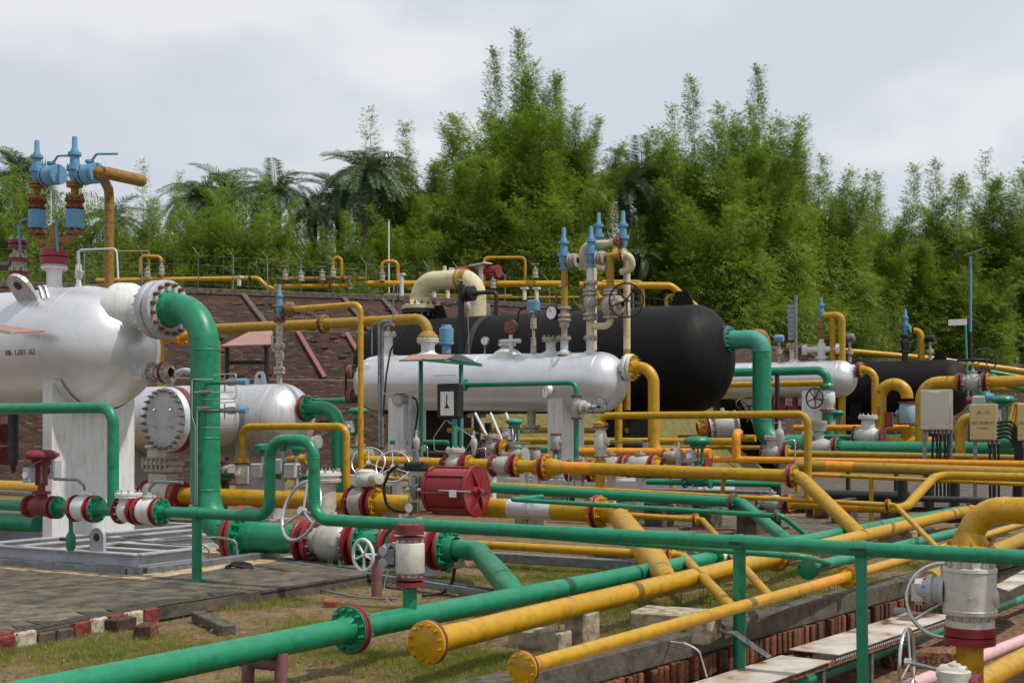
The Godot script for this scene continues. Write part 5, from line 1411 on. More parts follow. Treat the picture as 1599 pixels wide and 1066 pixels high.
func third_vessel() -> void:
	var H = 28.4
	var a = B(590, 592, H); var b = B(940, 595, H)
	a.y = 2.78; b.y = 2.68
	var r = 0.645
	var v = vessel("silver_vessel", "long silver vessel in front of the black one, orange-yellow bend at its end", a, b, r, 0.56, mt.silver)
	var ax = func(px: float) -> Vector3:
		var p = B(px, 590, H)
		p.y = lerpf(a.y, b.y, (p - a).dot(U) / (b - a).length())
		return p
	for px in [636.0, 884.0]: saddle(v, ax.call(px), r, 0.62, 1.05, 0.34, mt.white)
	# skid deck under it
	var k0: Vector3 = ax.call(560.0); k0.y = 0
	var k1: Vector3 = ax.call(1120.0); k1.y = 0
	var sk = th("steel_skid", "white steel skid carrying the long silver vessel", "skid frame", (k0 + k1) / 2)
	for w in [-0.95, 0.95]: ob("beam", M.new().bar(k0 + W * w + UP * 0.5, k1 + W * w + UP * 0.5, 0.2, 0.22), mt.white, sk)
	for f in [0.0, 0.25, 0.5, 0.75, 1.0]: ob("cross_beam", M.new().bar(k0.lerp(k1, f) - W * 0.85 + UP * 0.5, k0.lerp(k1, f) + W * 0.85 + UP * 0.5, 0.16, 0.2), mt.white, sk)
	for f in [0.02, 0.33, 0.66, 0.98]:
		for w in [-0.95, 0.95]: ob("foot", M.new().box(k0.lerp(k1, f) + W * w + UP * 0.19, U, UP, W, Vector3(0.3, 0.38, 0.3)), mt.concrete, sk)
	# left end: sight glass bridle
	var le: Vector3 = a - U * 0.6
	var sg = th("level_bridle", "dark level gauge loop on the left dome of the long silver vessel", "level gauge", le)
	for s in [0.28, -0.3]:
		ob("flange", M.new().lathe(le + UP * s - W * 0.15, -U, [Vector2(-0.12, 0.09), Vector2(0, 0.09), Vector2(0, 0.17), Vector2(0.12, 0.17), Vector2(0.12, 0)], 18), mt.rust, sg)
	ob("loop", M.new().bend([le + UP * 0.4 + U * 0.12 - W * 0.2, le + UP * 0.42 - U * 0.2 - W * 0.2, le - UP * 0.45 - U * 0.2 - W * 0.2, le - UP * 0.45 + U * 0.15 - W * 0.2], 0.028, 0.12, 8, false), mt.rubber, sg)
	ob("loop", M.new().bend([le + UP * 0.36 + U * 0.2 - W * 0.45, le + UP * 0.2 + U * 0.42 - W * 0.5, le - UP * 0.3 + U * 0.42 - W * 0.5, le - UP * 0.42 + U * 0.15 - W * 0.45], 0.022, 0.12, 8, false), mt.rubber, sg)
	# nozzles on the crest
	var top = func(px: float) -> Vector3: return ax.call(px) + UP * r
	nozzle(v, top.call(606.0), UP, 0.11, 0.50, 0.19, mt.white, mt.cream_valve)
	nozzle(v, top.call(668.0), UP, 0.16, 0.34, 0.26, mt.white, mt.cream_valve)
	nozzle(v, top.call(860.0), UP, 0.11, 0.30, 0.20, mt.white, mt.valve_rust)
	nozzle(v, top.call(888.0) - W * 0.2, UP, 0.085, 0.30, 0.15, mt.white, mt.valve_rust)
	nozzle(v, top.call(922.0), UP, 0.085, 0.30, 0.15, mt.white, mt.valve_rust)
	# V mark and seam on the shell
	letter(v, "print", "V", ax.call(882.0) - W * r * 0.80 + UP * r * 0.66, U, (UP - W * -1.0).normalized(), 0.36, mt.dial_grey)
	ob("weld_line", M.new().bar(ax.call(600.0) - W * (r + 0.001) - UP * 0.06, ax.call(930.0) - W * (r + 0.001) - UP * 0.06, 0.008, 0.014), mt.dial_grey, v)
	var q: Vector3 = ax.call(700.0)
	for s in 3: ob("faint_print", M.new().bar(q - W * (r * 0.975 + 0.004) + UP * (0.14 - 0.09 * s), q + U * (0.6 - 0.1 * s) - W * (r * 0.975 + 0.004) + UP * (0.14 - 0.09 * s), 0.004, 0.012), mt.grey_paint, v)
	ob("drain_nozzle", M.new().lathe(ax.call(830.0) - UP * r, Vector3.DOWN, [Vector2(-0.05, 0.1), Vector2(0.3, 0.09), Vector2(0.3, 0.2), Vector2(0.36, 0.2), Vector2(0.36, 0.15), Vector2(0.4, 0.15), Vector2(0.4, 0.2), Vector2(0.46, 0.2), Vector2(0.46, 0)], 18), mt.valve_rust, v)
	# dial thermometer on the front
	var g0: Vector3 = ax.call(884.0) - W * r * 0.95 - UP * 0.22
	gauge("dial_thermometer", "dial thermometer on the flank of the long silver vessel below its V mark", g0, g0 - W * 0.32, (-W * 0.8 - U * 0.5).normalized(), 0.17, mt.silver_old)
	# yellow outlet at the right dome
	var nz: Vector3 = B(984, 569, H); nz.y = b.y + 0.30
	ob("nozzle", M.new().lathe(nz - U * 0.72, U, [Vector2(0, 0.36), Vector2(0.15, 0.34), Vector2(0.3, 0.2), Vector2(0.6, 0.16)], 24, 0.4), mt.silver, v)
	fset(v, nz, U, 0.29, 0.125, mt.white, mt.silver, mt.yellow, 12, 0.07)
	var yo = th("yellow_outlet_pipe", "tall yellow outlet pipe dropping from the long silver vessel's end", "pipe", V0(B(1022, 700, H), 0.9))
	var yd = B(1021, 640, H)
	var yb = V0(yd, Y(yd, 716).y)
	pipe(yo, [nz + U * 0.08, V0(yd, nz.y), yb, yb + U * 0.62], 0.122, mt.yellow, 0.36)
	valve("flanged_valve", "grey valve with red flange where the tall yellow outlet pipe lands", yb + U * 0.95, U, {"R": 0.24, "L": 0.56, "kind": "ball", "rim": mt.red, "body": mt.valve})
	# tan cross-over to the second nozzle
	var n2: Vector3 = top.call(668.0) + UP * 0.40
	var ty = Y(n2, 497)
	var tl = th("tan_crossover_pipe", "long weathered tan pipe with a bolted joint, bending down to the long silver vessel", "pipe", n2)
	pipe(tl, [n2, ty, ty - U * 3.05, ty - U * 8.6 + UP * 0.04], 0.125, mt.olive, 0.36)
	fset(tl, ty - U * 3.05, U, 0.235, 0.125, mt.brown_red, mt.olive, mt.olive, 12)
	pill(tl, n2, UP, [Vector2(0, 0.24), Vector2(0.03, 0.24), Vector2(0.16, 0.127)], mt.olive, "neck")
	var leg = ty - U * 8.5
	pipe(tl, [leg, V0(leg, 0.2)], 0.1, mt.yellow, 0.3)
	# upright flanged neck with stub
	var n3: Vector3 = top.call(606.0) + UP * 0.6
	var sb = th("vent_stub", "thin vent stub on the first nozzle of the long silver vessel", "pipe", n3)
	pill(sb, n3, UP, [Vector2(-0.08, 0.04), Vector2(0.1, 0.04), Vector2(0.1, 0.06), Vector2(0.16, 0.06), Vector2(0.16, 0.03), Vector2(0.35, 0.025), Vector2(0.35, 0)], mt.valve_rust, "stub")
	var tw = th("instrument_tube", "thin steel tube looping over the tan cross-over pipe to the vessel", "tubing", top.call(598.0))
	ob("tube", M.new().bend([top.call(596.0) - W * 0.4, Y(top.call(596.0) - W * 0.4, 505), Y(top.call(632.0) - W * 0.5, 505), Y(top.call(634.0) - W * 0.5, 440)], 0.018, 0.1, 8, false), mt.galv, tw)
	# twin conduits rising beside it
	for s in 2:
		var c = P(592 + s * 5, 720, 27.4)
		var cd = line("grey_conduit", ["grey conduit rising past the left dome of the long silver vessel", "second grey conduit close beside the first one at the left dome"][s], [V0(c, 0.4), Y(c, 502 + s * 6), Y(c, 502 + s * 6) + U * 0.3], 0.035, mt.galv, 0.15, "conduit")
	var bc = P(604, 560, 27.0)
	var hb = th("black_cable", "black cable sagging from the conduit down to the transmitter", "cable", bc)
	ob("cable", M.new().bend([P(640, 508, 27), P(610, 545, 27), P(603, 585, 27), P(598, 650, 27)], 0.02, 0.3, 8, false), mt.rubber, hb)
	# top instruments
	var bt = th("blue_transmitter", "tall blue capped transmitter beside the thick black standpipe", "transmitter", P(697, 552, 27.6))
	pill(bt, P(697, 552, 27.6), UP, [Vector2(0, 0.1), Vector2(0.2, 0.1), Vector2(0.2, 0.16), Vector2(0.26, 0.16), Vector2(0.26, 0)], mt.blue, "stem")
	pill(bt, P(697, 533, 27.6), UP, [Vector2(0, 0), Vector2(0, 0.15), Vector2(0.28, 0.16), Vector2(0.3, 0.12), Vector2(0.36, 0.11), Vector2(0.36, 0)], mt.blue, "cap")
	gauge("vessel_gauge", "small round gauge with a blue top on the long silver vessel", top.call(757.0), top.call(757.0) + UP * 0.3, -W, 0.1, mt.steel)
	var wb = th("bolted_hand_hole", "white cone-shaped nozzle with a rusty bolted lid on the long silver vessel", "nozzle", top.call(792.0))
	pill(wb, top.call(792.0), UP, [Vector2(-0.2, 0.42), Vector2(0.02, 0.30), Vector2(0.12, 0.15), Vector2(0.18, 0.13), Vector2(0.18, 0.2), Vector2(0.23, 0.2), Vector2(0.23, 0)], mt.white, "cone")
	ob("lid", M.new().cyl(top.call(792.0) + UP * 0.25, top.call(792.0) + UP * 0.31, 0.2, 18), mt.valve_rust, wb)
	var b2: Vector3 = top.call(833.0)
	var ts = th("transmitter_stem", "slim rusty stem with a blue head and black cable on the vessel crest", "transmitter", b2)
	pill(ts, b2, UP, [Vector2(0, 0.07), Vector2(0.35, 0.06), Vector2(0.35, 0.035), Vector2(0.55, 0.035), Vector2(0.55, 0.07), Vector2(0.78, 0.07), Vector2(0.78, 0.03), Vector2(0.9, 0.03), Vector2(0.9, 0.1), Vector2(1.12, 0.1), Vector2(1.12, 0)], mt.valve_rust, "stem")
	ob("head", M.new().box(b2 + UP * 1.05, U, UP, W, Vector3(0.26, 0.26, 0.2), 0.03), mt.blue, ts)
	ob("cable", M.new().bend([b2 + UP * 1.05 - U * 0.1, b2 + UP * 1.02 - U * 0.38, b2 + UP * 0.5 - U * 0.42, b2 + UP * 0.1 - U * 0.4], 0.022, 0.2, 8, false), mt.rubber, ts)
	var cr = th("cross_valve", "white cross-shaped valve with a rusty dial on the vessel crest", "valve", top.call(808.0))
	var c8: Vector3 = top.call(808.0) - W * 0.3
	pill(cr, c8 - UP * 0.1, UP, [Vector2(0, 0.04), Vector2(0.5, 0.04), Vector2(0.5, 0)], mt.white, "stem")
	ob("arm", M.new().cyl(c8 + UP * 0.26 - U * 0.24, c8 + UP * 0.26 + U * 0.24, 0.05, 10), mt.white, cr)
	pill(cr, c8 + UP * 0.58, -W, [Vector2(-0.06, 0), Vector2(-0.06, 0.15), Vector2(0.06, 0.15), Vector2(0.06, 0)], mt.rust, "dial")
	gauge("pressure_gauge", "round white pressure gauge sticking out before the cream column", P(884, 486, 27.6), P(862, 488, 27.6), (-W * 0.9 - U * 0.2).normalized(), 0.17, mt.black)
	relief_cluster(top)
func relief_cluster(top: Callable) -> void:
	# columns of valves below four blue relief valves
	var H = 28.4
	var n0: Vector3 = top.call(888.0) - W * 0.2 + UP * 0.44
	var c0 = th("valve_column", "white valve column under the blue relief valve farthest from the black handwheel", "valve", n0)
	pill(c0, n0, UP, [Vector2(-0.1, 0.07), Vector2(0.08, 0.07), Vector2(0.12, 0.11), Vector2(0.22, 0.11), Vector2(0.24, 0.15), Vector2(0.29, 0.15), Vector2(0.29, 0.11), Vector2(0.33, 0.11), Vector2(0.33, 0.15), Vector2(0.38, 0.15), Vector2(0.40, 0.1), Vector2(0.48, 0.1), Vector2(0.50, 0.15), Vector2(0.56, 0.15), Vector2(0.56, 0.08)], mt.valve_rust, "valve_body")
	ob("lever", M.new().bend([n0 + UP * 0.2 - U * 0.1, n0 + UP * 0.26 - U * 0.2, n0 + UP * 0.85 - U * 0.19], 0.022, 0.08, 8, false), mt.rust, c0)
	var p0 = n0 + UP * 0.56
	var b0 = Y(n0, 421)
	pill(c0, p0, UP, [Vector2(0, 0.075), Vector2(b0.y - p0.y, 0.075)], mt.olive, "riser")
	var n1: Vector3 = top.call(922.0) + UP * 0.44
	var c1 = th("valve_column", "white and cream valve column beside the cream square column, red lever on it", "valve", n1)
	pill(c1, n1, UP, [Vector2(-0.1, 0.1), Vector2(0.05, 0.085), Vector2(0.32, 0.085)], mt.cream, "pipe")
	pill(c1, n1 + UP * 0.26, UP, [Vector2(0, 0.16), Vector2(0.06, 0.16), Vector2(0.06, 0.13), Vector2(0.09, 0.13), Vector2(0.09, 0.16), Vector2(0.14, 0.16), Vector2(0.16, 0.1), Vector2(0.26, 0.11), Vector2(0.32, 0.15), Vector2(0.46, 0.15), Vector2(0.52, 0.11), Vector2(0.54, 0.16), Vector2(0.59, 0.16), Vector2(0.59, 0.12), Vector2(0.62, 0.12), Vector2(0.62, 0.16), Vector2(0.67, 0.16), Vector2(0.69, 0.11), Vector2(0.78, 0.11), Vector2(0.78, 0.16), Vector2(0.84, 0.16), Vector2(0.86, 0.09)], mt.valve_rust, "valve_body")
	var b1 = Y(n1, 417)
	pill(c1, n1 + UP * 1.1, UP, [Vector2(0, 0.09), Vector2(0.1, 0.075), Vector2(b1.y - n1.y - 1.1, 0.075)], mt.white, "riser")
	ob("lever", M.new().bend([n1 + UP * 0.55 - U * 0.12, n1 + UP * 0.62 - U * 0.2, n1 + UP * 1.1 - U * 0.12], 0.024, 0.08, 8, false), mt.pink_red, c1)
	var g = Y(V0(B(953, 497, H), 0), 497)
	pipe(c1, [V0(n1, n1.y + 0.12), V0(g, n1.y + 0.12), g], 0.075, mt.cream, 0.18)
	# gate valve with the black handwheel
	var gv = th("gate_valve", "white egg-bodied gate valve with a large black handwheel facing sideways", "valve", g)
	pill(gv, g, UP, [Vector2(0, 0.16), Vector2(0.05, 0.16), Vector2(0.06, 0.11), Vector2(0.11, 0.15), Vector2(0.2, 0.19), Vector2(0.34, 0.19), Vector2(0.44, 0.15), Vector2(0.5, 0.11), Vector2(0.51, 0.16), Vector2(0.56, 0.16), Vector2(0.56, 0.13), Vector2(0.58, 0.13), Vector2(0.58, 0.16), Vector2(0.63, 0.16), Vector2(0.63, 0)], mt.valve_rust, "body")
	pill(gv, g + UP * 0.28, (U - W * 0.3).normalized(), [Vector2(0.1, 0.16), Vector2(0.18, 0.2), Vector2(0.24, 0.2), Vector2(0.26, 0.1), Vector2(0.36, 0.06)], mt.valve_rust, "bonnet")
	wheel(gv, Y(g, 471) + (U - W * 0.3).normalized() * 0.46, (U * 0.5 - W).normalized(), 0.36, 0.022, mt.black, 5, 0.25)
	var riser = g + UP * 0.63
	var y1 = Y(riser, 400)
	var cy = th("cream_header", "cream curled vent piping between the four blue relief valves", "pipe", riser)
	pipe(cy, [riser, V0(riser, y1.y)], 0.085, mt.olive, 0.3)
	pipe(cy, [V0(riser, y1.y) - U * 0.3, V0(riser, y1.y) + U * 0.30], 0.08, mt.olive)
	fset(cy, V0(riser, y1.y) + U * 0.30, U, 0.15, 0.08, mt.rust, mt.olive, mt.cream, 10)
	pipe(cy, [V0(riser, y1.y) + U * 0.30, V0(riser, y1.y) + U * 0.48, V0(riser, y1.y - 0.30) + U * 0.48 + W * 0.1, V0(riser, y1.y - 0.34) + U * 0.2 + W * 0.1], 0.075, mt.cream, 0.14)
	pipe(cy, [V0(riser, y1.y) - U * 0.3, V0(riser, y1.y - 0.2) - U * 0.32, V0(riser, y1.y - 0.26) - U * 0.1], 0.07, mt.cream, 0.12)
	var yt = Y(riser, 377)
	var h0 = V0(B(893, 380, H), yt.y)
	pipe(cy, [V0(h0, yt.y - 0.55) + U * 0.16 + W * 0.2, h0 + U * 0.16 + W * 0.2, V0(riser, yt.y) + U * 0.1 + W * 0.2], 0.08, mt.cream, 0.2)
	fset(cy, V0(riser, yt.y) + U * 0.12 + W * 0.2, U, 0.17, 0.08, mt.rust, mt.rust, mt.rust, 10)
	pipe(cy, [V0(riser, yt.y) + U * 0.08 + W * 0.2, V0(riser, y1.y) + U * 0.08], 0.07, mt.olive)
	var dn = B(967, 450, H) + W * 0.4
	pipe(cy, [Y(dn, 400), Y(dn, 545)], 0.075, mt.cream)
	pipe(cy, [Y(dn, 545), Y(dn, 640)], 0.075, mt.olive)
	# square cream column behind
	var col = B(908, 470, H) + W * 0.5
	var cc = th("cream_column", "tall cream square column between the valve columns", "post", V0(col, 2.5))
	ob("shaft", M.new().box(Y(col, 480), U, UP, W, Vector3(0.19, S(col) * 135, 0.17), 0.01), mt.cream, cc)
	for e in [[887.0, 355.0, 421.0, "first blue relief valve of the four, over the olive riser", -0.2], [923.0, 353.0, 417.0, "second blue relief valve of the four, over the white riser", 0.0]]:
		var p = V0(B(e[0], 400, H), 0) + W * e[4]
		var bb = Y(p, e[2]); var tt = Y(p, e[1])
		relief("blue_relief_valve", e[3], bb, tt.y - bb.y, U, mt.blue, "blue relief valves over the long silver vessel", 1.05)
		var f = bb + UP * (tt.y - bb.y) * 0.2 + U * 0.14
		var ov = th("outlet_valve", "steel outlet flange stack beside the " + ["first", "second"][0 if e[0] < 900 else 1] + " blue relief valve of the four", "valve", f, "outlet flange stacks")
		pill(ov, f, U, [Vector2(0, 0), Vector2(0, 0.15), Vector2(0.04, 0.15), Vector2(0.04, 0.11), Vector2(0.07, 0.11), Vector2(0.07, 0.155), Vector2(0.11, 0.155), Vector2(0.11, 0.11), Vector2(0.14, 0.11), Vector2(0.14, 0.15), Vector2(0.18, 0.15), Vector2(0.2, 0.07)], mt.valve_rust, "body")
	for e in [[935.0, 332.0, 388.0, "third blue relief valve of the four, standing behind the second", 0.7], [973.0, 329.0, 393.0, "fourth blue relief valve of the four, tallest, on the rusty flange", 0.3]]:
		var p = V0(B(e[0], 400, H), 0) + W * e[4]
		p = V0(P(e[0], 400, -p.z), 0)
		var bb = Y(p, e[2]); var tt = Y(p, e[1])
		relief("blue_relief_valve", e[3], bb, tt.y - bb.y, W if e[0] < 950 else -U, mt.blue, "blue relief valves over the long silver vessel", 1.05)
func black_vessel() -> void:
	var H = 34.0
	var a = B(612, 577, H); var b = B(1085, 562, H)
	a.y = 3.43; b.y = 3.43
	var r = 1.335
	var v = vessel("black_vessel", "long tar-black horizontal vessel with a domed end and pale green outlet", a, b, r, 0.95, mt.tar)
	var ax = func(px: float) -> Vector3: var p := B(px, 562, H); p.y = 3.43; return p
	for px in [690.0, 985.0]:
		saddle(v, ax.call(px), r, 0.2, 2.3, 0.5, mt.tar)
	ob("band", M.new().lathe(ax.call(770.0), U, [Vector2(-0.09, r - 0.01), Vector2(-0.09, r + 0.012), Vector2(0.09, r + 0.012), Vector2(0.09, r - 0.01)], 60), mt.dark_pipe, v)
	# lifting lug
	var lg: Vector3 = ax.call(1065.0) + UP * r
	ob("lifting_lug", M.new().prism([lg - U * 0.35 - UP * 0.1, lg - U * 0.16 + UP * 0.36, lg + U * 0.16 + UP * 0.36, lg + U * 0.35 - UP * 0.1], -W, 0.08), mt.tar, v)
	lg = ax.call(682.0) + UP * r
	ob("lifting_lug", M.new().prism([lg - U * 0.35 - UP * 0.1, lg - U * 0.16 + UP * 0.36, lg + U * 0.16 + UP * 0.36, lg + U * 0.35 - UP * 0.1], -W, 0.08), mt.tar, v)
	# pale green outlet
	var nz = B(1133, 531, H)
	ob("nozzle", M.new().lathe(nz - U * 1.0, U, [Vector2(0, 0.62), Vector2(0.2, 0.6), Vector2(0.45, 0.34), Vector2(0.8, 0.29)], 26, 0.4), mt.tar, v)
	fset(v, nz, U, 0.36, 0.225, mt.dark_pipe, mt.tar, mt.teal, 16, 0.09)
	var g = th("green_outlet_pipe", "tall green outlet pipe of the black vessel, faded pale at its bend", "pipe", nz)
	var dn = B(1190, 600, H)
	pipe(g, [nz + U * 0.12, V0(dn, nz.y), Y(dn, 549)], 0.225, mt.teal, 0.56)
	var lo = Y(dn, 694)
	pipe(g, [Y(dn, 549), lo, lo + U * 1.1], 0.225, mt.green, 0.6, "lower_pipe")
	ob("weld_seam", M.new().ring(Y(dn, 549), UP, 0.225), mt.green, g)
	ob("reducer", M.new().lathe(lo + U * 1.1, U, [Vector2(0, 0.225), Vector2(0.3, 0.165)], 20), mt.green, g)
	# cream bend over the crest
	var n: Vector3 = ax.call(655.0) + UP * r
	var cb = th("cream_pipe_bend", "fat cream pipe arching over the black vessel, olive band on it", "pipe", n)
	var up = Y(n, 440)
	var cr: Vector3 = V0(B(744, 440, H), up.y)
	var down = cr + W * 0.9
	pill(cb, n, UP, [Vector2(-0.2, 0.34), Vector2(0.16, 0.3), Vector2(0.16, 0.5), Vector2(0.26, 0.5), Vector2(0.26, 0.4)], mt.black, "black_flange")
	pill(cb, n + UP * 0.28, UP, [Vector2(0, 0.5), Vector2(0.1, 0.5), Vector2(0.14, 0.36), Vector2(0.3, 0.265)], mt.cream, "flange")
	stuff(ob("bolts", bolts(n + UP * 0.37, UP, 0.43, 14, 0.09, true, 0.22), mt.rust, cb))
	pipe(cb, [n + UP * 0.3, up, cr, V0(cr, 2.0) + W * 0.0], 0.265, mt.cream, 0.5)
	var p1: Vector3 = V0(B(714, 440, H), up.y); var p2: Vector3 = V0(B(730, 440, H), up.y)
	pipe(cb, [p1, p2], 0.268, mt.olive, -1, "olive_band")
	pill(cb, V0(B(694, 440, H), up.y + 0.25), UP, [Vector2(0, 0.06), Vector2(0.14, 0.05), Vector2(0.14, 0)], mt.cream, "boss")
	# black standpipe and branch
	var s = B(720, 500, 32.0)
	var sp = th("black_standpipe", "thick black standpipe with a flanged branch before the black vessel", "pipe", V0(s, 2.9))
	ob("pipe", M.new().cyl(Y(s, 552), Y(s, 452), 0.085, 14), mt.black, sp)
	ob("tip", M.new().lathe(Y(s, 452), UP, [Vector2(0, 0.1), Vector2(0.12, 0.1), Vector2(0.14, 0.04), Vector2(0.22, 0.04), Vector2(0.22, 0)], 12), mt.black, sp)
	var bz = Y(s, 459)
	pill(sp, bz, U, [Vector2(0.0, 0.06), Vector2(0.14, 0.06), Vector2(0.14, 0.2), Vector2(0.22, 0.2), Vector2(0.22, 0.14), Vector2(0.3, 0.14), Vector2(0.3, 0.2), Vector2(0.38, 0.2), Vector2(0.4, 0.075), Vector2(0.5, 0.06)], mt.black, "flanges")
	pipe(sp, [bz + U * 0.5, bz + U * 1.05, bz + U * 1.05 - UP * 0.6], 0.055, mt.black, 0.12)
	var hn = th("hanging_gauge", "small hanging steel gauge on a thin chain before the cream bend", "gauge", Y(P(730, 485, 33), 485))
	ob("chain", M.new().cyl(P(730, 462, 33), P(732, 552, 33), 0.018, 6), mt.galv, hn)
	ob("bob", M.new().lathe(P(730, 484, 33), UP, [Vector2(0, 0), Vector2(0, 0.08), Vector2(0.12, 0.1), Vector2(0.2, 0.05), Vector2(0.2, 0)], 10), mt.valve_rust, hn)

func mid_yellow() -> void:
	var H = 20.8
	var at = func(px: float) -> Vector3: var p := B(px, 725, H); p.y = 1.10 - 0.0002 * (px - 560); return p
	var y = th("middle_yellow_pipe", "yellow pipe with flanges passing behind the red actuator to a slanting branch", "pipe", at.call(700.0))
	pipe(y, [at.call(575.0), at.call(690.0)], 0.095, mt.yellow)
	fset(y, at.call(571.0), U, 0.17, 0.095, mt.red, null, mt.yellow, 10)
	pipe(y, [at.call(735.0), at.call(766.0)], 0.1, mt.yellow)
	fset(y, at.call(731.0), U, 0.17, 0.1, mt.red, null, mt.yellow, 10)
	pipe(y, [at.call(812.0), at.call(826.0)], 0.1, mt.yellow)
	fset(y, at.call(807.0), U, 0.185, 0.1, mt.red, null, mt.yellow, 10)
	pill(y, at.call(824.0), U, [Vector2(0, 0.1), Vector2(0.14, 0.1), Vector2(0.3, 0.14)], mt.yellow, "reducer")
	fset(y, at.call(851.0), U, 0.225, 0.14, mt.red, mt.yellow, mt.yellow, 12)
	pill(y, at.call(864.0), U, [Vector2(0, 0.14), Vector2(0.18, 0.1)], mt.yellow, "reducer")
	pipe(y, [at.call(866.0), at.call(880.0)], 0.098, mt.yellow)
	pipe(y, [at.call(880.0), at.call(925.0)], 0.0985, mt.orange, -1, "fresh_paint_band")
	var end: Vector3 = at.call(1249.0)
	pipe(y, [at.call(925.0), end, on(C(668, 1003, 0.3), C(1540, 790, 0.3), 1345)], 0.095, mt.yellow_old, 0.35)
	fset(y, at.call(1236.0), U, 0.175, 0.095, mt.red, mt.yellow_old, mt.yellow_old, 10)
	valve("bonnet_valve", "white valve with a bolted flat cover above the red actuator's near end", at.call(711.0), U, {"R": 0.17, "L": 0.36, "kind": "check", "bonnet": 0.2, "rim": mt.red, "body": mt.cream_valve, "bolt": mt.valve})
	valve("grey_ball_valve", "grey ball valve with many bolts beside the yellow reducer", at.call(786.0), U, {"R": 0.19, "L": 0.40, "kind": "ball", "rim": mt.red, "body": mt.valve, "bolt": mt.steel, "lever": U, "lever_L": 0.5, "lever_mat": mt.galv})
	for px in [818.0, 838.0]:
		var p: Vector3 = at.call(px)
		var s = th("pipe_stand", "white steel pipe stand under the yellow reducer, " + ("next to the grey ball valve" if px < 830 else "next to the wide flange"), "stand", V0(p, 0), "white stands under the reducer")
		ob("post", M.new().bar(V0(p, 0.3), p - UP * 0.12, 0.1, 0.12, W), mt.white, s)
		ob("base", M.new().box(V0(p, 0.15), U, UP, W, Vector3(0.22, 0.3, 0.22)), mt.concrete, s)
	# thin yellow line just below, with the slanting branch at its end
	var t = th("thin_yellow_pipe", "thin yellow line running low beneath the middle yellow pipe, ending in a slanting branch", "pipe", B(900, 757, 20.4))
	var t0 = B(600, 748, 20.4); t0.y = 0.82
	var t1 = B(1399, 789, 20.4); t1.y = 0.60
	pipe(t, [t0, t1, on(C(1323, 900, 0.27), C(1640, 806, 0.27), 1466)], 0.034, mt.yellow, 0.14)
	fset(t, t0.lerp(t1, 0.988), U, 0.085, 0.034, mt.maroon, mt.yellow, mt.yellow, 8)
	pipe(t, [t0.lerp(t1, 0.30), t0.lerp(t1, 0.365)], 0.0345, mt.orange, -1, "fresh_paint_band")
	# green pair
	var g = th("green_pipe", "green pipe behind the bare metal band, ending in a flanged elbow", "pipe", B(900, 768, 19.5))
	var g0 = B(690, 762, 19.5); g0.y = 0.76
	var g1 = B(1158, 785, 19.5); g1.y = 0.62
	pipe(g, [g0, g1, on(C(545, 983, 0.3), C(1500, 797, 0.3), 1236)], 0.074, mt.green, 0.26)
	fset(g, g0.lerp(g1, 0.975), U, 0.13, 0.074, mt.maroon, mt.green, mt.green, 10)
	fset(g, g0.lerp(g1, 0.16), U, 0.15, 0.074, mt.green, null, mt.green, 10)
	var h = th("thin_green_pipe", "thin green pipe in front of the yellow elbow, ending in a small flanged branch", "pipe", B(900, 785, 17.0))
	var h0 = B(797, 779, 17.0); h0.y = 0.70
	var h1 = B(1222, 805, 17.0); h1.y = 0.60
	pipe(h, [h0 + W * 0.9, h0, h1, on(C(545, 983, 0.3), C(1500, 797, 0.3), 1268)], 0.031, mt.green, 0.1)
	fset(h, h0.lerp(h1, 0.982), U, 0.075, 0.031, mt.maroon, mt.green, mt.green, 8)
	# yellow branch behind the big elbow
	var k = th("yellow_branch", "small yellow branch with a flange starting behind the big yellow elbow", "pipe", B(1000, 803, 17.6))
	var k0 = B(952, 800, 18.4); k0.y = 0.47
	var k1 = B(1097, 812, 18.4); k1.y = 0.43
	pipe(k, [k0, k1, on(C(817, 1043, 0.27), C(1323, 900, 0.27), 1204)], 0.038, mt.yellow, 0.14)
	fset(k, k0.lerp(k1, 0.93), U, 0.088, 0.038, mt.maroon, mt.yellow, mt.yellow, 8)
	# yellow branch under the long green line
	var q = th("yellow_branch", "yellow branch running under the long green line, then slanting to the blind-ended pipe", "pipe", B(900, 858, 13.0))
	var q0 = B(690, 847, 13.9); q0.y = 0.353
	var q1 = B(1066, 868, 13.9); q1.y = 0.343
	pipe(q, [q0, q1, on(C(817, 1043, 0.27), C(1323, 900, 0.27), 1145)], 0.045, mt.yellow, 0.16)
	fset(q, q0.lerp(q1, 0.955), U, 0.10, 0.045, mt.red, mt.yellow, mt.yellow, 8)
	var w = th("thin_green_pipe", "thin green pipe close beneath the long green line", "pipe", B(900, 845, 12.3))
	var w0 = B(715, 832, 12.3); w0.y = 0.63
	var w1 = B(1262, 866, 12.3); w1.y = 0.53
	pipe(w, [w0, w1, on(C(1262, 888, 0.25), C(1590, 808, 0.25), 1296)], 0.026, mt.green, 0.1)
	# upright maroon-ringed valve with yellow loop
	var u = B(938, 690, 23.0)
	valve("upright_valve", "upright white valve with maroon flanges under the square yellow loop", u, UP, {"R": 0.135, "L": 0.54, "kind": "ball", "rim": mt.maroon, "body": mt.cream_valve, "up": U, "lever": U, "lever_L": 0.5})
	var lp = th("square_yellow_loop", "yellow pipe in a wide square loop over the middle rows", "pipe", Y(u, 665))
	var c0 = Y(u, 662)
	var cy = Y(u, 649)
	var r1: Vector3 = V0(B(1262, 652, 23.0), cy.y - 0.0)
	pipe(lp, [c0, cy, r1, V0(r1, 0.42)], 0.062, mt.yellow_old, 0.17)
	pill(lp, c0, UP, [Vector2(-0.03, 0.13), Vector2(0.02, 0.13), Vector2(0.04, 0.08), Vector2(0.1, 0.06)], mt.yellow_old, "neck")
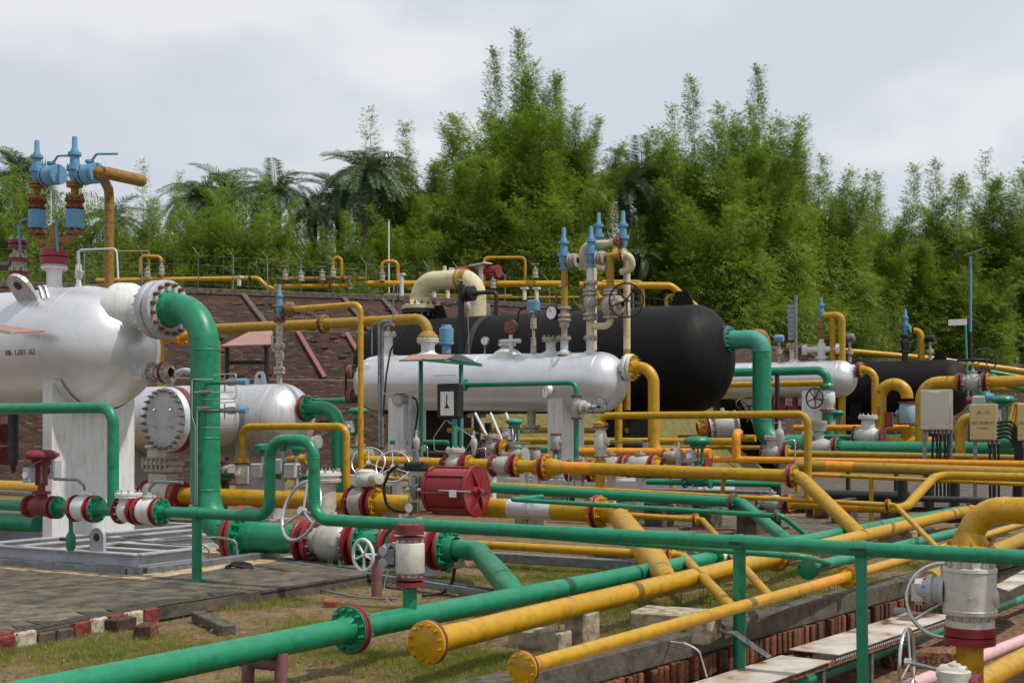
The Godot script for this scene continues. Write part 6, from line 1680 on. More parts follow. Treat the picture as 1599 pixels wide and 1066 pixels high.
	line("yellow_stub_pipe", "short yellow pipe dropping below the upright valve", [Y(u, 716), V0(u, 0.5)], 0.09, mt.yellow)
	# low thick yellow run with flanged valve and slanting riser
	var z = th("low_yellow_run", "low yellow run rising at a slant into the yellow lines by the steel boxes", "pipe", B(1330, 792, 22.0))
	var z0 = B(1232, 788, 22.0); z0.y = 0.50
	var z1 = B(1412, 800, 22.0); z1.y = 0.46
	var z2 = B(1462, 749, 24.0); z2.y = 0.92
	var z3 = B(1680, 764, 24.0); z3.y = 0.90
	pipe(z, [z0, z1, z2, z3], 0.07, mt.yellow_old, 0.26)
	fset(z, z0, U, 0.16, 0.07, mt.maroon, null, mt.yellow_old, 10)
	pipe(z, [z0.lerp(z1, 0.35), z0.lerp(z1, 0.62)], 0.0705, mt.orange, -1, "fresh_paint_band")
	valve("grey_ball_valve", "white-grey valve lying at the head of the low yellow run", z0 - U * 0.27, U, {"R": 0.16, "L": 0.44, "kind": "ball", "rim": mt.maroon, "body": mt.valve})
	# the rusty spool on the ground
	var rs = G(1275, 813) + UP * 0.15
	var rg = th("rusty_spool", "rusty short pipe spool lying on the concrete yard", "pipe", rs - UP * 0.15)
	ob("barrel", M.new().lathe(rs, (U * 0.7 + W * 0.75).normalized(), [Vector2(-0.14, 0.115), Vector2(-0.14, 0.15), Vector2(-0.08, 0.15), Vector2(-0.08, 0.13), Vector2(0.12, 0.13), Vector2(0.12, 0.15), Vector2(0.18, 0.15), Vector2(0.18, 0.115), Vector2(-0.14, 0.115)], 26), mt.rust, rg)

func clutter() -> void:
	# teal canopy with the chart recorder
	var f = B(657, 700, 24.0)
	var cn = th("recorder_canopy", "rust-flaked sheet canopy on two teal posts over the chart recorder", "canopy", V0(f, 0.6))
	var f2 = V0(B(720, 700, 24.0), f.y)
	var rl = Y(f, 556)
	ob("post", M.new().cyl(V0(f, 0.5), Y(f, 562), 0.045, 10), mt.teal, cn)
	ob("post", M.new().cyl(V0(f2, 0.5), Y(f2, 562), 0.045, 10), mt.teal, cn)
	var hi = V0(P(690, 0, 24.0), 0)
	var rp = [P(623, 562, 24.4), P(699, 560, 23.6), P(710, 553, 25.4), P(645, 553, 26.0)]
	ob("rust_sheet", M.new().prism(rp, (rp[1] - rp[0]).cross(rp[3] - rp[0]) * -1.0 if (rp[1] - rp[0]).cross(rp[3] - rp[0]).y < 0 else (rp[1] - rp[0]).cross(rp[3] - rp[0]), 0.03), mt.rust_spots, cn)
	var rq = [P(699, 560, 23.6), P(752, 569, 23.2), P(722, 554, 25.2), P(710, 553, 25.4)]
	ob("slope_sheet", M.new().prism(rq, Vector3(0.3, 1, 0.1), 0.03), mt.dark_green, cn)  # underside shade comes from the sheet colour
	ob("edge_angle", M.new().bar(P(660, 562, 23.9), P(752, 570, 23.1), 0.05, 0.05), mt.green_old, cn)
	var rc = Y(V0(B(703, 626, 23.6), 0), 626)
	var cr = th("chart_recorder", "black chart recorder box with a white round-cornered dial window", "recorder", rc - UP * 0.33)
	ob("case", M.new().box(rc, U, UP, W, Vector3(0.48, 0.66, 0.22), 0.02), mt.black, cr)
	var dw = rc - W * 0.112 - UP * 0.05
	var win = ob("dial", M.new().box(dw, U, UP, W, Vector3(0.30, 0.46, 0.016), 0.006), mt.paper, cr)
	ob("needle", M.new().bar(dw - W * 0.012 + UP * 0.17, dw - W * 0.012 - UP * 0.06 - U * 0.01, 0.02, 0.008, W), mt.ink, win)
	ob("hub", M.new().prism([dw - W * 0.014 - U * 0.06 - UP * 0.09, dw - W * 0.014 + U * 0.06 - UP * 0.09, dw - W * 0.014 - UP * 0.0], -W, 0.01), mt.ink, win)
	ob("hook", M.new().torus(rc - UP * 0.40, W, 0.04, 0.01, 14, 6), mt.steel, cr)
	var st = th("recorder_stand", "teal pipe stand with thin tubes below the chart recorder", "stand", V0(rc, 0.8))
	ob("pole", M.new().cyl(V0(rc, 0.7) + U * 0.1, rc - UP * 0.33 + U * 0.1, 0.055, 10), mt.teal, st)
	for s in 2: ob("tube", M.new().bend([rc - UP * 0.36 - U * 0.1, rc - UP * 0.7 - U * (0.38 - 0.9 * s), rc - UP * 0.95 - U * (0.36 - 0.7 * s), rc - UP * 0.98 - U * 0.05, rc - UP * 1.3 + U * (0.02 + 0.1 * s)], 0.01, 0.05, 6, false), mt.bright, st)
	var ft = th("round_flange_top", "wide white bolted valve top under the chart recorder", "valve", V0(rc, 0.9))
	# thin teal line with the small valve
	var t0 = V0(B(724, 601, 25.0), 0); t0 = Y(t0, 601)
	var t1: Vector3 = V0(B(900, 603, 25.0), t0.y)
	var tl = th("thin_teal_pipe", "thin teal pipe crossing the long silver vessel and turning down", "pipe", t0)
	pipe(tl, [t0, t1, V0(t1, Y(t1, 618).y)], 0.05, mt.green_old, 0.15)
	fset(tl, t0 + U * 0.03, U, 0.12, 0.05, mt.green_old, mt.green_old, mt.green_old, 6)
	var sv = Y(t1, 636)
	valve("small_globe_valve", "small upright valve with a black handwheel under the thin teal pipe", sv, UP, {"R": 0.11, "L": 0.46, "kind": "globe", "rim": mt.maroon, "body": mt.valve, "bolt": mt.maroon, "wheel_at": sv + (U - W * 0.2).normalized() * 0.55, "wheel_ax": (U - W * 0.45).normalized(), "wheel_R": 0.19, "wheel_mat": mt.black, "stem": 0.45})
	var gb = th("globe_bonnet", "steel bonnet disc of the small globe valve below the teal pipe", "valve", sv + U * 0.2)
	pill(gb, sv, (U - W * 0.2).normalized(), [Vector2(0.06, 0.08), Vector2(0.12, 0.14), Vector2(0.18, 0.14), Vector2(0.2, 0.09), Vector2(0.3, 0.09), Vector2(0.32, 0.05), Vector2(0.5, 0.03)], mt.valve, "bonnet")
	line("teal_drop_pipe", "teal drop pipe below the small globe valve in front of the white saddle", [Y(t1, 655), V0(t1, 0.5)], 0.05, mt.green_old)
	# grey camera-like lamp on a post by the vessel's first saddle
	var cp = B(626, 700, 23.5)
	var cm = th("instrument_post", "white square post with a tilted sheet hood and round instrument under it", "instrument", V0(cp, 0.5))
	ob("post", M.new().box(Y(cp, 664), U, UP, W, Vector3(0.2, S(cp) * 100, 0.14), 0.01), mt.white, cm)
	ob("post", M.new().cyl(V0(cp, 0.5) + U * 0.22, Y(cp, 618) + U * 0.22, 0.05, 10), mt.grey_paint, cm)
	ob("hood", M.new().prism([Y(cp, 614) - U * 0.3 - W * 0.2, Y(cp, 612) + U * 0.3 - W * 0.2, Y(cp, 610) + U * 0.24 + W * 0.2, Y(cp, 611) - U * 0.22 + W * 0.2], UP, 0.02), mt.grey_paint, cm)
	pill(cm, Y(cp, 624), -W, [Vector2(-0.1, 0), Vector2(-0.1, 0.13), Vector2(0.12, 0.13), Vector2(0.12, 0.1), Vector2(0.14, 0.1), Vector2(0.14, 0)], mt.valve, "instrument")
	ob("gland", M.new().lathe(Y(cp, 634) + U * 0.03, Vector3.DOWN, [Vector2(0, 0.06), Vector2(0.1, 0.07), Vector2(0.2, 0.05), Vector2(0.2, 0)], 10), mt.steel, cm)
	ob("cable", M.new().bend([Y(cp, 620) + U * 0.2, Y(cp, 622) + U * 0.36, Y(cp, 640) + U * 0.4, Y(cp, 700) + U * 0.28], 0.02, 0.12, 6, false), mt.rubber, cm)
	# green header running behind
	var gh = B(480, 626, 30.0); gh.y = Y(gh, 626).y
	line("back_green_pipe", "thin green pipe running level behind the chart recorder's canopy", [gh, V0(B(690, 627, 30.0), gh.y)], 0.07, mt.green)
	# control valves
	control("green_control_valve", "dark green control valve beside the green bend of the squat vessel", B(559, 712, 22.5), U, 0.17, Y(B(559, 712, 22.5), 636).y - B(559, 712, 22.5).y, 0.20, mt.green_old, mt.valve, mt.valve)
	control("teal_control_valve", "teal control valve seen against the first white saddle's neighbour, right of the recorder", B(803, 712, 25.5), U, 0.17, Y(B(803, 712, 25.5), 655).y - B(803, 712, 25.5).y, 0.19, mt.teal, mt.valve, mt.valve)
	control("green_control_valve", "green control valve with a wide pan standing behind the middle yellow pipe", B(1090, 748, 22.5), U, 0.15, Y(B(1090, 748, 22.5), 687).y - B(1090, 748, 22.5).y, 0.235, mt.green_old, mt.green_old, mt.valve)
	# yellow verticals and levels behind the front rows
	var v1 = B(966, 700, 30.0)
	line("yellow_standpipe", "yellow standpipe just left of the tall yellow outlet pipe", [Y(v1, 600), V0(v1, 0.3)], 0.085, mt.yellow)
	for e in [[520.0, 715.0, 640.0, 716.0, 23.4, 0.06, "yellow", "yellow line low behind the tilted handwheels"], [398.0, 716.0, 480.0, 718.0, 22.6, 0.1, "yellow", "yellow line low behind the green upright loop"], [760.0, 688.0, 1150.0, 690.0, 31.0, 0.085, "yellow", "far yellow line level with the teal control valve's body"], [780.0, 702.0, 962.0, 704.0, 29.8, 0.07, "green", "far green line under the far yellow line"], [905.0, 706.0, 1110.0, 706.0, 27.0, 0.1, "orange", "orange line behind the upright maroon-flanged valve"], [600.0, 722.0, 690.0, 724.0, 22.2, 0.05, "yellow", "short yellow line behind the round white valve cover"]]:
		var p0 = B(e[0], e[1], e[4]); var p1: Vector3 = B(e[2], e[3], e[4])
		line("background_pipe", e[7], [p0, V0(p1, p0.y)], e[5], mt[e[6]])
	# valve cluster along the low lines
	for e in [[620.0, 725.0, 21.6, 0.17, "check", "cream valve with bolted bonnet behind the tilted handwheels"], [768.0, 700.0, 24.4, 0.18, "check", "white valve with cover behind the yellow reducer"], [905.0, 735.0, 23.6, 0.2, "ball", "grey valve on the skid behind the middle yellow pipe's band"], [955.0, 727.0, 24.2, 0.2, "ball", "grey valve right of the upright maroon-flanged valve"], [1000.0, 728.0, 23.8, 0.21, "wafer", "grey wafer valve with yellow flange before the tall yellow outlet"], [1128.0, 664.0, 32.0, 0.3, "drum", "large tilted grey valve next to the green tall outlet pipe"]]:
		var p = B(e[0], e[1], e[2])
		var t = valve("background_valve", e[5], p, U if e[0] < 1100 else (U * 0.8 + W * 0.55 + UP * 0.15).normalized(), {"R": e[3], "L": e[3] * 2.3, "kind": e[4], "rim": mt.maroon if e[0] < 1100 else mt.valve, "body": mt.valve_rust if e[0] < 1000 else mt.valve, "bonnet": e[3] * 1.1})
		var yf = th("yellow_flange", "yellow flange beside the " + e[5], "flange", p + U * e[3] * 1.2)
		fset(yf, p + (U if e[0] < 1100 else (-U * 0.8 - W * 0.55 - UP * 0.15).normalized()) * e[3] * 1.25, U if e[0] < 1100 else (-U * 0.8 - W * 0.55 - UP * 0.15).normalized(), e[3], e[3] * 0.5, mt.maroon, null, mt.yellow, 10)
		if e[0] < 1100:
			var s = th("pipe_stand", "white steel stand below the " + e[5], "stand", V0(p, 0))
			ob("post", M.new().bar(V0(p, 0.3), p - UP * e[3] * 0.8, 0.12, 0.14, W), mt.white, s)
			ob("foot", M.new().box(V0(p, 0.15), U, UP, W, Vector3(0.3, 0.3, 0.3)), mt.concrete, s)
	# instruments behind the green upright loop
	for e in [[435.0, 728.0, "grey instrument box seen inside the green loop, left one"], [456.0, 735.0, "grey instrument box seen inside the green loop, right one"], [404.0, 735.0, "grey instrument box just outside the green loop"]]:
		var p = B(e[0], e[1], 17.9)
		var t = th("instrument_box", e[2], "instrument", p - UP * 0.15)
		ob("case", M.new().box(p, U, UP, W, Vector3(0.24, 0.24, 0.16), 0.02), mt.grey_paint, t)
		for k in 3: ob("fitting", M.new().cyl(p + U * 0.12 + UP * (0.07 - 0.07 * k), p + U * 0.18 + UP * (0.07 - 0.07 * k), 0.025, 8), mt.steel, t)
		ob("pipe_clamp", M.new().cyl(p - UP * 0.5 + W * 0.1, p + UP * 0.35 + W * 0.1, 0.03, 8), mt.grey_paint, t)
		ob("hood", M.new().lathe(p + UP * 0.24 + W * 0.1, UP, [Vector2(0, 0.05), Vector2(0.1, 0.07), Vector2(0.1, 0.15), Vector2(0.16, 0.15), Vector2(0.2, 0.05), Vector2(0.2, 0)], 12), mt.green_old, t)
	for e in [[384.0, 742.0], [480.0, 712.0], [650.0, 700.0], [683.0, 745.0], [740.0, 702.0], [868.0, 740.0], [1218.0, 690.0], [1060.0, 722.0]]:
		var p = B(e[0], e[1], 22.4)
		var t = th("small_fitting", {384.0: "small steel needle valve beside the upright valve of the hooked pipe", 480.0: "small steel needle valve under the green bend", 650.0: "small steel needle valve near the teal canopy post", 683.0: "small steel needle valve by the actuator", 740.0: "small steel needle valve by the white flat-covered valve", 868.0: "small steel needle valve under the wide yellow flange", 1218.0: "small steel needle valve on top of the green valve line", 1060.0: "small steel needle valve by the landing of the yellow outlet"}[e[0]], "valve", p)
		pill(t, p, UP, [Vector2(-0.1, 0.03), Vector2(0.02, 0.05), Vector2(0.1, 0.07), Vector2(0.18, 0.06), Vector2(0.22, 0.03), Vector2(0.34, 0.02)], mt.valve, "body", 10)
		ob("bar", M.new().cyl(p + UP * 0.3 - U * 0.1, p + UP * 0.3 + U * 0.1, 0.012, 6), mt.steel, t)
		ob("tube", M.new().bend([p + U * 0.04, p + U * 0.25 + UP * 0.05, p + U * 0.25 - UP * 0.5], 0.012, 0.05, 6, false), mt.bright, t)
	# white slanting props behind the recorder
	for s in 3:
		var p = P(742 + 24 * s, 645, 27.0)
		var t = th("white_prop", ["slanting white tube behind the recorder, nearest its box", "slanting white tube behind the recorder, middle of three", "slanting white tube behind the recorder, next to the teal control valve"][s], "tube", Y(p, 700))
		ob("tube", M.new().cyl(p, P(766 + 20 * s, 692, 26.6), 0.03, 8), mt.white, t)
	# orange goose-neck and its long line
	var oh = 30.0
	var o0 = B(1115, 721, oh); o0.y = 1.02
	var o1 = B(1700, 741, oh); o1.y = 0.98
	line("long_orange_pipe", "long bright orange pipe running level past the steel boxes' feet", [o0, o1], 0.072, mt.orange)
	var og = B(1150, 715, oh)
	line("orange_goose_neck", "short orange goose-neck standing on the long orange pipe", [V0(og, 1.0), Y(og, 676), Y(og, 676) - U * 0.12 + W * 0.5], 0.095, mt.orange, 0.16)
# ---- the far rows to the right
func right_side() -> void:
	var H = 50.8
	var a = B(1050, 592, H); var b = B(1312, 592, H)
	a.y = 3.47; b.y = 3.47
	var v = vessel("silver_vessel", "smaller silver vessel beyond the tall green outlet pipe of the black vessel", a, b, 0.65, 0.6, mt.silver)
	var c = B(1268, 592, H); c.y = 3.47
	saddle(v, c, 0.65, 0.6, 1.0, 0.4, mt.white)
	letter(v, "print", "AT", V0(B(1217, 594, H), 3.46) - W * 0.66, U, UP, 0.26, mt.ink)
	var top = func(px: float) -> Vector3: return V0(B(px, 592, H), 3.47 + 0.63)
	for e in [[1196.0, 0.35], [1240.0, 0.55]]: nozzle(v, top.call(e[0]), UP, 0.15, e[1], 0.28, mt.white, mt.valve_rust)
	for e in [1205.0, 1222.0, 1242.0]: ob("drain_nozzle", M.new().lathe(V0(B(e, 592, H), 2.85), Vector3.DOWN, [Vector2(0, 0.1), Vector2(0.3, 0.1), Vector2(0.3, 0.22), Vector2(0.45, 0.22), Vector2(0.45, 0)], 12), mt.maroon, v)
	transmitter("blue_transmitter", "blue-capped transmitter on the smaller silver vessel", top.call(1217.0), 1.0, mt.blue, "")
	# relief valve on a white cross
	var n: Vector3 = top.call(1283.0)
	var cr = th("white_cross_fitting", "white cross fitting with side flanges below a rust-spotted blue relief valve", "valve", n)
	pill(cr, n, UP, [Vector2(-0.1, 0.14), Vector2(0.1, 0.14), Vector2(0.1, 0.21), Vector2(0.17, 0.21), Vector2(0.17, 0.13), Vector2(0.58, 0.15), Vector2(0.7, 0.08), Vector2(0.8, 0.08)], mt.white, "body")
	pill(cr, n + UP * 0.42 - U * 0.55, U, [Vector2(-0.1, 0), Vector2(-0.1, 0.18), Vector2(0, 0.18), Vector2(0.05, 0.1), Vector2(0.5, 0.1), Vector2(1.05, 0.1), Vector2(1.1, 0.2), Vector2(1.22, 0.2), Vector2(1.22, 0)], mt.white, "arm")
	wheel(cr, n + UP * 0.42 - U * 0.78, U, 0.24, 0.03, mt.rust, 4)
	var sp = n + UP * 0.78
	pill(cr, sp, UP, [Vector2(0, 0.08), Vector2(0.08, 0.15), Vector2(0.14, 0.15), Vector2(0.16, 0.09), Vector2(0.36, 0.11), Vector2(0.40, 0.16), Vector2(0.52, 0.16), Vector2(0.54, 0.1), Vector2(0.66, 0.1)], mt.tan, "spool")
	var rb = n + UP * 1.43
	var rt = Y(n, 464)
	relief("blue_relief_valve", "blue relief valve on the smaller silver vessel's white cross fitting", rb, rt.y - rb.y, U, mt.blue, "", 1.1)
	var o = rb + UP * (rt.y - rb.y) * 0.7
	for s in 2:
		var dn = V0(B(1301 + 14 * s, 500, H), 0)
		line("yellow_relief_pipe", ["yellow relief pipe dropping right beside the white cross fitting", "outer of the two yellow relief pipes by the white cross fitting"][s], [Y(dn, 492) - U * (0.35 + 0.35 * s), Y(dn, 492), Y(dn, 680)], 0.11 if s == 0 else 0.13, mt.yellow_old, 0.22)
	# outlet, yellow
	var nz: Vector3 = V0(B(1343, 578, H), 3.47 + 0.3)
	ob("nozzle", M.new().lathe(nz - U * 0.7, U, [Vector2(0, 0.36), Vector2(0.15, 0.32), Vector2(0.3, 0.2), Vector2(0.6, 0.18)], 20, 0.4), mt.silver, v)
	fset(v, nz, U, 0.28, 0.13, mt.maroon, mt.maroon, mt.yellow, 12)
	var y1 = B(1367, 600, H)
	line("yellow_outlet_pipe", "yellow outlet pipe bending down from the smaller silver vessel", [nz + U * 0.1, V0(y1, nz.y), V0(y1, 0.8)], 0.125, mt.yellow, 0.4)
	# second black vessel
	var H6 = 68.6
	var a6 = B(1215, 605, H6); var b6 = B(1484, 605, H6)
	a6.y = 3.62; b6.y = 3.62
	var v6 = vessel("black_vessel", "second black vessel far behind the yellow square bends, in front of the bamboo", a6, b6, 1.28, 0.9, mt.tar)
	for px in [1345.0, 1450.0]: saddle(v6, V0(B(px, 605, H6), 3.62), 1.28, 1.4, 2.1, 0.5, mt.tar)
	ob("nozzle", M.new().lathe(V0(B(1500, 590, H6), 4.1), U, [Vector2(0, 0.5), Vector2(0.4, 0.3), Vector2(0.9, 0.28), Vector2(0.9, 0.45), Vector2(1.1, 0.45), Vector2(1.1, 0)], 20), mt.tar, v6)
	var lg: Vector3 = V0(B(1468, 560, H6), 4.9)
	ob("lifting_lug", M.new().prism([lg - U * 0.35 - UP * 0.1, lg - U * 0.16 + UP * 0.36, lg + U * 0.16 + UP * 0.36, lg + U * 0.35 - UP * 0.1], -W, 0.08), mt.tar, v6)
	var n6: Vector3 = V0(B(1414, 560, H6), 4.85)
	var s6 = th("relief_stack", "dark spool carrying the blue relief valve on the second black vessel", "pipe", n6)
	pill(s6, n6, UP, [Vector2(0, 0.14), Vector2(0.4, 0.14), Vector2(0.4, 0.22), Vector2(0.5, 0.22), Vector2(0.55, 0.15), Vector2(0.8, 0.2), Vector2(0.95, 0.2), Vector2(1.1, 0.14), Vector2(1.15, 0.22), Vector2(1.24, 0.22)], mt.dark_pipe, "spool")
	var r6 = Y(n6, 522)
	relief("blue_relief_valve", "blue relief valve alone on the second black vessel", r6, Y(n6, 482).y - r6.y, U, mt.blue, "", 1.15)
	var d6 = B(1439, 560, H6)
	line("yellow_relief_pipe", "yellow hooked relief pipe over the second black vessel", [V0(n6, Y(n6, 517).y) + U * 0.4, V0(d6, Y(n6, 517).y), V0(d6, 4.4)], 0.15, mt.yellow_old, 0.3)
	for e in [[1327.0, 536.0], [1453.0, 541.0]]: transmitter("vessel_transmitter", "transmitter on the second black vessel, " + ("grey one by the yellow relief pipes" if e[0] < 1400 else "dark one by the lifting lug"), V0(B(e[0], 560, H6), 4.85), 1.4 if e[0] < 1400 else 1.2, mt.galv if e[0] < 1400 else mt.black, "")
	# grey gauge board and post
	var gp = P(1236, 535, 44.0)
	var gt = th("level_board", "tall grey slatted level board on a post above the smaller silver vessel", "level gauge", gp)
	ob("board", M.new().box(Y(gp, 503), U, UP, W, Vector3(0.22, 1.25, 0.05)), mt.galv, gt)
	ob("post", M.new().cyl(Y(gp, 560) + U * 0.16, Y(gp, 462) + U * 0.16, 0.06, 8), mt.galv, gt)
	for k in 8: ob("slat", M.new().box(Y(gp, 503) + UP * (0.56 - 0.16 * k) - W * 0.03, U, UP, W, Vector3(0.2, 0.03, 0.02)), mt.dial_grey, gt)
	# green cross-over with the black handwheel valve
	var g0 = B(1120, 578, 44.0); g0.y = Y(B(1290, 578, 44.0), 578).y
	var g1: Vector3 = V0(B(1293, 590, 44.0), g0.y)
	var gl = th("green_crossover_pipe", "green pipe crossing the smaller silver vessel and turning down to a flange", "pipe", g0)
	pipe(gl, [g0, g1, Y(g1, 600)], 0.135, mt.green, 0.36)
	ob("weld_seam", M.new().ring(V0(B(1222, 580, 44.0), g0.y), U, 0.135), mt.green, gl)
	pill(gl, Y(g1, 598), Vector3.DOWN, [Vector2(0, 0.14), Vector2(0.1, 0.2), Vector2(0.12, 0.25), Vector2(0.18, 0.25), Vector2(0.2, 0.18)], mt.green, "neck")
	var gv = Y(g1, 622)
	valve("green_line_valve", "white angle valve with a black handwheel below the green cross-over", gv, UP, {"R": 0.25, "L": 0.76, "kind": "ball", "rim": mt.maroon, "body": mt.white, "up": -W, "wheel_at": gv - U * 0.26 - W * 0.5, "wheel_ax": (-W - U * 0.35).normalized(), "wheel_R": 0.30, "wheel_t": 0.024, "wheel_mat": mt.black, "spokes": 5, "stem": 0.5})
	line("green_drop_pipe", "green drop pipe below the white handwheel valve", [Y(g1, 643), V0(g1, 0.9)], 0.16, mt.green)
	var ty = B(1125, 601, 46.0)
	line("yellow_back_pipe", "thin yellow pipe crossing low over the smaller silver vessel", [ty, V0(B(1292, 601, 46.0), ty.y)], 0.1, mt.yellow)
	var bp = P(1214, 600, 37.0)
	var bq = th("black_post", "thin black post in front of the smaller silver vessel", "post", V0(bp, 0))
	ob("pole", M.new().cyl(V0(bp, 0), Y(bp, 585), 0.07, 8), mt.black, bq)
	ob("cap", M.new().cyl(Y(bp, 585), Y(bp, 583), 0.09, 8), mt.black, bq)
	control("teal_control_valve", "small teal control valve right of the green drop pipe", B(1308, 690, 42.0), U, 0.16, 0.9, 0.22, mt.green_old, mt.green_old, mt.valve)
	var wp = P(1170, 632, 31.0)
	var wt = th("spare_handwheel", "big grey handwheel tilted on the large grey valve by the green outlet", "handwheel", wp)
	wheel(wt, wp, (UP * 0.75 - W * 0.5 + U * 0.25).normalized(), 0.32, 0.024, mt.dark_pipe, 5, 0.5)
	# green valve line
	var H2 = 34.0
	var at = func(px: float) -> Vector3: var p := B(px, 700, H2); p.y = 1.24 - 0.00005 * (px - 1200); return p
	var gr = th("green_valve_line", "green pipe with a large flanged valve running behind the steel boxes' legs", "pipe", at.call(1400.0))
	pipe(gr, [at.call(1228.0), at.call(1250.0)], 0.165, mt.green)
	fset(gr, at.call(1249.0), U, 0.26, 0.165, mt.maroon, mt.green, null, 14)
	pipe(gr, [at.call(1312.0), at.call(1720.0)], 0.165, mt.green)
	fset(gr, at.call(1306.0), U, 0.26, 0.165, mt.maroon, null, mt.green, 14)
	ob("weld_seam", M.new().ring(at.call(1423.0), U, 0.165), mt.green, gr)
	var bv = valve("large_ball_valve", "large grey bolted ball valve in the green pipe left of the steel boxes", at.call(1277.0), U, {"R": 0.26, "L": 0.86, "kind": "ball", "rim": mt.maroon, "body": mt.valve, "bolt": mt.white, "nb": 14})
	pill(bv, at.call(1279.0) + UP * 0.16, UP, [Vector2(0, 0.12), Vector2(0.22, 0.12), Vector2(0.24, 0.17), Vector2(0.36, 0.18), Vector2(0.38, 0.19), Vector2(0.48, 0.19), Vector2(0.48, 0)], mt.valve, "gearbox")
	var b2 = B(1356, 680, 35.5)
	valve("back_ball_valve", "white bolted valve standing just behind the green pipe by the yellow square bend", b2, U, {"R": 0.24, "L": 0.7, "kind": "check", "bonnet": 0.4, "rim": mt.maroon, "body": mt.white, "bolt": mt.valve})
	# tan-yellow line with its small valve
	var t0 = B(1228, 712, 31.5); t0.y = 1.14
	var t1 = B(1720, 731, 31.5); t1.y = 1.06
	var tl = th("tan_yellow_pipe", "dull yellow pipe between the green valve line and the long orange pipe", "pipe", t0)
	pipe(tl, [t0, t1], 0.07, mt.olive)
	fset(tl, t0, U, 0.2, 0.07, mt.maroon, null, mt.yellow, 8)
	var sv = t0 - U * 0.3
	valve("small_ball_valve", "small grey valve with a knobbed top at the head of the dull yellow pipe", sv, U, {"R": 0.21, "L": 0.5, "kind": "check", "bonnet": 0.3, "rim": mt.maroon, "body": mt.valve})
	# olive pipe and thin yellow line
	var o0 = B(1245, 733, 27.0); o0.y = 0.98
	var o1 = B(1760, 763, 27.0); o1.y = 0.86
	var ol = line("olive_pipe", "broad olive-yellow pipe with one freshly painted orange stretch", [o0, o1], 0.1, mt.olive)
	pipe(ol, [o0.lerp(o1, 0.1), o0.lerp(o1, 0.19)], 0.1006, mt.orange, -1, "fresh_paint_band")
	var h0 = B(1215, 745, 24.5); h0.y = 0.90
	var h1 = B(1760, 773, 24.5); h1.y = 0.74
	var hl = line("thin_yellow_line", "thin yellow line on a yellow post in front of the olive pipe", [h0, h1], 0.034, mt.yellow_old)
	pipe(hl, [h0.lerp(h1, 0.1), h0.lerp(h1, 0.2)], 0.0345, mt.orange, -1, "fresh_paint_band")
	var pp = B(1361, 800, 24.5)
	var po = th("yellow_post", "yellow post carrying the thin yellow line", "post", V0(pp, 0))
	ob("pole", M.new().cyl(V0(pp, 0), V0(pp, 0.85), 0.038, 12), mt.yellow_old, po)
	ob("foot_plate", M.new().box(V0(pp, 0.02), U, UP, W, Vector3(0.2, 0.02, 0.2)), mt.yellow_old, po)
	var k0 = B(1129, 770, 21.2)
	line("thin_yellow_hook", "thin yellow hooked pipe over the end of the green pipe's elbow", [V0(k0, 0.6), Y(k0, 745), V0(B(1196, 747, 21.2), Y(k0, 745).y)], 0.034, mt.yellow_old, 0.1)
	for e in [[1212.0, 775.0, 22.8], [1410.0, 805.0, 25.0], [1492.0, 790.0, 27.2], [1452.0, 790.0, 26.6]]:
		var p = V0(B(e[0], e[1], e[2]), 0)
		var s = th("black_pipe_support", "black pipe support standing " + {1212.0: "below the middle yellow pipe's branch flange", 1410.0: "behind the slanting yellow riser", 1492.0: "under the olive pipe by the big yellow elbow", 1452.0: "under the olive pipe beside the slanting riser"}[e[0]], "support", p, "black supports under the level pipes")
		ob("pole", M.new().cyl(p, p + UP * 0.86, 0.085, 12), mt.black, s)
		ob("base_plate", M.new().box(p + UP * 0.05, U, UP, W, Vector3(0.34, 0.06, 0.34)), mt.black, s)
	var df = V0(B(1300, 760, 29.0), 0.35)
	line("dark_hose_pipe", "dark pipe lying low behind the yellow lines", [df, V0(B(1380, 765, 29.0), 0.35), V0(B(1390, 765, 29.0), 0.1) - W * 0.4], 0.1, mt.dark_pipe)
	# yellow square bends with the blue valve
	var H3 = 36.0
	var q = B(1375, 640, H3)
	var qt = Y(q, 600)
	var q2: Vector3 = V0(B(1417, 600, H3), qt.y)
	line("yellow_square_bend", "fat yellow square bend with a red sticker, over the pale blue valve", [V0(q, 0.9), qt, q2, Y(q2, 622)], 0.145, mt.yellow, 0.36)
	ob("sticker", M.new().box(Y(q, 612) - W * 0.147, U, UP, W, Vector3(0.08, 0.08, 0.006)), mt.pink_red, get_node("yellow_square_bend"))
	ob("sticker", M.new().box(Y(q, 642) - W * 0.147, U, UP, W, Vector3(0.08, 0.22, 0.006)), mt.pink_red, get_node("yellow_square_bend"))
	valve("pale_blue_valve", "pale blue upright valve between maroon flanges under the yellow square bend", Y(q2, 645), UP, {"R": 0.21, "L": 0.56, "kind": "wafer", "rim": mt.maroon, "body": mt.pale_blue, "bolt": mt.pale_blue, "up": -U})
	var fs = th("red_bracket", "small red bracket left of the pale blue valve", "bracket", Y(q2, 655) - U * 0.3)
	ob("bracket", M.new().box(Y(q2, 655) - U * 0.42, U, UP, W, Vector3(0.16, 0.36, 0.2), 0.02), mt.actuator, fs)
	var lw = th("yellow_tee", "yellow tee below the pale blue valve", "pipe", Y(q2, 690))
	ob("riser", M.new().lathe(Y(q2, 666), Vector3.DOWN, [Vector2(0, 0.22), Vector2(0.06, 0.22), Vector2(0.14, 0.14), Vector2(0.9, 0.14)], 20), mt.yellow, lw)
	ob("run", M.new().cyl(Y(q2, 692) - U * 0.7, Y(q2, 692) + U * 0.6, 0.16, 16), mt.yellow, lw)
	var u = B(1440, 650, 35.0)
	var ut = Y(u, 598)
	var ue: Vector3 = V0(B(1760, 598, 35.0), ut.y)
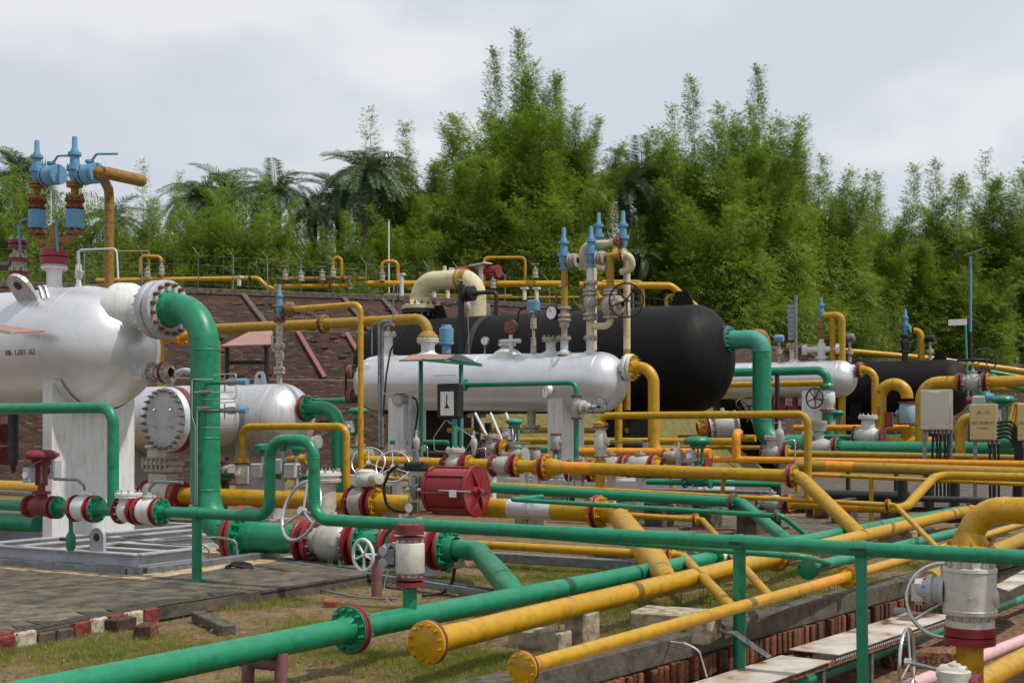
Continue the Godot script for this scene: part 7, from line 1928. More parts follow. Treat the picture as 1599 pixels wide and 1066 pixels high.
	var um: Vector3 = V0(B(1520, 598, 35.0), ut.y)
	var ub = line("yellow_square_bend", "fat yellow pipe rising behind the first steel box and running off level", [V0(u, 0.9), ut, um - U * 0.34], 0.15, mt.yellow, 0.4)
	pipe(ub, [um + U * 0.34, ue], 0.13, mt.yellow)
	fset(ub, um - U * 0.28, U, 0.225, 0.15, mt.maroon, mt.yellow, null, 12)
	fset(ub, um + U * 0.28, U, 0.225, 0.13, mt.maroon, null, mt.yellow, 12)
	var mv = valve("bolted_line_valve", "grey bolted valve between maroon flanges in the high yellow pipe", um, U, {"R": 0.225, "L": 0.5, "kind": "ball", "rim": mt.maroon, "body": mt.valve, "bolt": mt.valve})
	wheel(mv, um + UP * 0.5, UP, 0.34, 0.02, mt.black, 4, 0.4)
	var tc = B(1530, 625, 33.5)
	var ti = th("mounted_instrument", "small instrument with blue and red caps above the second steel box", "instrument", tc)
	ob("body", M.new().box(tc, U, UP, W, Vector3(0.3, 0.2, 0.2), 0.03), mt.grey_paint, ti)
	ob("blue_cap", M.new().cyl(tc + U * 0.15 + UP * 0.06, tc + U * 0.3 + UP * 0.06, 0.09, 12), mt.blue, ti)
	ob("red_cap", M.new().cyl(tc - U * 0.26, tc - U * 0.15, 0.08, 12), mt.actuator, ti)
	ob("stem", M.new().cyl(tc - UP * 0.8, tc - UP * 0.1, 0.05, 8), mt.dark_pipe, ti)
	control("green_control_valve", "green control valve with a broad pan behind the second steel box", B(1567, 690, 33.0), U, 0.18, 0.95, 0.27, mt.green_old, mt.green_old, mt.valve)
	var el = B(1500, 690, 33.2)
	line("yellow_elbow", "yellow elbow peeping out beside the second steel box", [V0(el, 0.9), Y(el, 652), Y(el, 652) + U * 0.5], 0.11, mt.yellow, 0.24)
	# green bits at the edge
	var ge = B(1540, 630, 42.0)
	line("green_elbow", "green elbow pipe rising right of the high yellow pipe's valve", [Y(ge, 660), Y(ge, 612), Y(ge, 600) - U * 0.4 + W * 0.6], 0.15, mt.green, 0.3)
	line("thin_green_pipe", "thin green pipe running off high at the picture's edge", [P(1550, 588, 52), P(1572, 600, 51), P(1640, 618, 50)], 0.14, mt.green, 0.3)
	# steel boxes
	steel_box(1463.0, 640.0, 30.6, 0.60, 0.82, mt.box_steel, "plain grey steel junction box on two posts, black cables hanging below", 0)
	steel_box(1537.0, 659.0, 30.4, 0.50, 0.72, mt.box_brass, "brassy steel junction box with lettering and cables at its side", 1)
	steel_box(1612.0, 659.0, 30.4, 0.50, 0.72, mt.box_brass, "brassy steel junction box cut by the picture's edge", 2)
	# poles
	var fp = P(1516, 560, 66.0)
	var fl = th("floodlight_pole", "tall thin blue pole with a floodlight and an arm on top", "lamp post", V0(fp, ground_y(fp.x, fp.z)))
	ob("pole", M.new().cyl(Y(fp, 518), Y(fp, 400), 0.075, 10), mt.blue, fl)
	ob("lower_pole", M.new().cyl(V0(fp, ground_y(fp.x, fp.z)), Y(fp, 518), 0.1, 10), mt.black, fl)
	ob("arm", M.new().bar(Y(fp, 398) - U * 0.3, Y(fp, 390) + U * 0.6, 0.06, 0.06), mt.galv, fl)
	ob("floodlight", M.new().box(Y(fp, 396) - U * 0.62, (U - UP * 0.5).normalized(), (UP + U * 0.5).normalized(), W, Vector3(0.16, 0.6, 0.4), 0.03), mt.dark_pipe, fl)
	var spp = P(1509, 540, 50.0)
	var sg = th("sign_post", "pale green leaning post with a blank white board", "sign", V0(P(1514, 575, 50.0), 3.0))
	ob("post", M.new().cyl(V0(P(1514, 580, 50.0), 2.0), P(1508, 499, 50.0), 0.045, 8), mt.teal, sg)
	ob("board", M.new().box(P(1496, 503, 50.0), U, UP, W, Vector3(0.7, 0.24, 0.03)), mt.paper, sg)
	var wv = B(1538, 562, 48.0)
	var w2 = th("spare_handwheel", "dark handwheel standing above the grey valve near the sign post", "handwheel", wv)
	wheel(w2, wv, (-W + U * 0.3).normalized(), 0.36, 0.022, mt.dark_pipe, 4, 0.3)
	# thin slanting rails at the edge
	for s in 3: line("thin_yellow_rail", ["thin slanting yellow rail at the edge, beside the green elbow", "second thin slanting yellow rail, behind the first", "thin yellow level rail behind the slanting ones"][s], [P(1575 + 6 * s, 665, 45), P(1584 + 4 * s, 630, 45.2), P(1650, 640, 44)], 0.05, mt.yellow, 0.1)
func steel_box(px: float, py: float, h: float, w: float, hh: float, m: Material, label: String, kind: int) -> void:
	var c = B(px, py, h)
	var t = th("junction_box", label, "junction box", V0(c, 0))
	var cs = ob("case", M.new().box(c, U, UP, W, Vector3(w, hh, 0.26), 0.012), m, t)
	ob("lid", M.new().box(c - W * 0.136, U, UP, W, Vector3(w * 0.96, hh * 0.95, 0.016), 0.006), m, cs)
	ob("latch", M.new().box(c - W * 0.148 + U * w * 0.38 - UP * hh * 0.35, U, UP, W, Vector3(0.03, 0.03, 0.02), 0.005), mt.steel, cs)
	ob("latch", M.new().box(c - W * 0.148 - U * w * 0.38 - UP * hh * 0.35, U, UP, W, Vector3(0.03, 0.03, 0.02), 0.005), mt.steel, cs)
	if kind == 0: ob("name_plate", M.new().box(c - W * 0.147 + UP * hh * 0.46, U, UP, W, Vector3(0.2, 0.06, 0.008)), mt.paper, cs)
	else:
		letter(t, "print", "JB-12", c - W * 0.147 + UP * hh * 0.26, U, UP, 0.09, mt.ink)
		letter(t, "print", "INSTRUMENT", c - W * 0.147 - UP * 0.02, U, UP, 0.075, mt.ink)
		letter(t, "print", "SIGNAL", c - W * 0.147 - UP * 0.12, U, UP, 0.06, mt.ink)
	for s in [-1.0, 1.0]:
		var p = V0(c, 0) + U * s * w * (0.36 if kind else 0.42) + W * 0.1
		ob("post", M.new().bar(p + UP * 0.0, p + UP * (c.y - hh * (0.5 if s < 0 or kind else -0.5)), 0.07, 0.07, W), mt.galv, t)
	ob("rail", M.new().bar(V0(c, c.y - hh * 0.52) - U * w * 0.45 + W * 0.1, V0(c, c.y - hh * 0.52) + U * w * 0.5 + W * 0.1, 0.06, 0.05), mt.galv, t)
	var n = 5 if kind == 0 else 3
	for k in n:
		var s = c - UP * hh * 0.5 + U * (0.08 + k * 0.075 - 0.15) if kind == 0 else c - UP * hh * 0.5 + U * (k * 0.08 + 0.12)
		ob("cable", M.new().bend([s, s - UP * 0.12, s - UP * 0.42 + U * (0.02 * (k % 2) - 0.01), V0(s, 0.3)], 0.026, 0.1, 8, false), mt.rubber, t)
		ob("gland", M.new().cyl(s + UP * 0.01, s - UP * 0.07, 0.035, 8), mt.steel, t)
	if kind == 1:
		for k in 5:
			var s = c + U * w * 0.5 - UP * (0.02 + k * 0.075)
			ob("side_cable", M.new().bend([s, s + U * (0.22 + 0.02 * (4 - k)) + UP * 0.06, V0(s, c.y - 0.55) + U * (0.34 + 0.03 * (4 - k)), V0(s, 0.3) + U * (0.30 + 0.03 * (4 - k))], 0.024, 0.16, 8, false), mt.rubber, t)
# ---- the foreground: blind-ended pipes on blocks, kerbs, trench, concrete, grass
func block(label: String, c: Vector3, s: Vector3, m: Material, turn := 0.0, called := "concrete_block", cat := "concrete block") -> void:
	var o = th(called, label, cat, c)
	ob("block", M.new().box(c + UP * s.y / 2, U.rotated(UP, turn), UP, W.rotated(UP, turn), s, minf(0.012, s.y * 0.1)), m, o)
func yard() -> void:
	# main green header
	var g = th("green_header", "large green header running away from the lower left, with a red-ringed flange", "pipe", C(400, 1012, 0.3))
	var gp = [C(-140, 1121, 0.3), C(545, 984, 0.3), C(1010, 889, 0.3), C(1118, 870, 0.3), C(1500, 797, 0.3)]
	pipe(g, [gp[0], C(545, 983, 0.3)], 0.080, mt.green)
	var far = C(1500, 797, 0.3)
	pipe(g, [C(545, 983, 0.3), far], 0.079, mt.green)
	var gd: Vector3 = (far - C(545, 983, 0.3)).normalized()
	fset(g, C(548, 982, 0.3), gd, 0.165, 0.08, mt.maroon, mt.green, mt.green, 12, 0.024)
	var at = func(px: float) -> Vector3:
		var a = C(545, 983, 0.3)
		var lo = 0.0; var hi = 1.0
		for k in 30:
			var m = (lo + hi) / 2
			var q = a.lerp(far, m)
			if CX + q.x / -q.z * F < px: lo = m
			else: hi = m
		return a.lerp(far, lo)
	fset(g, at.call(1112.0), gd, 0.15, 0.08, mt.green, mt.green, null, 10)
	for k in 3: pipe(g, [at.call(1117.0 + 9 * k), at.call(1126.0 + 9 * k)], 0.083, mt.paper if k % 2 == 0 else mt.maroon, -1, "paint_band")
	var sd = at.call(640.0) as Vector3
	pill(g, sd, UP, [Vector2(0.0, 0.052), Vector2(0.05, 0.05), Vector2(0.16, 0.045)], mt.green, "branch")
	# main outlet line from the riser: two ball valves, elbow into the header
	var h = 13.3
	var row = func(px: float) -> Vector3: var p := B(px, 850, h); p.y = 0.36 - 0.00002 * px; return p
	valve("large_ball_valve", "large grey ball valve with a big steel handwheel after the thick green bend", row.call(521.0), U, {"R": 0.255, "L": 0.62, "kind": "ball", "rim": mt.red, "body": mt.valve, "bolt": mt.steel, "nb": 14, "wheel_at": Y(P(470, 797, 13.6), 797), "wheel_ax": (-W * 0.8 - U * 0.25 + UP * 0.3).normalized(), "wheel_R": 0.33, "wheel_t": 0.02, "wheel_mat": mt.bright, "spokes": 3, "stem": 0.3})
	var sp = th("green_spool", "short green flanged spool between the two large ball valves", "pipe", row.call(575.0))
	pipe(sp, [row.call(560.0), row.call(612.0)], 0.15, mt.green)
	fset(sp, row.call(561.0), U, 0.255, 0.15, mt.red, null, mt.green, 14)
	fset(sp, row.call(612.0), U, 0.255, 0.15, mt.red, mt.green, null, 14)
	var s0 = th("green_spool", "green flange joining the thick green bend to the first ball valve", "pipe", row.call(477.0))
	fset(s0, row.call(478.0), U, 0.255, 0.17, mt.red, mt.green, null, 14)
	valve("large_ball_valve", "large white ball valve half hidden behind the small upright valve", row.call(654.0), U, {"R": 0.24, "L": 0.50, "kind": "ball", "rim": mt.red, "body": mt.valve, "bolt": mt.valve, "nb": 14})
	var el = th("green_branch_elbow", "green elbow with a red flange bending into the large green header", "pipe", row.call(700.0))
	fset(el, row.call(691.0), U, 0.245, 0.13, mt.red, null, mt.green, 12)
	pipe(el, [row.call(693.0), row.call(745.0), row.call(745.0).lerp(at.call(808.0), 0.82)], 0.105, mt.green, 0.42)
	ob("reducer", M.new().cyl(row.call(745.0).lerp(at.call(808.0), 0.815), row.call(745.0).lerp(at.call(808.0), 0.985), 0.105, 20, 0.07), mt.green, el)
	ob("drain", M.new().cyl(row.call(700.0) - UP * 0.1, row.call(700.0) - UP * 0.26, 0.04, 10), mt.green, el)
	block("white flat board hanging below the red flange of the green elbow", row.call(676.0) - UP * 0.34 + UP * 0.02, Vector3(0.24, 0.16, 0.012), mt.white, 0.0, "white_board", "board")
	# upright valve on the header
	var vb = sd + UP * 0.42
	var vz = valve("small_upright_valve", "grey upright ball valve on the green header with gearbox and white handwheel", vb, UP, {"R": 0.1, "L": 0.30, "kind": "drum", "rim": mt.maroon, "body": mt.cream_valve, "bolt": mt.valve_rust, "up": -U, "nb": 8})
	for e in [-1.0, 1.0]:
		var q = vb + UP * e * (0.165)
		pill(vz, q, UP * e, [Vector2(0, 0.1), Vector2(0.034, 0.1), Vector2(0.034, 0)], mt.maroon if e < 0 else mt.brown_red, "mating_flange")
	pill(vz, vb - UP * 0.2, Vector3.DOWN, [Vector2(0, 0.05), Vector2(0.2, 0.05)], mt.green, "stub")
	pill(vz, vb + UP * 0.2, UP, [Vector2(0, 0.1), Vector2(0.035, 0.1), Vector2(0.035, 0)], mt.maroon, "cover")
	stuff(ob("cover_bolts", bolts(vb + UP * 0.235, UP, 0.08, 8, 0.014), mt.pink_red, vz))
	var gx = vb - U * 0.15 - W * 0.03 + UP * 0.01
	ob("gearbox", M.new().box(gx, U, UP, W, Vector3(0.12, 0.17, 0.13), 0.03), mt.galv, vz)
	for e in [0.04, -0.045]: pill(vz, gx + UP * e - W * 0.06 - U * 0.01, -W, [Vector2(0, 0.036), Vector2(0.016, 0.036), Vector2(0.018, 0.015), Vector2(0.018, 0)], mt.dial_grey, "gear_cover", 14)
	var wa = (-U * 0.62 - W * 0.78).normalized()
	var wc = gx + wa * 0.17 + UP * 0.01 - U * 0.03
	wheel(vz, wc, (-U * 0.25 - W * 0.97).normalized(), 0.11, 0.012, mt.white, 5, 0.0)
	ob("shaft", M.new().cyl(wc, gx, 0.016, 8), mt.galv, vz)
	var cb = th("white_cable", "thin white cable dangling from the upright valve to the header", "cable", vb)
	ob("cable", M.new().bend([gx - UP * 0.08, gx - UP * 0.2 - U * 0.05, gx - UP * 0.34 - U * 0.03, sd + UP * 0.08 - U * 0.08], 0.005, 0.1, 6, false), mt.white, cb)
	# yellow headers with blind ends
	var y1a = C(668, 1003, 0.3); var y1b = C(1540, 790, 0.3)
	var y1 = th("yellow_header", "yellow header with a round blind end beside the green flange, thicker of the two", "pipe", y1a)
	pipe(y1, [y1a, y1b], 0.082, mt.yellow)
	blind(y1, y1a, (y1b - y1a).normalized(), 0.140, 0.082, mt.maroon, mt.yellow, 12)
	fset(y1, on(y1a, y1b, 1212), (y1b - y1a).normalized(), 0.145, 0.082, mt.maroon, mt.yellow, mt.yellow, 10)
	var y2a = C(817, 1043, 0.27)
	var y2c = C(1323, 900, 0.27)
	var y2 = th("yellow_header", "slimmer yellow header whose blind end is cut by the picture's lower edge", "pipe", y2a)
	pipe(y2, [y2a, y2c, C(1640, 806, 0.27)], 0.047, mt.yellow)
	var y2d = (y2c - y2a).normalized()
	blind(y2, y2a, y2d, 0.098, 0.047, mt.maroon, mt.yellow, 10)
	fset(y2, y2c, y2d, 0.11, 0.047, mt.maroon, mt.yellow, mt.yellow, 8)
	pipe(y2, [y2c - y2d * 0.95, y2c - y2d * 0.2], 0.0475, mt.orange, -1, "fresh_paint_band")
	var g2a = C(1262, 888, 0.25)
	var g2b = C(1590, 808, 0.25)
	var g2 = th("green_header", "short green header with a blind end beside the slim yellow flange", "pipe", g2a)
	pipe(g2, [g2a, g2b], 0.062, mt.green)
	blind(g2, g2a, (g2b - g2a).normalized(), 0.108, 0.062, mt.mauve, mt.green, 10)
	line("olive_header", "olive header running away behind the big white valve", [C(1452, 905, 0.2), C(1660, 815, 0.25)], 0.085, mt.olive)
	# supports under the headers
	var fr = th("pipe_support", "mauve pipe frame standing under the green header's near flange", "support", V0(at.call(455.0) if false else C(425, 1020, 0.2), 0))
	var fc = C(420, 1036, 0.18)
	for s in [-0.16, 0.10]: ob("leg", M.new().cyl(V0(fc + U * s - W * 0.02, 0.0), fc + U * s + UP * 0.07, 0.04, 12), mt.mauve, fr)
	ob("cross_bar", M.new().cyl(fc - U * 0.22, fc + U * 0.12, 0.042, 12), mt.mauve, fr)
	block("square concrete block carrying the thicker yellow header", G(900, 1008) + W * 0.1, Vector3(0.17, 0.24, 0.27), mt.concrete)
	block("low concrete base left of the square block under the yellow header", G(838, 1014) + W * 0.05, Vector3(0.44, 0.14, 0.2), mt.concrete)
	block("long pale concrete sleeper between the two yellow headers", G(1040, 1003) + W * 0.2, Vector3(0.62, 0.22, 0.42), mt.concrete, 0.1)
	block("small concrete stub on the trench kerb under the slim yellow header", G(1086, 1001) + W * 0.04, Vector3(0.11, 0.19, 0.16), mt.concrete)
	block("dark mossy concrete block between the green and yellow headers", G(900, 945) + W * 0.05, Vector3(0.22, 0.22, 0.2), mt.dark_concrete)
	block("flat concrete block under the far yellow header", G(1402, 852), Vector3(0.5, 0.22, 0.3), mt.concrete)
	block("concrete block far along beside the big yellow elbow", G(1530, 845), Vector3(0.4, 0.2, 0.3), mt.dark_concrete)
	var mp = G(588, 933)
	var ms = th("mauve_post", "mauve post propping the second large ball valve", "support", mp)
	ob("post", M.new().cyl(mp, mp + UP * 0.40, 0.052, 14), mt.mauve, ms)
	ob("saddle", M.new().box(mp + UP * 0.41, U, UP, W, Vector3(0.16, 0.02, 0.16)), mt.mauve, ms)
	# trench kerb, bricks, plates
	var kb = th("trench_kerb", "dark concrete kerb over a course of red bricks along the trench", "kerb", K(4, 0))
	ob("beam", M.new().box(K(5.0, -0.06, -0.005), KD, UP, KM, Vector3(22, 0.19, 0.2), 0.015), mt.dark_concrete, kb)
	ob("footing", M.new().box(K(5.0, -0.10, PIT / 2 - 0.1), KD, UP, KM, Vector3(22, -PIT - 0.06, 0.16)), mt.dark_concrete, kb)
	var k = -1.0
	while k < 9.0:
		var w = rng.randf_range(0.058, 0.075)
		var out = rng.randf_range(-0.012, 0.02)
		if rng.randf() < 0.93:
			ob("brick", M.new().box(K(k, 0.0 + out, -0.19), KD.rotated(UP, rng.randf_range(-0.06, 0.06)), UP, KM, Vector3(w, 0.175 + rng.randf_range(-0.02, 0.01), 0.11), 0.008), [mt.brick_a, mt.brick_b, mt.brick_b, mt.brick_c][rng.randi() % 4], kb)
		k += 0.088
	var dk = th("drain_pipe_end", "grey broken pipe end poking out of the trench bricks", "pipe", K(5.9, 0.1, -0.25))
	ob("pipe", M.new().lathe(K(5.9, -0.1, -0.25), KM, [Vector2(0, 0.06), Vector2(0, 0.09), Vector2(0.28, 0.09), Vector2(0.28, 0.06), Vector2(0, 0.06)], 16), mt.galv, dk)
	var wl = th("plate_walkway", "rust-stained pale steel plates laid as a walkway along the trench", "walkway", K(3, 0.4, PIT))
	var pk = [[-1.2, 1.15, 0.0], [1.18, 3.05, 0.0], [3.2, 6.0, 0.03]]
	for e in pk:
		var ln: float = e[1] - e[0]
		ob("plate", M.new().box(K((e[0] + e[1]) / 2, 0.40, -0.24 + e[2]), KD, (UP + KD * 0.012).normalized(), KM, Vector3(ln, 0.014, 0.44), 0.004), mt.plate, wl)
	for e in 8:
		ob("leg", M.new().bar(K(-1 + e * 1.0, 0.56, PIT), K(-1 + e * 1.0, 0.56, -0.27), 0.05, 0.05, KM), mt.galv, wl)
	for m in [0.22, 0.58]: ob("angle_rail", M.new().bar(K(-1.2, m, -0.27), K(6.0, m, -0.27), 0.04, 0.045), mt.rust, wl)
	var tm = M.new()
	for e in 60: tm.box(K(3.2 + e * 0.046, 0.605, -0.245), KD, UP, KM, Vector3(0.03, 0.022, 0.006))
	stuff(ob("perforated_edge", tm, mt.dial_grey, wl))
	var al = th("loose_sheet", "loose bent aluminium strip lying from the kerb to the steel plates", "sheet", K(2.6, 0, 0.1))
	var ap = C(1103, 979, 0.03); var aq = C(1150, 985, 0.10); var ar = C(1205, 1024, -0.22)
	var av = Vector3(0, 0, 0.12)
	ob("strip", M.new().prism([ap, ap - W * 0.12, aq - W * 0.12, aq], UP, 0.006), mt.galv, al)
	ob("strip_end", M.new().prism([aq, aq - W * 0.12, ar - W * 0.12, ar], (aq - ar).cross(W) * (1.0 if (aq - ar).cross(W).y > 0 else -1.0), 0.006), mt.galv, al)
	var sl = th("plate_offcut", "rusty plate offcut lying beyond the big white valve", "sheet", C(1575, 905, 0.0))
	ob("plate", M.new().prism([C(1552, 915, 0.0), C(1575, 922, 0.02), C(1640, 890, 0.02), C(1610, 884, 0.0)], UP, 0.012), mt.plate, sl)
	var wc2 = th("white_cable", "thin white cable hanging over the trench kerb by the small stub", "cable", C(1080, 1005, 0.1))
	ob("cable", M.new().bend([C(1030, 1000, 0.02), C(1070, 1004, 0.12), C(1092, 1015, 0.08), C(1104, 1056, -0.2)], 0.007, 0.12, 6, false), mt.white, wc2)
	var wr = th("thin_wire", "thin grey wire crossing from the kerb to the handwheel", "cable", C(1380, 909, 0.1))
	ob("wire", M.new().bend([C(1330, 915, 0.02), C(1380, 909, 0.03), C(1432, 909, 0.1)], 0.007, -1, 6), mt.galv, wr)
	# pipes down in the trench
	line("green_trench_pipe", "slim green pipe lying low in the trench past the second handwheel", [C(1150, 1103, -0.42), C(1640, 919, -0.42)], 0.05, mt.green)
	line("pink_trench_pipe", "pale pink pipe in the trench behind the big yellow drop pipe", [C(1300, 1120, -0.42), C(1660, 975, -0.42)], 0.058, mt.pink)
	line("yellow_trench_pipe", "yellow pipe in the trench, lowest at the picture's corner", [C(1430, 1120, -0.38), C(1680, 985, -0.38)], 0.092, mt.yellow)
	block("dark rusty channel section lying in the trench before the white valve", V0(C(1455, 1020, -0.5), PIT), Vector3(0.9, 0.16, 0.3), mt.rust, 0.5, "rusty_channel", "channel")
	# the big yellow elbow and white valve
	var d = 9.75
	var vc = P(1515, 930, d)
	var E = th("big_yellow_elbow", "big yellow elbow with a ring of bolts, over the large white valve", "pipe", Y(vc, 858))
	var et = Y(vc, 795)
	pipe(E, [Y(vc, 866), et, et + U * 3.0], 0.102, mt.yellow, 0.25, "pipe", 28)
	pill(E, Y(vc, 862), UP, [Vector2(0, 0), Vector2(0, 0.185), Vector2(0.05, 0.185), Vector2(0.055, 0.175), Vector2(0.06, 0.135), Vector2(0.16, 0.105)], mt.yellow, "flange", 30)
	stuff(ob("bolts", bolts(Y(vc, 862) + UP * 0.05, UP, 0.158, 12, 0.026), mt.yellow, E))
	var big = th("large_white_valve", "large cream-white drum valve standing in the trench under the yellow elbow", "valve", Y(vc, 1005))
	var b0 = Y(vc, 978); var b1 = Y(vc, 872)
	var L: float = b1.y - b0.y
	ob("body", M.new().lathe(b0, UP, [Vector2(0, 0.18), Vector2(0.05, 0.18), Vector2(0.055, 0.15), Vector2(0.09, 0.16), Vector2(0.10, 0.198), Vector2(0.13, 0.202), Vector2(0.135, 0.196), Vector2(L - 0.10, 0.196), Vector2(L - 0.095, 0.202), Vector2(L - 0.07, 0.198), Vector2(L - 0.06, 0.165), Vector2(L, 0.165)], 36), mt.cream_valve, big)
	stuff(ob("bolts", bolts(b0 + UP * 0.05, UP, 0.16, 12, 0.034), mt.valve, big))
	stuff(ob("bolts", bolts(b0 + UP * (L - 0.06), UP, 0.172, 12, 0.034), mt.valve, big))
	var fl0 = Y(vc, 1005)
	ob("flange", M.new().lathe(fl0, UP, [Vector2(0, 0), Vector2(0, 0.19), Vector2(0.058, 0.19), Vector2(0.058, 0.15), Vector2(0.068, 0.15), Vector2(0.068, 0.19), Vector2(0.135, 0.19), Vector2(0.135, 0)], 34), mt.red, big)
	ob("side_boss", M.new().lathe(Y(vc, 932) + U * 0.15, U, [Vector2(0, 0.07), Vector2(0.05, 0.07), Vector2(0.052, 0.05), Vector2(0.058, 0.05), Vector2(0.058, 0)], 20), mt.cream_valve, big)
	ob("plug", M.new().cyl(Y(vc, 931) - W * 0.196 + U * 0.03, Y(vc, 931) - W * 0.215 + U * 0.03, 0.014, 8), mt.valve, big)
	var gx2 = Y(vc, 924) - U * 0.18
	ob("gearbox", M.new().lathe(gx2, -U, [Vector2(0, 0.12), Vector2(0.04, 0.12), Vector2(0.045, 0.10), Vector2(0.09, 0.10), Vector2(0.09, 0.12), Vector2(0.13, 0.12), Vector2(0.135, 0.095), Vector2(0.2, 0.085), Vector2(0.22, 0.07), Vector2(0.22, 0)], 22), mt.grey_paint, big)
	stuff(ob("gear_bolts", bolts(gx2 - U * 0.13, -U, 0.1, 8, 0.022), mt.valve, big))
	ob("gear_housing", M.new().box(gx2 - U * 0.19 - UP * 0.02, U, UP, W, Vector3(0.12, 0.2, 0.15), 0.03), mt.cream_valve, big)
	var hc = P(1476, 937, d + 0.1)
	wheel(big, hc, (-W * 0.9 + U * 0.1 + UP * 0.1).normalized(), 0.285, 0.016, mt.bright, 3, 0.0)
	var yp = line("yellow_drop_pipe", "thick yellow pipe going down into the trench under the white valve", [Y(vc, 1006), V0(vc, PIT)], 0.102, mt.yellow)
	# second handwheel and valve
	var w2 = P(1417, 1034, 8.9)
	var sv = th("trench_valve", "grey low valve with a tilted silver handwheel at the lower edge", "valve", w2 + U * 0.35)
	wheel(sv, w2, -U, 0.235, 0.013, mt.bright, 3, 0.0)
	ob("stem", M.new().cyl(w2, w2 + U * 0.26 - UP * 0.04, 0.016, 8), mt.steel, sv)
	pill(sv, w2 + U * 0.2 - UP * 0.05, U, [Vector2(0, 0.03), Vector2(0.03, 0.06), Vector2(0.14, 0.07), Vector2(0.14, 0.06), Vector2(0.2, 0.06)], mt.cream_valve, "gearbox")
	pill(sv, w2 + U * 0.32 - UP * 0.12, UP, [Vector2(-0.1, 0.12), Vector2(0.0, 0.12), Vector2(0.06, 0.11), Vector2(0.09, 0.11), Vector2(0.1, 0.05), Vector2(0.14, 0.04), Vector2(0.14, 0)], mt.cream_valve, "bonnet", 24)
	pill(sv, w2 + U * 0.42 - UP * 0.2, U, [Vector2(-0.2, 0.1), Vector2(0.0, 0.11), Vector2(0.02, 0.16), Vector2(0.07, 0.16), Vector2(0.07, 0)], mt.maroon, "flange", 26)
	# concrete by the skid
	concrete()
	plants()
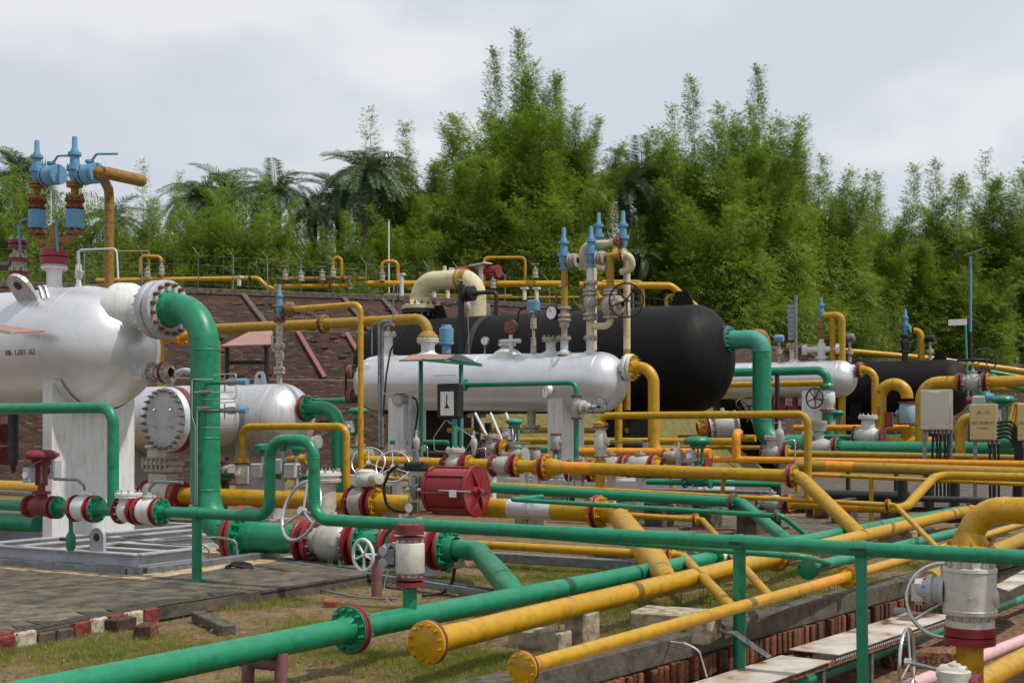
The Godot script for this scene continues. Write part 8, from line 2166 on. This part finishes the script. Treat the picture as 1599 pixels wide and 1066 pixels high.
func concrete() -> void:
	var ea = C(-90, 1010, 0.12); var eb = C(236, 950, 0.12)
	var ed = (eb - ea).normalized()
	var en = Vector3(-ed.z, 0, ed.x)
	var m = M.new()
	m.prism([ea - U * 6 - UP * 0.02, ea - UP * 0.02, eb - UP * 0.02, eb + W * 5.0 - UP * 0.02, eb + W * 5.0 - U * 9.0 - UP * 0.02], UP, 0.12)
	var pv = struct("pavement", m, mt.mould)
	var sw = ea.distance_to(eb)
	for i in 5:
		for j in 5:  # cast bays with open joints between them
			var w0 = -sw + j * 1.75; var w1 = minf(w0 + 1.735, 5.0)
			var lift = rng.randf_range(-0.002, 0.002)
			var cq = []
			for q in [[0.012, w0], [0.012, w1], [1.9, w1], [1.9, w0]]:
				var t: float = q[1]
				cq.append((eb + ed * t if t < 0 else eb + W * t) - U * (i * 1.915 + q[0] - 0.012) + UP * lift)
			ob("slab", M.new().prism(cq, UP, 0.1), mt.slab if (i + j) % 3 else mt.slab_pale, pv)
	var m2 = M.new()
	var c0 = C(246, 938, 0.08)
	m2.prism([eb + W * 1.3 + U * 0.01 - UP * 0.05, C(268, 932, 0.07), C(290, 936, 0.07), C(455, 908, 0.07), C(560, 868, 0.07), C(470, 850, 0.07), eb + W * 5 + U * 0.01 - UP * 0.05], UP, 0.1)
	struct("pavement", m2, mt.slab)
	var s0 = P(215, 912, 13.35); s0.y = 0.124
	var m3 = M.new()
	m3.prism([s0 - U * 7 - W * 0.42, s0 + U * 0.5 - W * 0.42, s0 + U * 0.5 + W * 3.6, s0 - U * 7 + W * 3.6], UP, 0.03)
	struct("pavement", m3, mt.pale_slab)
	# black mould crusting the outer edge of the apron, its inner line ragged
	var mo = th("mould_crust", "black mould crust along the broken outer edge of the concrete apron", "mould", eb)
	for e in [[ea + ed * 0.1, eb, 0.128, 0.34], [C(290, 936, 0.074), C(455, 908, 0.074), 0.074, 0.26], [eb, eb + W * 1.2, 0.128, 0.3]]:
		var a: Vector3 = V0(e[0], e[2]); var b: Vector3 = V0(e[1], e[2])
		var inn: Vector3 = (b - a).cross(UP).normalized() * -1.0
		var n = int(a.distance_to(b) / 0.11)
		var mm = M.new()
		var d0: float = e[3]
		for q in n:
			var d1: float = e[3] * rng.randf_range(0.25, 1.25)
			var p = a.lerp(b, q / float(n)); var p2 = a.lerp(b, (q + 1) / float(n))
			mm.poly([p, p2, p2 + inn * d1, p + inn * d0], UP)
			d0 = d1
		ob("crust", mm, mt.mould, mo)
	var mo2 = th("broken_edge", "broken dark concrete lumps along the lower slab's edge", "rubble", C(330, 930, 0.0))
	for q in 26:
		var p = C(288, 938, 0.0).lerp(C(470, 908, 0.0), q / 25.0) + Vector3(rng.randf_range(-0.05, 0.05), 0, rng.randf_range(-0.02, 0.10))
		ob("lump", M.new().box(p + UP * 0.02, Vector3(1, rng.randf_range(-0.4, 0.4), rng.randf_range(-0.6, 0.6)), Vector3(0.1, 1, 0.1), Vector3(0, 0, 1), Vector3(rng.randf_range(0.05, 0.16), rng.randf_range(0.04, 0.10), rng.randf_range(0.05, 0.11)), 0.012), mt.dark_concrete if q % 4 else mt.brick_b, mo2)
	# striped kerb stones
	var ks = th("striped_kerb", "weathered kerb stones painted red and white along the concrete apron", "kerb", ea)
	var L = ea.distance_to(eb)
	var k = 0
	var s = 0.0
	while s < L - 0.1:
		var w = 0.20 + rng.randf_range(-0.02, 0.02)
		var f = s / L
		var px = CX + (ea + ed * s).x / -(ea + ed * s).z * F
		if not (px > 46 and px < 82):
			ob("kerb_stone", M.new().box(ea + ed * (s + w / 2) + en * 0.012 * rng.randf() - UP * (0.062 + rng.randf() * 0.012), ed, UP, en, Vector3(w - 0.006, 0.15, 0.07), 0.014), mt.kerb_white if k % 2 else mt.kerb_red, ks)
		else:
			ob("bare_stone", M.new().box(ea + ed * (s + w / 2) - UP * 0.08, ed, UP, en, Vector3(w - 0.01, 0.11, 0.09), 0.012), mt.dark_concrete, ks)
		s += w; k += 1
	var pt = th("red_painted_slab", "red painted slab corner at the near end of the striped kerb", "slab", ea)
	ob("slab", M.new().prism([ea + UP * 0.012 - ed * 0.5, ea + UP * 0.012 + ed * 0.72, ea + UP * 0.012 + ed * 0.5 - U * 0.5, ea + UP * 0.012 - ed * 0.5 - U * 0.5], UP, 0.008), mt.kerb_red, pt)
	# loose bricks and kerb pieces in the grass
	for e in [[188.0, 986.0, 0.1, "dark loose brick lying at the foot of the striped kerb"], [228.0, 996.0, 0.5, "perforated loose brick with an orange end face"]]:
		var c = G(e[0], e[1])
		var t = th("loose_brick", e[3], "brick", c)
		ob("block", M.new().box(c + UP * 0.055, U.rotated(UP, e[2]), UP, W.rotated(UP, e[2]), Vector3(0.13, 0.11, 0.24), 0.008), mt.brick_c if e[0] < 200 else mt.brick_c, t)
		ob("end_face", M.new().box(c + UP * 0.055 + U.rotated(UP, e[2]) * 0.062, U.rotated(UP, e[2]), UP, W.rotated(UP, e[2]), Vector3(0.012, 0.1, 0.2), 0.002), mt.brick_a if e[0] > 200 else mt.brick_c, t)
		if e[0] > 200:
			for q in 6: ob("hole", M.new().cyl(c + UP * (0.035 + 0.04 * (q % 2)) + U.rotated(UP, e[2]) * 0.06 + W.rotated(UP, e[2]) * (-0.06 + 0.06 * (q / 2)), c + UP * (0.035 + 0.04 * (q % 2)) + U.rotated(UP, e[2]) * 0.0695 + W.rotated(UP, e[2]) * (-0.06 + 0.06 * (q / 2)), 0.011, 8), mt.ink, t)
	block("worn kerb length lying in the grass before the green post", G(325, 982) + W * 0.05, Vector3(0.9, 0.085, 0.12), mt.dark_concrete, -0.55, "kerb_length", "kerb")
	block("stub of worn kerb at right angles to the longer length", G(300, 957), Vector3(0.1, 0.09, 0.4), mt.dark_concrete, -0.3, "kerb_length", "kerb")
	block("broken red stone lying in the grass near the header flange", G(517, 948), Vector3(0.14, 0.06, 0.1), mt.brick_a, 0.4, "stone", "stone")
	block("small grey stone in the grass by the slab edge", G(497, 918), Vector3(0.1, 0.07, 0.09), mt.concrete, 0.7, "stone", "stone")
	block("half brick stub in the kerb's gap", G(72, 992), Vector3(0.2, 0.12, 0.1), mt.brick_b, 0.2, "loose_brick", "brick")
	# tray, coil, cables on the ground
	var t0 = C(428, 876, 0.1); var t1 = C(770, 927, 0.08)
	var tr = th("cable_tray", "galvanised cable tray running through the grass behind the upright valve", "cable tray", t0)
	ob("tray", M.new().bar(t0, t1, 0.12, 0.07, UP, 0.006), mt.galv, tr)
	ob("cover", M.new().bar(t0 + UP * 0.038 + U * 0.2, t1 + UP * 0.038, 0.06, 0.012), mt.dark_pipe, tr)
	var cl = th("hose_coil", "black hose lying in a loose coil beside the green post", "hose", G(365, 905))
	for q in 4: ob("loop", M.new().torus(G(365 + 4 * q, 906 - q) + UP * (0.09 + 0.02 * q), (UP + Vector3(0.1 * (q - 1.5), 0, 0.1)).normalized(), 0.2 - 0.03 * q, 0.014, 30, 7), mt.rubber, cl)
	var cc = th("long_cable", "long thin grey cable snaking over slab and grass to the upright valve", "cable", G(400, 905))
	ob("cable", M.new().bend([C(380, 902, 0.08), C(440, 908, 0.085), C(500, 921, 0.03), C(560, 933, 0.02), C(620, 935, 0.02)], 0.011, 0.5, 6, false), mt.galv, cc)
	var bc = th("black_cable", "black cable curving from the green elbow's flange to the ground", "cable", G(690, 930))
	ob("cable", M.new().bend([C(710, 885, 0.3), C(706, 912, 0.12), C(690, 926, 0.03), C(660, 930, 0.03)], 0.018, 0.2, 8, false), mt.rubber, bc)
	# yard slabs
	var yards = [[[930, 866], [1190, 868], [1480, 838], [1420, 800], [1000, 812]], [[760, 800], [1420, 792], [1700, 790], [1750, 742], [700, 745]]]
	for q in 2:
		var p = []
		for e in yards[q]: p.append(C(e[0], e[1], 0.05 + 0.03 * q))
		struct("pavement", M.new().prism(p, UP, 0.1), mt.slab)
	block("low white step edging the concrete yard behind the big yellow elbow", V0(C(870, 825, 0.1), 0.0), Vector3(4.6, 0.14, 0.12), mt.galv, 0.0, "channel_strip", "channel")
	block("flat rusty plank lying on the yard by the small yellow flange", V0(C(1105, 826, 0.06), 0.05), Vector3(0.9, 0.03, 0.12), mt.rust, 0.2, "plank", "plank")
func plants() -> void:
	# turf: short tufts where the photograph shows them, thin on the bare soil
	var tuft = M.new()
	for k in 9:
		var az = rng.randf() * TAU
		var d = Vector3(cos(az) * 0.5, 1.0, sin(az) * 0.5).normalized()
		leaf(tuft, Vector3(rng.randf_range(-0.03, 0.03), 0, rng.randf_range(-0.03, 0.03)), d, d.cross(Vector3(cos(az + 1), 0, sin(az + 1))).normalized(), rng.randf_range(0.014, 0.042), 0.005)
	var f = FastNoiseLite.new(); f.seed = 11; f.frequency = 0.55; f.fractal_octaves = 4
	var xf = []; var cols = []
	var tries = 0
	while xf.size() < 34000 and tries < 260000:
		tries += 1
		var dd = 5.5 + 15.0 * pow(rng.randf(), 1.3)
		var px = rng.randf_range(-80, 1500)
		var p = Vector3((px - CX) * dd / F, 0, -dd)
		if (p - K0).dot(KM) > -0.18: continue
		var py = HY + EH * F / dd
		if px < 250 and py < 1000 - px * 0.2: continue
		if px < 560 and py < 942 - (px - 240) * 0.11 and px >= 240: continue
		if dd > 15.5: continue
		var n = f.get_noise_2d(p.x, p.z)
		if n < rng.randf_range(-0.5, 0.5): continue
		xf.append(Transform3D(Basis(UP, rng.randf() * TAU).scaled(Vector3.ONE * rng.randf_range(0.6, 1.35) * (0.8 + n)), p))
		cols.append(Color(0.38, 0.30, 0.13).lerp(Color(0.25, 0.265, 0.065), clampf(n * 1.2 + 0.28 + rng.randf_range(-0.5, 0.5), 0, 1)))
	var gr = mm_part("grass", tuft.mesh(), xf, cols, mt.mm_leaf, null)
	tag(gr, "patchy short yellow-green turf between the headers and the concrete", "grass")
	# dry litter on the bare soil
	var chip = M.new()
	leaf(chip, Vector3.ZERO, Vector3(1, 0.1, 0), Vector3(0, 0, 1), 0.05, 0.02)
	xf = []; cols = []
	for k in 9000:
		var dd = 5.5 + 11.0 * rng.randf()
		var px = rng.randf_range(0, 1400)
		var p = Vector3((px - CX) * dd / F, 0.02, -dd)
		var m = (p - K0).dot(KM)
		if m > -0.18: p.y = PIT + 0.02
		if m > -0.18 and m < 0.7: continue
		xf.append(Transform3D(Basis(UP, rng.randf() * TAU).rotated(Vector3(1, 0, 0), rng.randf_range(-0.4, 0.4)).scaled(Vector3.ONE * rng.randf_range(0.4, 1.3)), p))
		cols.append(Color(0.30, 0.22, 0.13).lerp(Color(0.10, 0.07, 0.04), rng.randf()))
	var lt = mm_part("litter", chip.mesh(), xf, cols, mt.mm_leaf, null)
	tag(lt, "dry leaf litter scattered over the bare soil and trench floor", "litter")
	for e in [[1063.0, 957.0, 0.30, "tall single weed between the two yellow headers"], [948.0, 922.0, 0.22, "tall weed before the green header"], [992.0, 912.0, 0.16, "thin weed behind the thicker yellow header"], [1100.0, 945.0, 0.24, "leafy weed clump in the shade by the slanting yellow branch"], [1130.0, 950.0, 0.2, "low weed clump at the foot of the slanting yellow branch"], [1245.0, 935.0, 0.2, "grassy weed clump behind the slim yellow header"], [1300.0, 925.0, 0.22, "grassy weed clump under the blind green end"], [1345.0, 905.0, 0.2, "weed clump by the thin green angle post"], [868.0, 1000.0, 0.15, "small weed in front of the square concrete block"], [525.0, 905.0, 0.22, "leafy weed clump by the slab under the ball valves"], [300.0, 955.0, 0.15, "weed in the corner of the broken slab"], [365.0, 940.0, 0.16, "upright weed in front of the hose coil"], [240.0, 965.0, 0.12, "weed growing out of the striped kerb's end"], [1195.0, 965.0, 0.16, "weed clump at the trench kerb near the concrete stub"]]:
		var p = G(e[0], e[1])
		var t = th("weed", e[3], "weed", p)
		var m = M.new()
		var st = M.new()
		for q in (1 if e[3].begins_with("t") else 6):
			var o = Vector3(rng.randfn(), 0, rng.randfn()) * 0.05 * (0.0 if e[3].begins_with("t") else 1.0)
			var lean = Vector3(rng.randf_range(-0.2, 0.2), 1, rng.randf_range(-0.2, 0.2)).normalized()
			st.cyl(p + o, p + o + lean * e[2], 0.004, 5, 0.002)
			for j in 16:
				var fj = 0.1 + 0.9 * j / 16.0
				var az = j * 2.4
				var d = Vector3(cos(az), 0.5, sin(az)).normalized()
				leaf(m, p + o + lean * e[2] * fj, d, d.cross(UP).normalized(), e[2] * 0.32 * (1.15 - fj), 0.014)
		ob("stalk", st, mt.culm, t)
		stuff(ob("foliage", m, mt.weed, t))
# ---- manifold pipework up on the terrace
func back() -> void:
	var q = func(px: float, py: float, d := 47.0) -> Vector3: return P(px, py, d)
	var runs = [
		["yellow terrace line passing behind the green bend's flange", [[150, 438], [402, 434], [416, 447], [450, 460]], 0.085, "yellow"],
		["tan terrace line left of the goose-neck with white valves", [[437, 436], [500, 435], [505, 448]], 0.085, "tan"],
		["long yellow terrace line above the stepped wall", [[428, 447], [602, 445]], 0.08, "yellow"],
		["olive terrace line with flanges above the stepped wall", [[500, 434], [572, 436]], 0.085, "tan"],
		["thick yellow terrace line behind the cream bend", [[566, 443], [884, 443]], 0.12, "yellow"],
		["lower thin yellow terrace line behind the cream bend", [[600, 460], [800, 462]], 0.05, "yellow_old"],
		["thin olive terrace line over the second brick wall", [[640, 465], [905, 464]], 0.045, "olive"],
		["yellow terrace line bending down to the black vessel's end", [[905, 445], [1048, 446], [1090, 482]], 0.13, "yellow"],
		["yellow terrace branch hanging down left of the black vessel's end", [[940, 440], [1004, 440], [1004, 480]], 0.075, "yellow_old"],
		["small tan hook by the yellow terrace bend", [[1040, 480], [1040, 461], [1066, 461], [1074, 475]], 0.07, "tan"],
		["yellow goose-neck on the terrace beside the tan riser", [[219, 428], [219, 399], [252, 401], [252, 432]], 0.06, "yellow"],
		["slim yellow goose-neck on the terrace near the palms", [[520, 424], [520, 402], [533, 402], [533, 432]], 0.06, "yellow_old"],
		["yellow square loop on the terrace above the wall's end", [[596, 428], [596, 408], [621, 408], [621, 440]], 0.065, "yellow"],
		["wide olive square loop on the terrace by the red actuators", [[756, 438], [756, 402], [820, 402], [820, 442]], 0.055, "yellow_old"],
		["thin yellow arm on the terrace behind the tan riser", [[165, 392], [232, 392], [232, 430]], 0.03, "yellow_old"],
		["slanting yellow pipe on the terrace behind the white gate valve", [[928, 450], [946, 485]], 0.1, "yellow"]]
	for e in runs:
		var pts = []
		for a in e[1]: pts.append(q.call(a[0], a[1]))
		var t = line("terrace_pipe", e[0], pts, e[2], mt[e[3]], e[2] * 3.0, "pipe", "pipework on the terrace")
		if e[1].size() == 2:
			var dd: Vector3 = (pts[1] - pts[0]).normalized()
			fset(t, pts[0].lerp(pts[1], 0.5), dd, e[2] * 1.9, e[2], mt.maroon, mt[e[3]], mt[e[3]], 8)
	# small valves on them
	var vs = [[230, 424, "white valve at the foot of the thin yellow arm"], [252, 420, "white valve below the terrace goose-neck"], [520, 424, "white valve below the slim goose-neck"], [597, 430, "white valve below the yellow square loop"], [548, 443, "grey valve in the long yellow terrace line"], [445, 428, "white valve over the tan terrace line"], [503, 429, "grey valve between the tan lines on the terrace"], [470, 430, "small white valve behind the tan terrace line"], [770, 441, "grey bolted valve under the red terrace actuator"], [553, 433, "tan valve at the end of the olive terrace line"], [836, 425, "white valve left of the relief valves on the terrace"]]
	for e in vs:
		var p: Vector3 = q.call(e[0], e[1], 46.8)
		var t = th("terrace_valve", e[2], "valve", p, "valves on the terrace")
		pill(t, p - UP * 0.2, UP, [Vector2(0, 0), Vector2(0, 0.12), Vector2(0.04, 0.12), Vector2(0.05, 0.08), Vector2(0.1, 0.10), Vector2(0.2, 0.10), Vector2(0.26, 0.08), Vector2(0.27, 0.12), Vector2(0.31, 0.12), Vector2(0.32, 0.05), Vector2(0.42, 0.04), Vector2(0.42, 0)], mt.tan if e[0] == 553 else (mt.valve_rust if e[0] % 2 else mt.valve), "body", 14)
		ob("handle", M.new().cyl(p + UP * 0.3 - U * 0.15, p + UP * 0.3 + U * 0.15, 0.025, 6), mt.steel, t)
	for e in [[722, 425, "small red actuator on the terrace behind the cream bend"], [768, 424, "small red actuator on the terrace beside the white hood"]]:
		var p: Vector3 = q.call(e[0], e[1])
		var t = th("terrace_actuator", e[2], "actuator", p)
		pill(t, p - U * 0.3, U, [Vector2(0, 0), Vector2(0, 0.19), Vector2(0.05, 0.21), Vector2(0.5, 0.21), Vector2(0.5, 0.24), Vector2(0.6, 0.24), Vector2(0.6, 0)], mt.actuator, "cylinder")
		ob("bracket", M.new().box(p - U * 0.42, U, UP, W, Vector3(0.2, 0.36, 0.3), 0.02), mt.white, t)
		ob("stem", M.new().cyl(p - U * 0.42 - UP * 0.5, p - U * 0.42, 0.08, 8), mt.valve, t)
	var hp: Vector3 = q.call(752, 425)
	var hd = th("white_hood", "white sheet hood on a pillar beside the red terrace actuator", "canopy", V0(hp, 6.2))
	ob("pillar", M.new().box(Y(hp, 425), U, UP, W, Vector3(0.16, 0.7, 0.16), 0.02), mt.white, hd)
	ob("hood", M.new().prism([Y(hp, 414) - U * 0.4 - W * 0.3, Y(hp, 411) + U * 0.3 - W * 0.3, Y(hp, 410) + U * 0.3 + W * 0.3, Y(hp, 413) - U * 0.4 + W * 0.3], UP, 0.04), mt.paper, hd)
	for e in [[232, 358, 395, "thin rusty mast on the terrace beside the goose-neck"], [607, 345, 440, "thin white mast on the terrace by the yellow square loop"], [79, 297, 365, "thin white mast seen between the relief valve columns"]]:
		var p: Vector3 = q.call(e[0], e[2], 48.0)
		var t = th("mast", e[3], "mast", p)
		ob("pole", M.new().cyl(Y(p, e[2] + 40), Y(p, e[1]), 0.022 if e[0] < 500 else 0.035, 6), mt.rust if e[0] == 232 else mt.white, t)
		ob("tip", M.new().cyl(Y(p, e[1]), Y(p, e[1]) + UP * 0.06, 0.05, 6), mt.galv, t)
	for e in [[627, 428, 480], [665, 452, 470], [678, 452, 472], [699, 450, 472], [819, 450, 468], [838, 450, 468], [373, 432, 446], [880, 446, 470]]:
		var p: Vector3 = q.call(e[0], e[2], 45.2)
		var t = th("terrace_stanchion", "white stanchion under the terrace lines " + {627: "left of the cream bend, tallest", 665: "in the arch of the cream bend, first", 678: "in the arch of the cream bend, second", 699: "in the arch of the cream bend, third", 819: "right of the cream bend, first", 838: "right of the cream bend, second", 373: "over the stepped wall", 880: "by the cream square column"}[e[0]], "post", p, "stanchions of the terrace lines")
		ob("pole", M.new().cyl(p, Y(p, e[1]), 0.07, 8), mt.white, t)
		ob("head", M.new().box(Y(p, e[1]), U, UP, W, Vector3(0.24, 0.06, 0.2)), mt.white, t)
	var dp: Vector3 = q.call(390, 437)
	var bl = th("black_clamp", "black clamp on the yellow terrace line", "clamp", dp)
	ob("ring", M.new().lathe(q.call(388, 434), Vector3.RIGHT, [Vector2(0, 0.08), Vector2(0, 0.11), Vector2(0.1, 0.11), Vector2(0.1, 0.08)], 14), mt.black, bl)
	# lines on the lower terrace to the right
	var low = [["yellow line slanting over the slope behind the yellow relief pipes", [[1195, 534], [1300, 546], [1455, 560], [1640, 585]], 0.14, "yellow", 60.0], ["tan line beside the slanting yellow line on the slope", [[1160, 528], [1200, 538], [1330, 553]], 0.1, "olive", 60.0], ["tan hook behind the tall green outlet pipe", [[1178, 520], [1190, 520], [1197, 530], [1197, 560]], 0.17, "tan", 50.0], ["thin green line on the slope at the picture's edge", [[1545, 580], [1600, 590], [1660, 610]], 0.1, "green", 56.0], ["yellow line low on the slope at the picture's edge", [[1540, 605], [1660, 612]], 0.16, "olive", 58.0], ["dark grey pipe lying on the terrace at the left edge", [[-60, 414], [14, 416]], 0.14, "dark_pipe", 46.0]]
	for e in low:
		var pts = []
		for a in e[1]: pts.append(P(a[0], a[1], e[4]))
		line("slope_pipe", e[0], pts, e[2], mt[e[3]], e[2] * 3.0, "pipe", "pipework on the slope")
	# canopy over the squat vessel
	var cp = P(388, 540, 26.0)
	var cn = th("red_canopy", "dull red sheet canopy on black posts behind the thick green riser", "canopy", V0(cp, 0.3))
	ob("sheet", M.new().prism([P(343, 540, 25.6), P(426, 537, 25.0), P(425, 516, 26.6), P(388, 518, 27.4)], Vector3(-0.1, 1, 0.5), 0.03), mt.roof_red, cn)
	for px in [354.0, 416.0]:
		var b = P(px, 535, 26.0)
		ob("post", M.new().cyl(V0(b, 0.2), b, 0.05, 8), mt.black, cn)
	ob("rail", M.new().cyl(P(354, 566, 26.0), P(416, 566, 26.0), 0.04, 8), mt.black, cn)
	# grey pole tripod near the second row
	var wp = P(1218, 690, 30.0)
	var bg = th("dark_pump_frame", "dark frame with pipes under the black vessel beside its saddle", "frame", V0(wp, 0))
	for e in [[745.0, 640.0], [762.0, 660.0]]:
		var p = P(e[0], e[1], 31.0)
		ob("brace", M.new().bar(V0(p, 0.2), p, 0.12, 0.12, W), mt.black, bg)
	filler()
# the crowded middle distance: low pipe runs, stands and valves between the vessels' skids
func filler() -> void:
	var runs = [
		[985, 742, 1240, 744, 23.4, 0.04, "dark_pipe", "dark conduit low behind the thin yellow line"], [1010, 752, 1220, 755, 22.6, 0.05, "green", "slim green pipe low by the yard's edge behind the thin yellow line"],
		[1000, 764, 1200, 768, 21.4, 0.03, "galv", "thin galvanised conduit on the yard in front of the slim green pipe"], [640, 708, 780, 710, 25.5, 0.06, "black", "black pipe low under the chart recorder"],
		[700, 672, 980, 674, 33.0, 0.07, "olive", "olive pipe far below the long silver vessel's belly"], [1060, 684, 1180, 685, 34.5, 0.09, "yellow", "yellow pipe beside the large tilted grey valve"],
		[1240, 668, 1420, 670, 38.0, 0.08, "orange", "orange pipe far behind the yellow square loop"], [1230, 682, 1440, 684, 36.5, 0.06, "green", "green pipe below the far orange pipe"],
		[1060, 698, 1230, 700, 32.5, 0.05, "yellow_old", "slender yellow pipe behind the orange goose-neck"], [1270, 772, 1420, 776, 26.0, 0.09, "black", "black pipe low beneath the olive pipe"],
		[1420, 778, 1640, 784, 25.4, 0.05, "dark_pipe", "dark pipe low beneath the steel boxes' cables"], [610, 690, 700, 691, 26.2, 0.05, "green_old", "short green pipe behind the first white saddle"],
		[330, 700, 470, 702, 21.2, 0.05, "dark_pipe", "dark conduit behind the green upright loop"], [345, 742, 500, 744, 19.4, 0.045, "green", "slim green pipe low behind the big yellow pipe"]]
	for e in runs:
		var p0 = B(e[0], e[1], e[4]); var p1: Vector3 = B(e[2], e[3], e[4])
		line("background_pipe", e[7], [p0, V0(p1, p0.y)], e[5], mt[e[6]])
	var vs = [[1050, 712, 25.8, "under the yellow square loop"], [1012, 700, 28.4, "left of the tall yellow outlet's foot"], [1085, 700, 30.6, "right of the tall yellow outlet's foot"], [835, 712, 26.0, "below the long silver vessel's drain"], [760, 715, 25.0, "beside the teal control valve"], [1245, 690, 36.0, "beside the black handwheel valve's drop pipe"], [1325, 694, 37.0, "by the yellow relief pipes' feet"], [590, 712, 23.8, "at the conduits' foot"], [485, 690, 21.4, "below the squat vessel's green bend"], [350, 735, 20.0, "behind the thick green riser"], [1400, 700, 38.0, "under the second black vessel"], [868, 690, 27.6, "in front of the white saddle"]]
	for e in vs:
		var p = B(e[0], e[1], e[2])
		valve("background_valve", "small flanged valve on a stub " + e[3], p, UP if int(e[0]) % 3 else U, {"R": 0.13, "L": 0.36, "kind": ["ball", "wafer", "check"][int(e[0]) % 3], "rim": mt.maroon, "body": [mt.valve, mt.valve_rust, mt.cream_valve][int(e[1]) % 3], "up": U if int(e[0]) % 3 else UP, "bonnet": 0.14})
		var s = th("pipe_stub", "upright stub pipe carrying the small valve " + e[3], "pipe", V0(p, 0.1))
		ob("pipe", M.new().cyl(V0(p, 0.1), p - UP * 0.18, 0.06, 12), [mt.yellow, mt.green, mt.dark_pipe][int(e[0]) % 3], s)
	for e in [[1030, 22.4], [1105, 22.2], [1175, 21.6], [1320, 25.0], [1395, 26.8], [1530, 26.4], [720, 24.0], [905, 26.0]]:
		var p = V0(B(e[0], 760, e[1]), 0)
		var s = th("low_support", "low concrete and steel support under the middle pipes, %s" % {1030: "near the yellow outlet's valve", 1105: "near the green control valve", 1175: "near the thin yellow hook", 1320: "near the yellow post", 1395: "near the slanting riser's foot", 1530: "near the lettered steel box", 720: "near the recorder stand", 905: "near the upright valve"}[e[0]], "support", p, "low supports under the middle pipes")
		ob("block", M.new().box(p + UP * 0.2, U, UP, W, Vector3(0.34, 0.4, 0.5), 0.02), mt.dark_concrete, s)
		ob("channel", M.new().box(p + UP * 0.43, U, UP, W, Vector3(0.14, 0.06, 1.0), 0.01), mt.dark_pipe, s)
func _ready() -> void:
	rng.seed = 20240607
	sky_and_sun()
	materials()
	ground()
	terrace()
	trees()
	left_side()
	middle()
	right_side()
	yard()
	back()
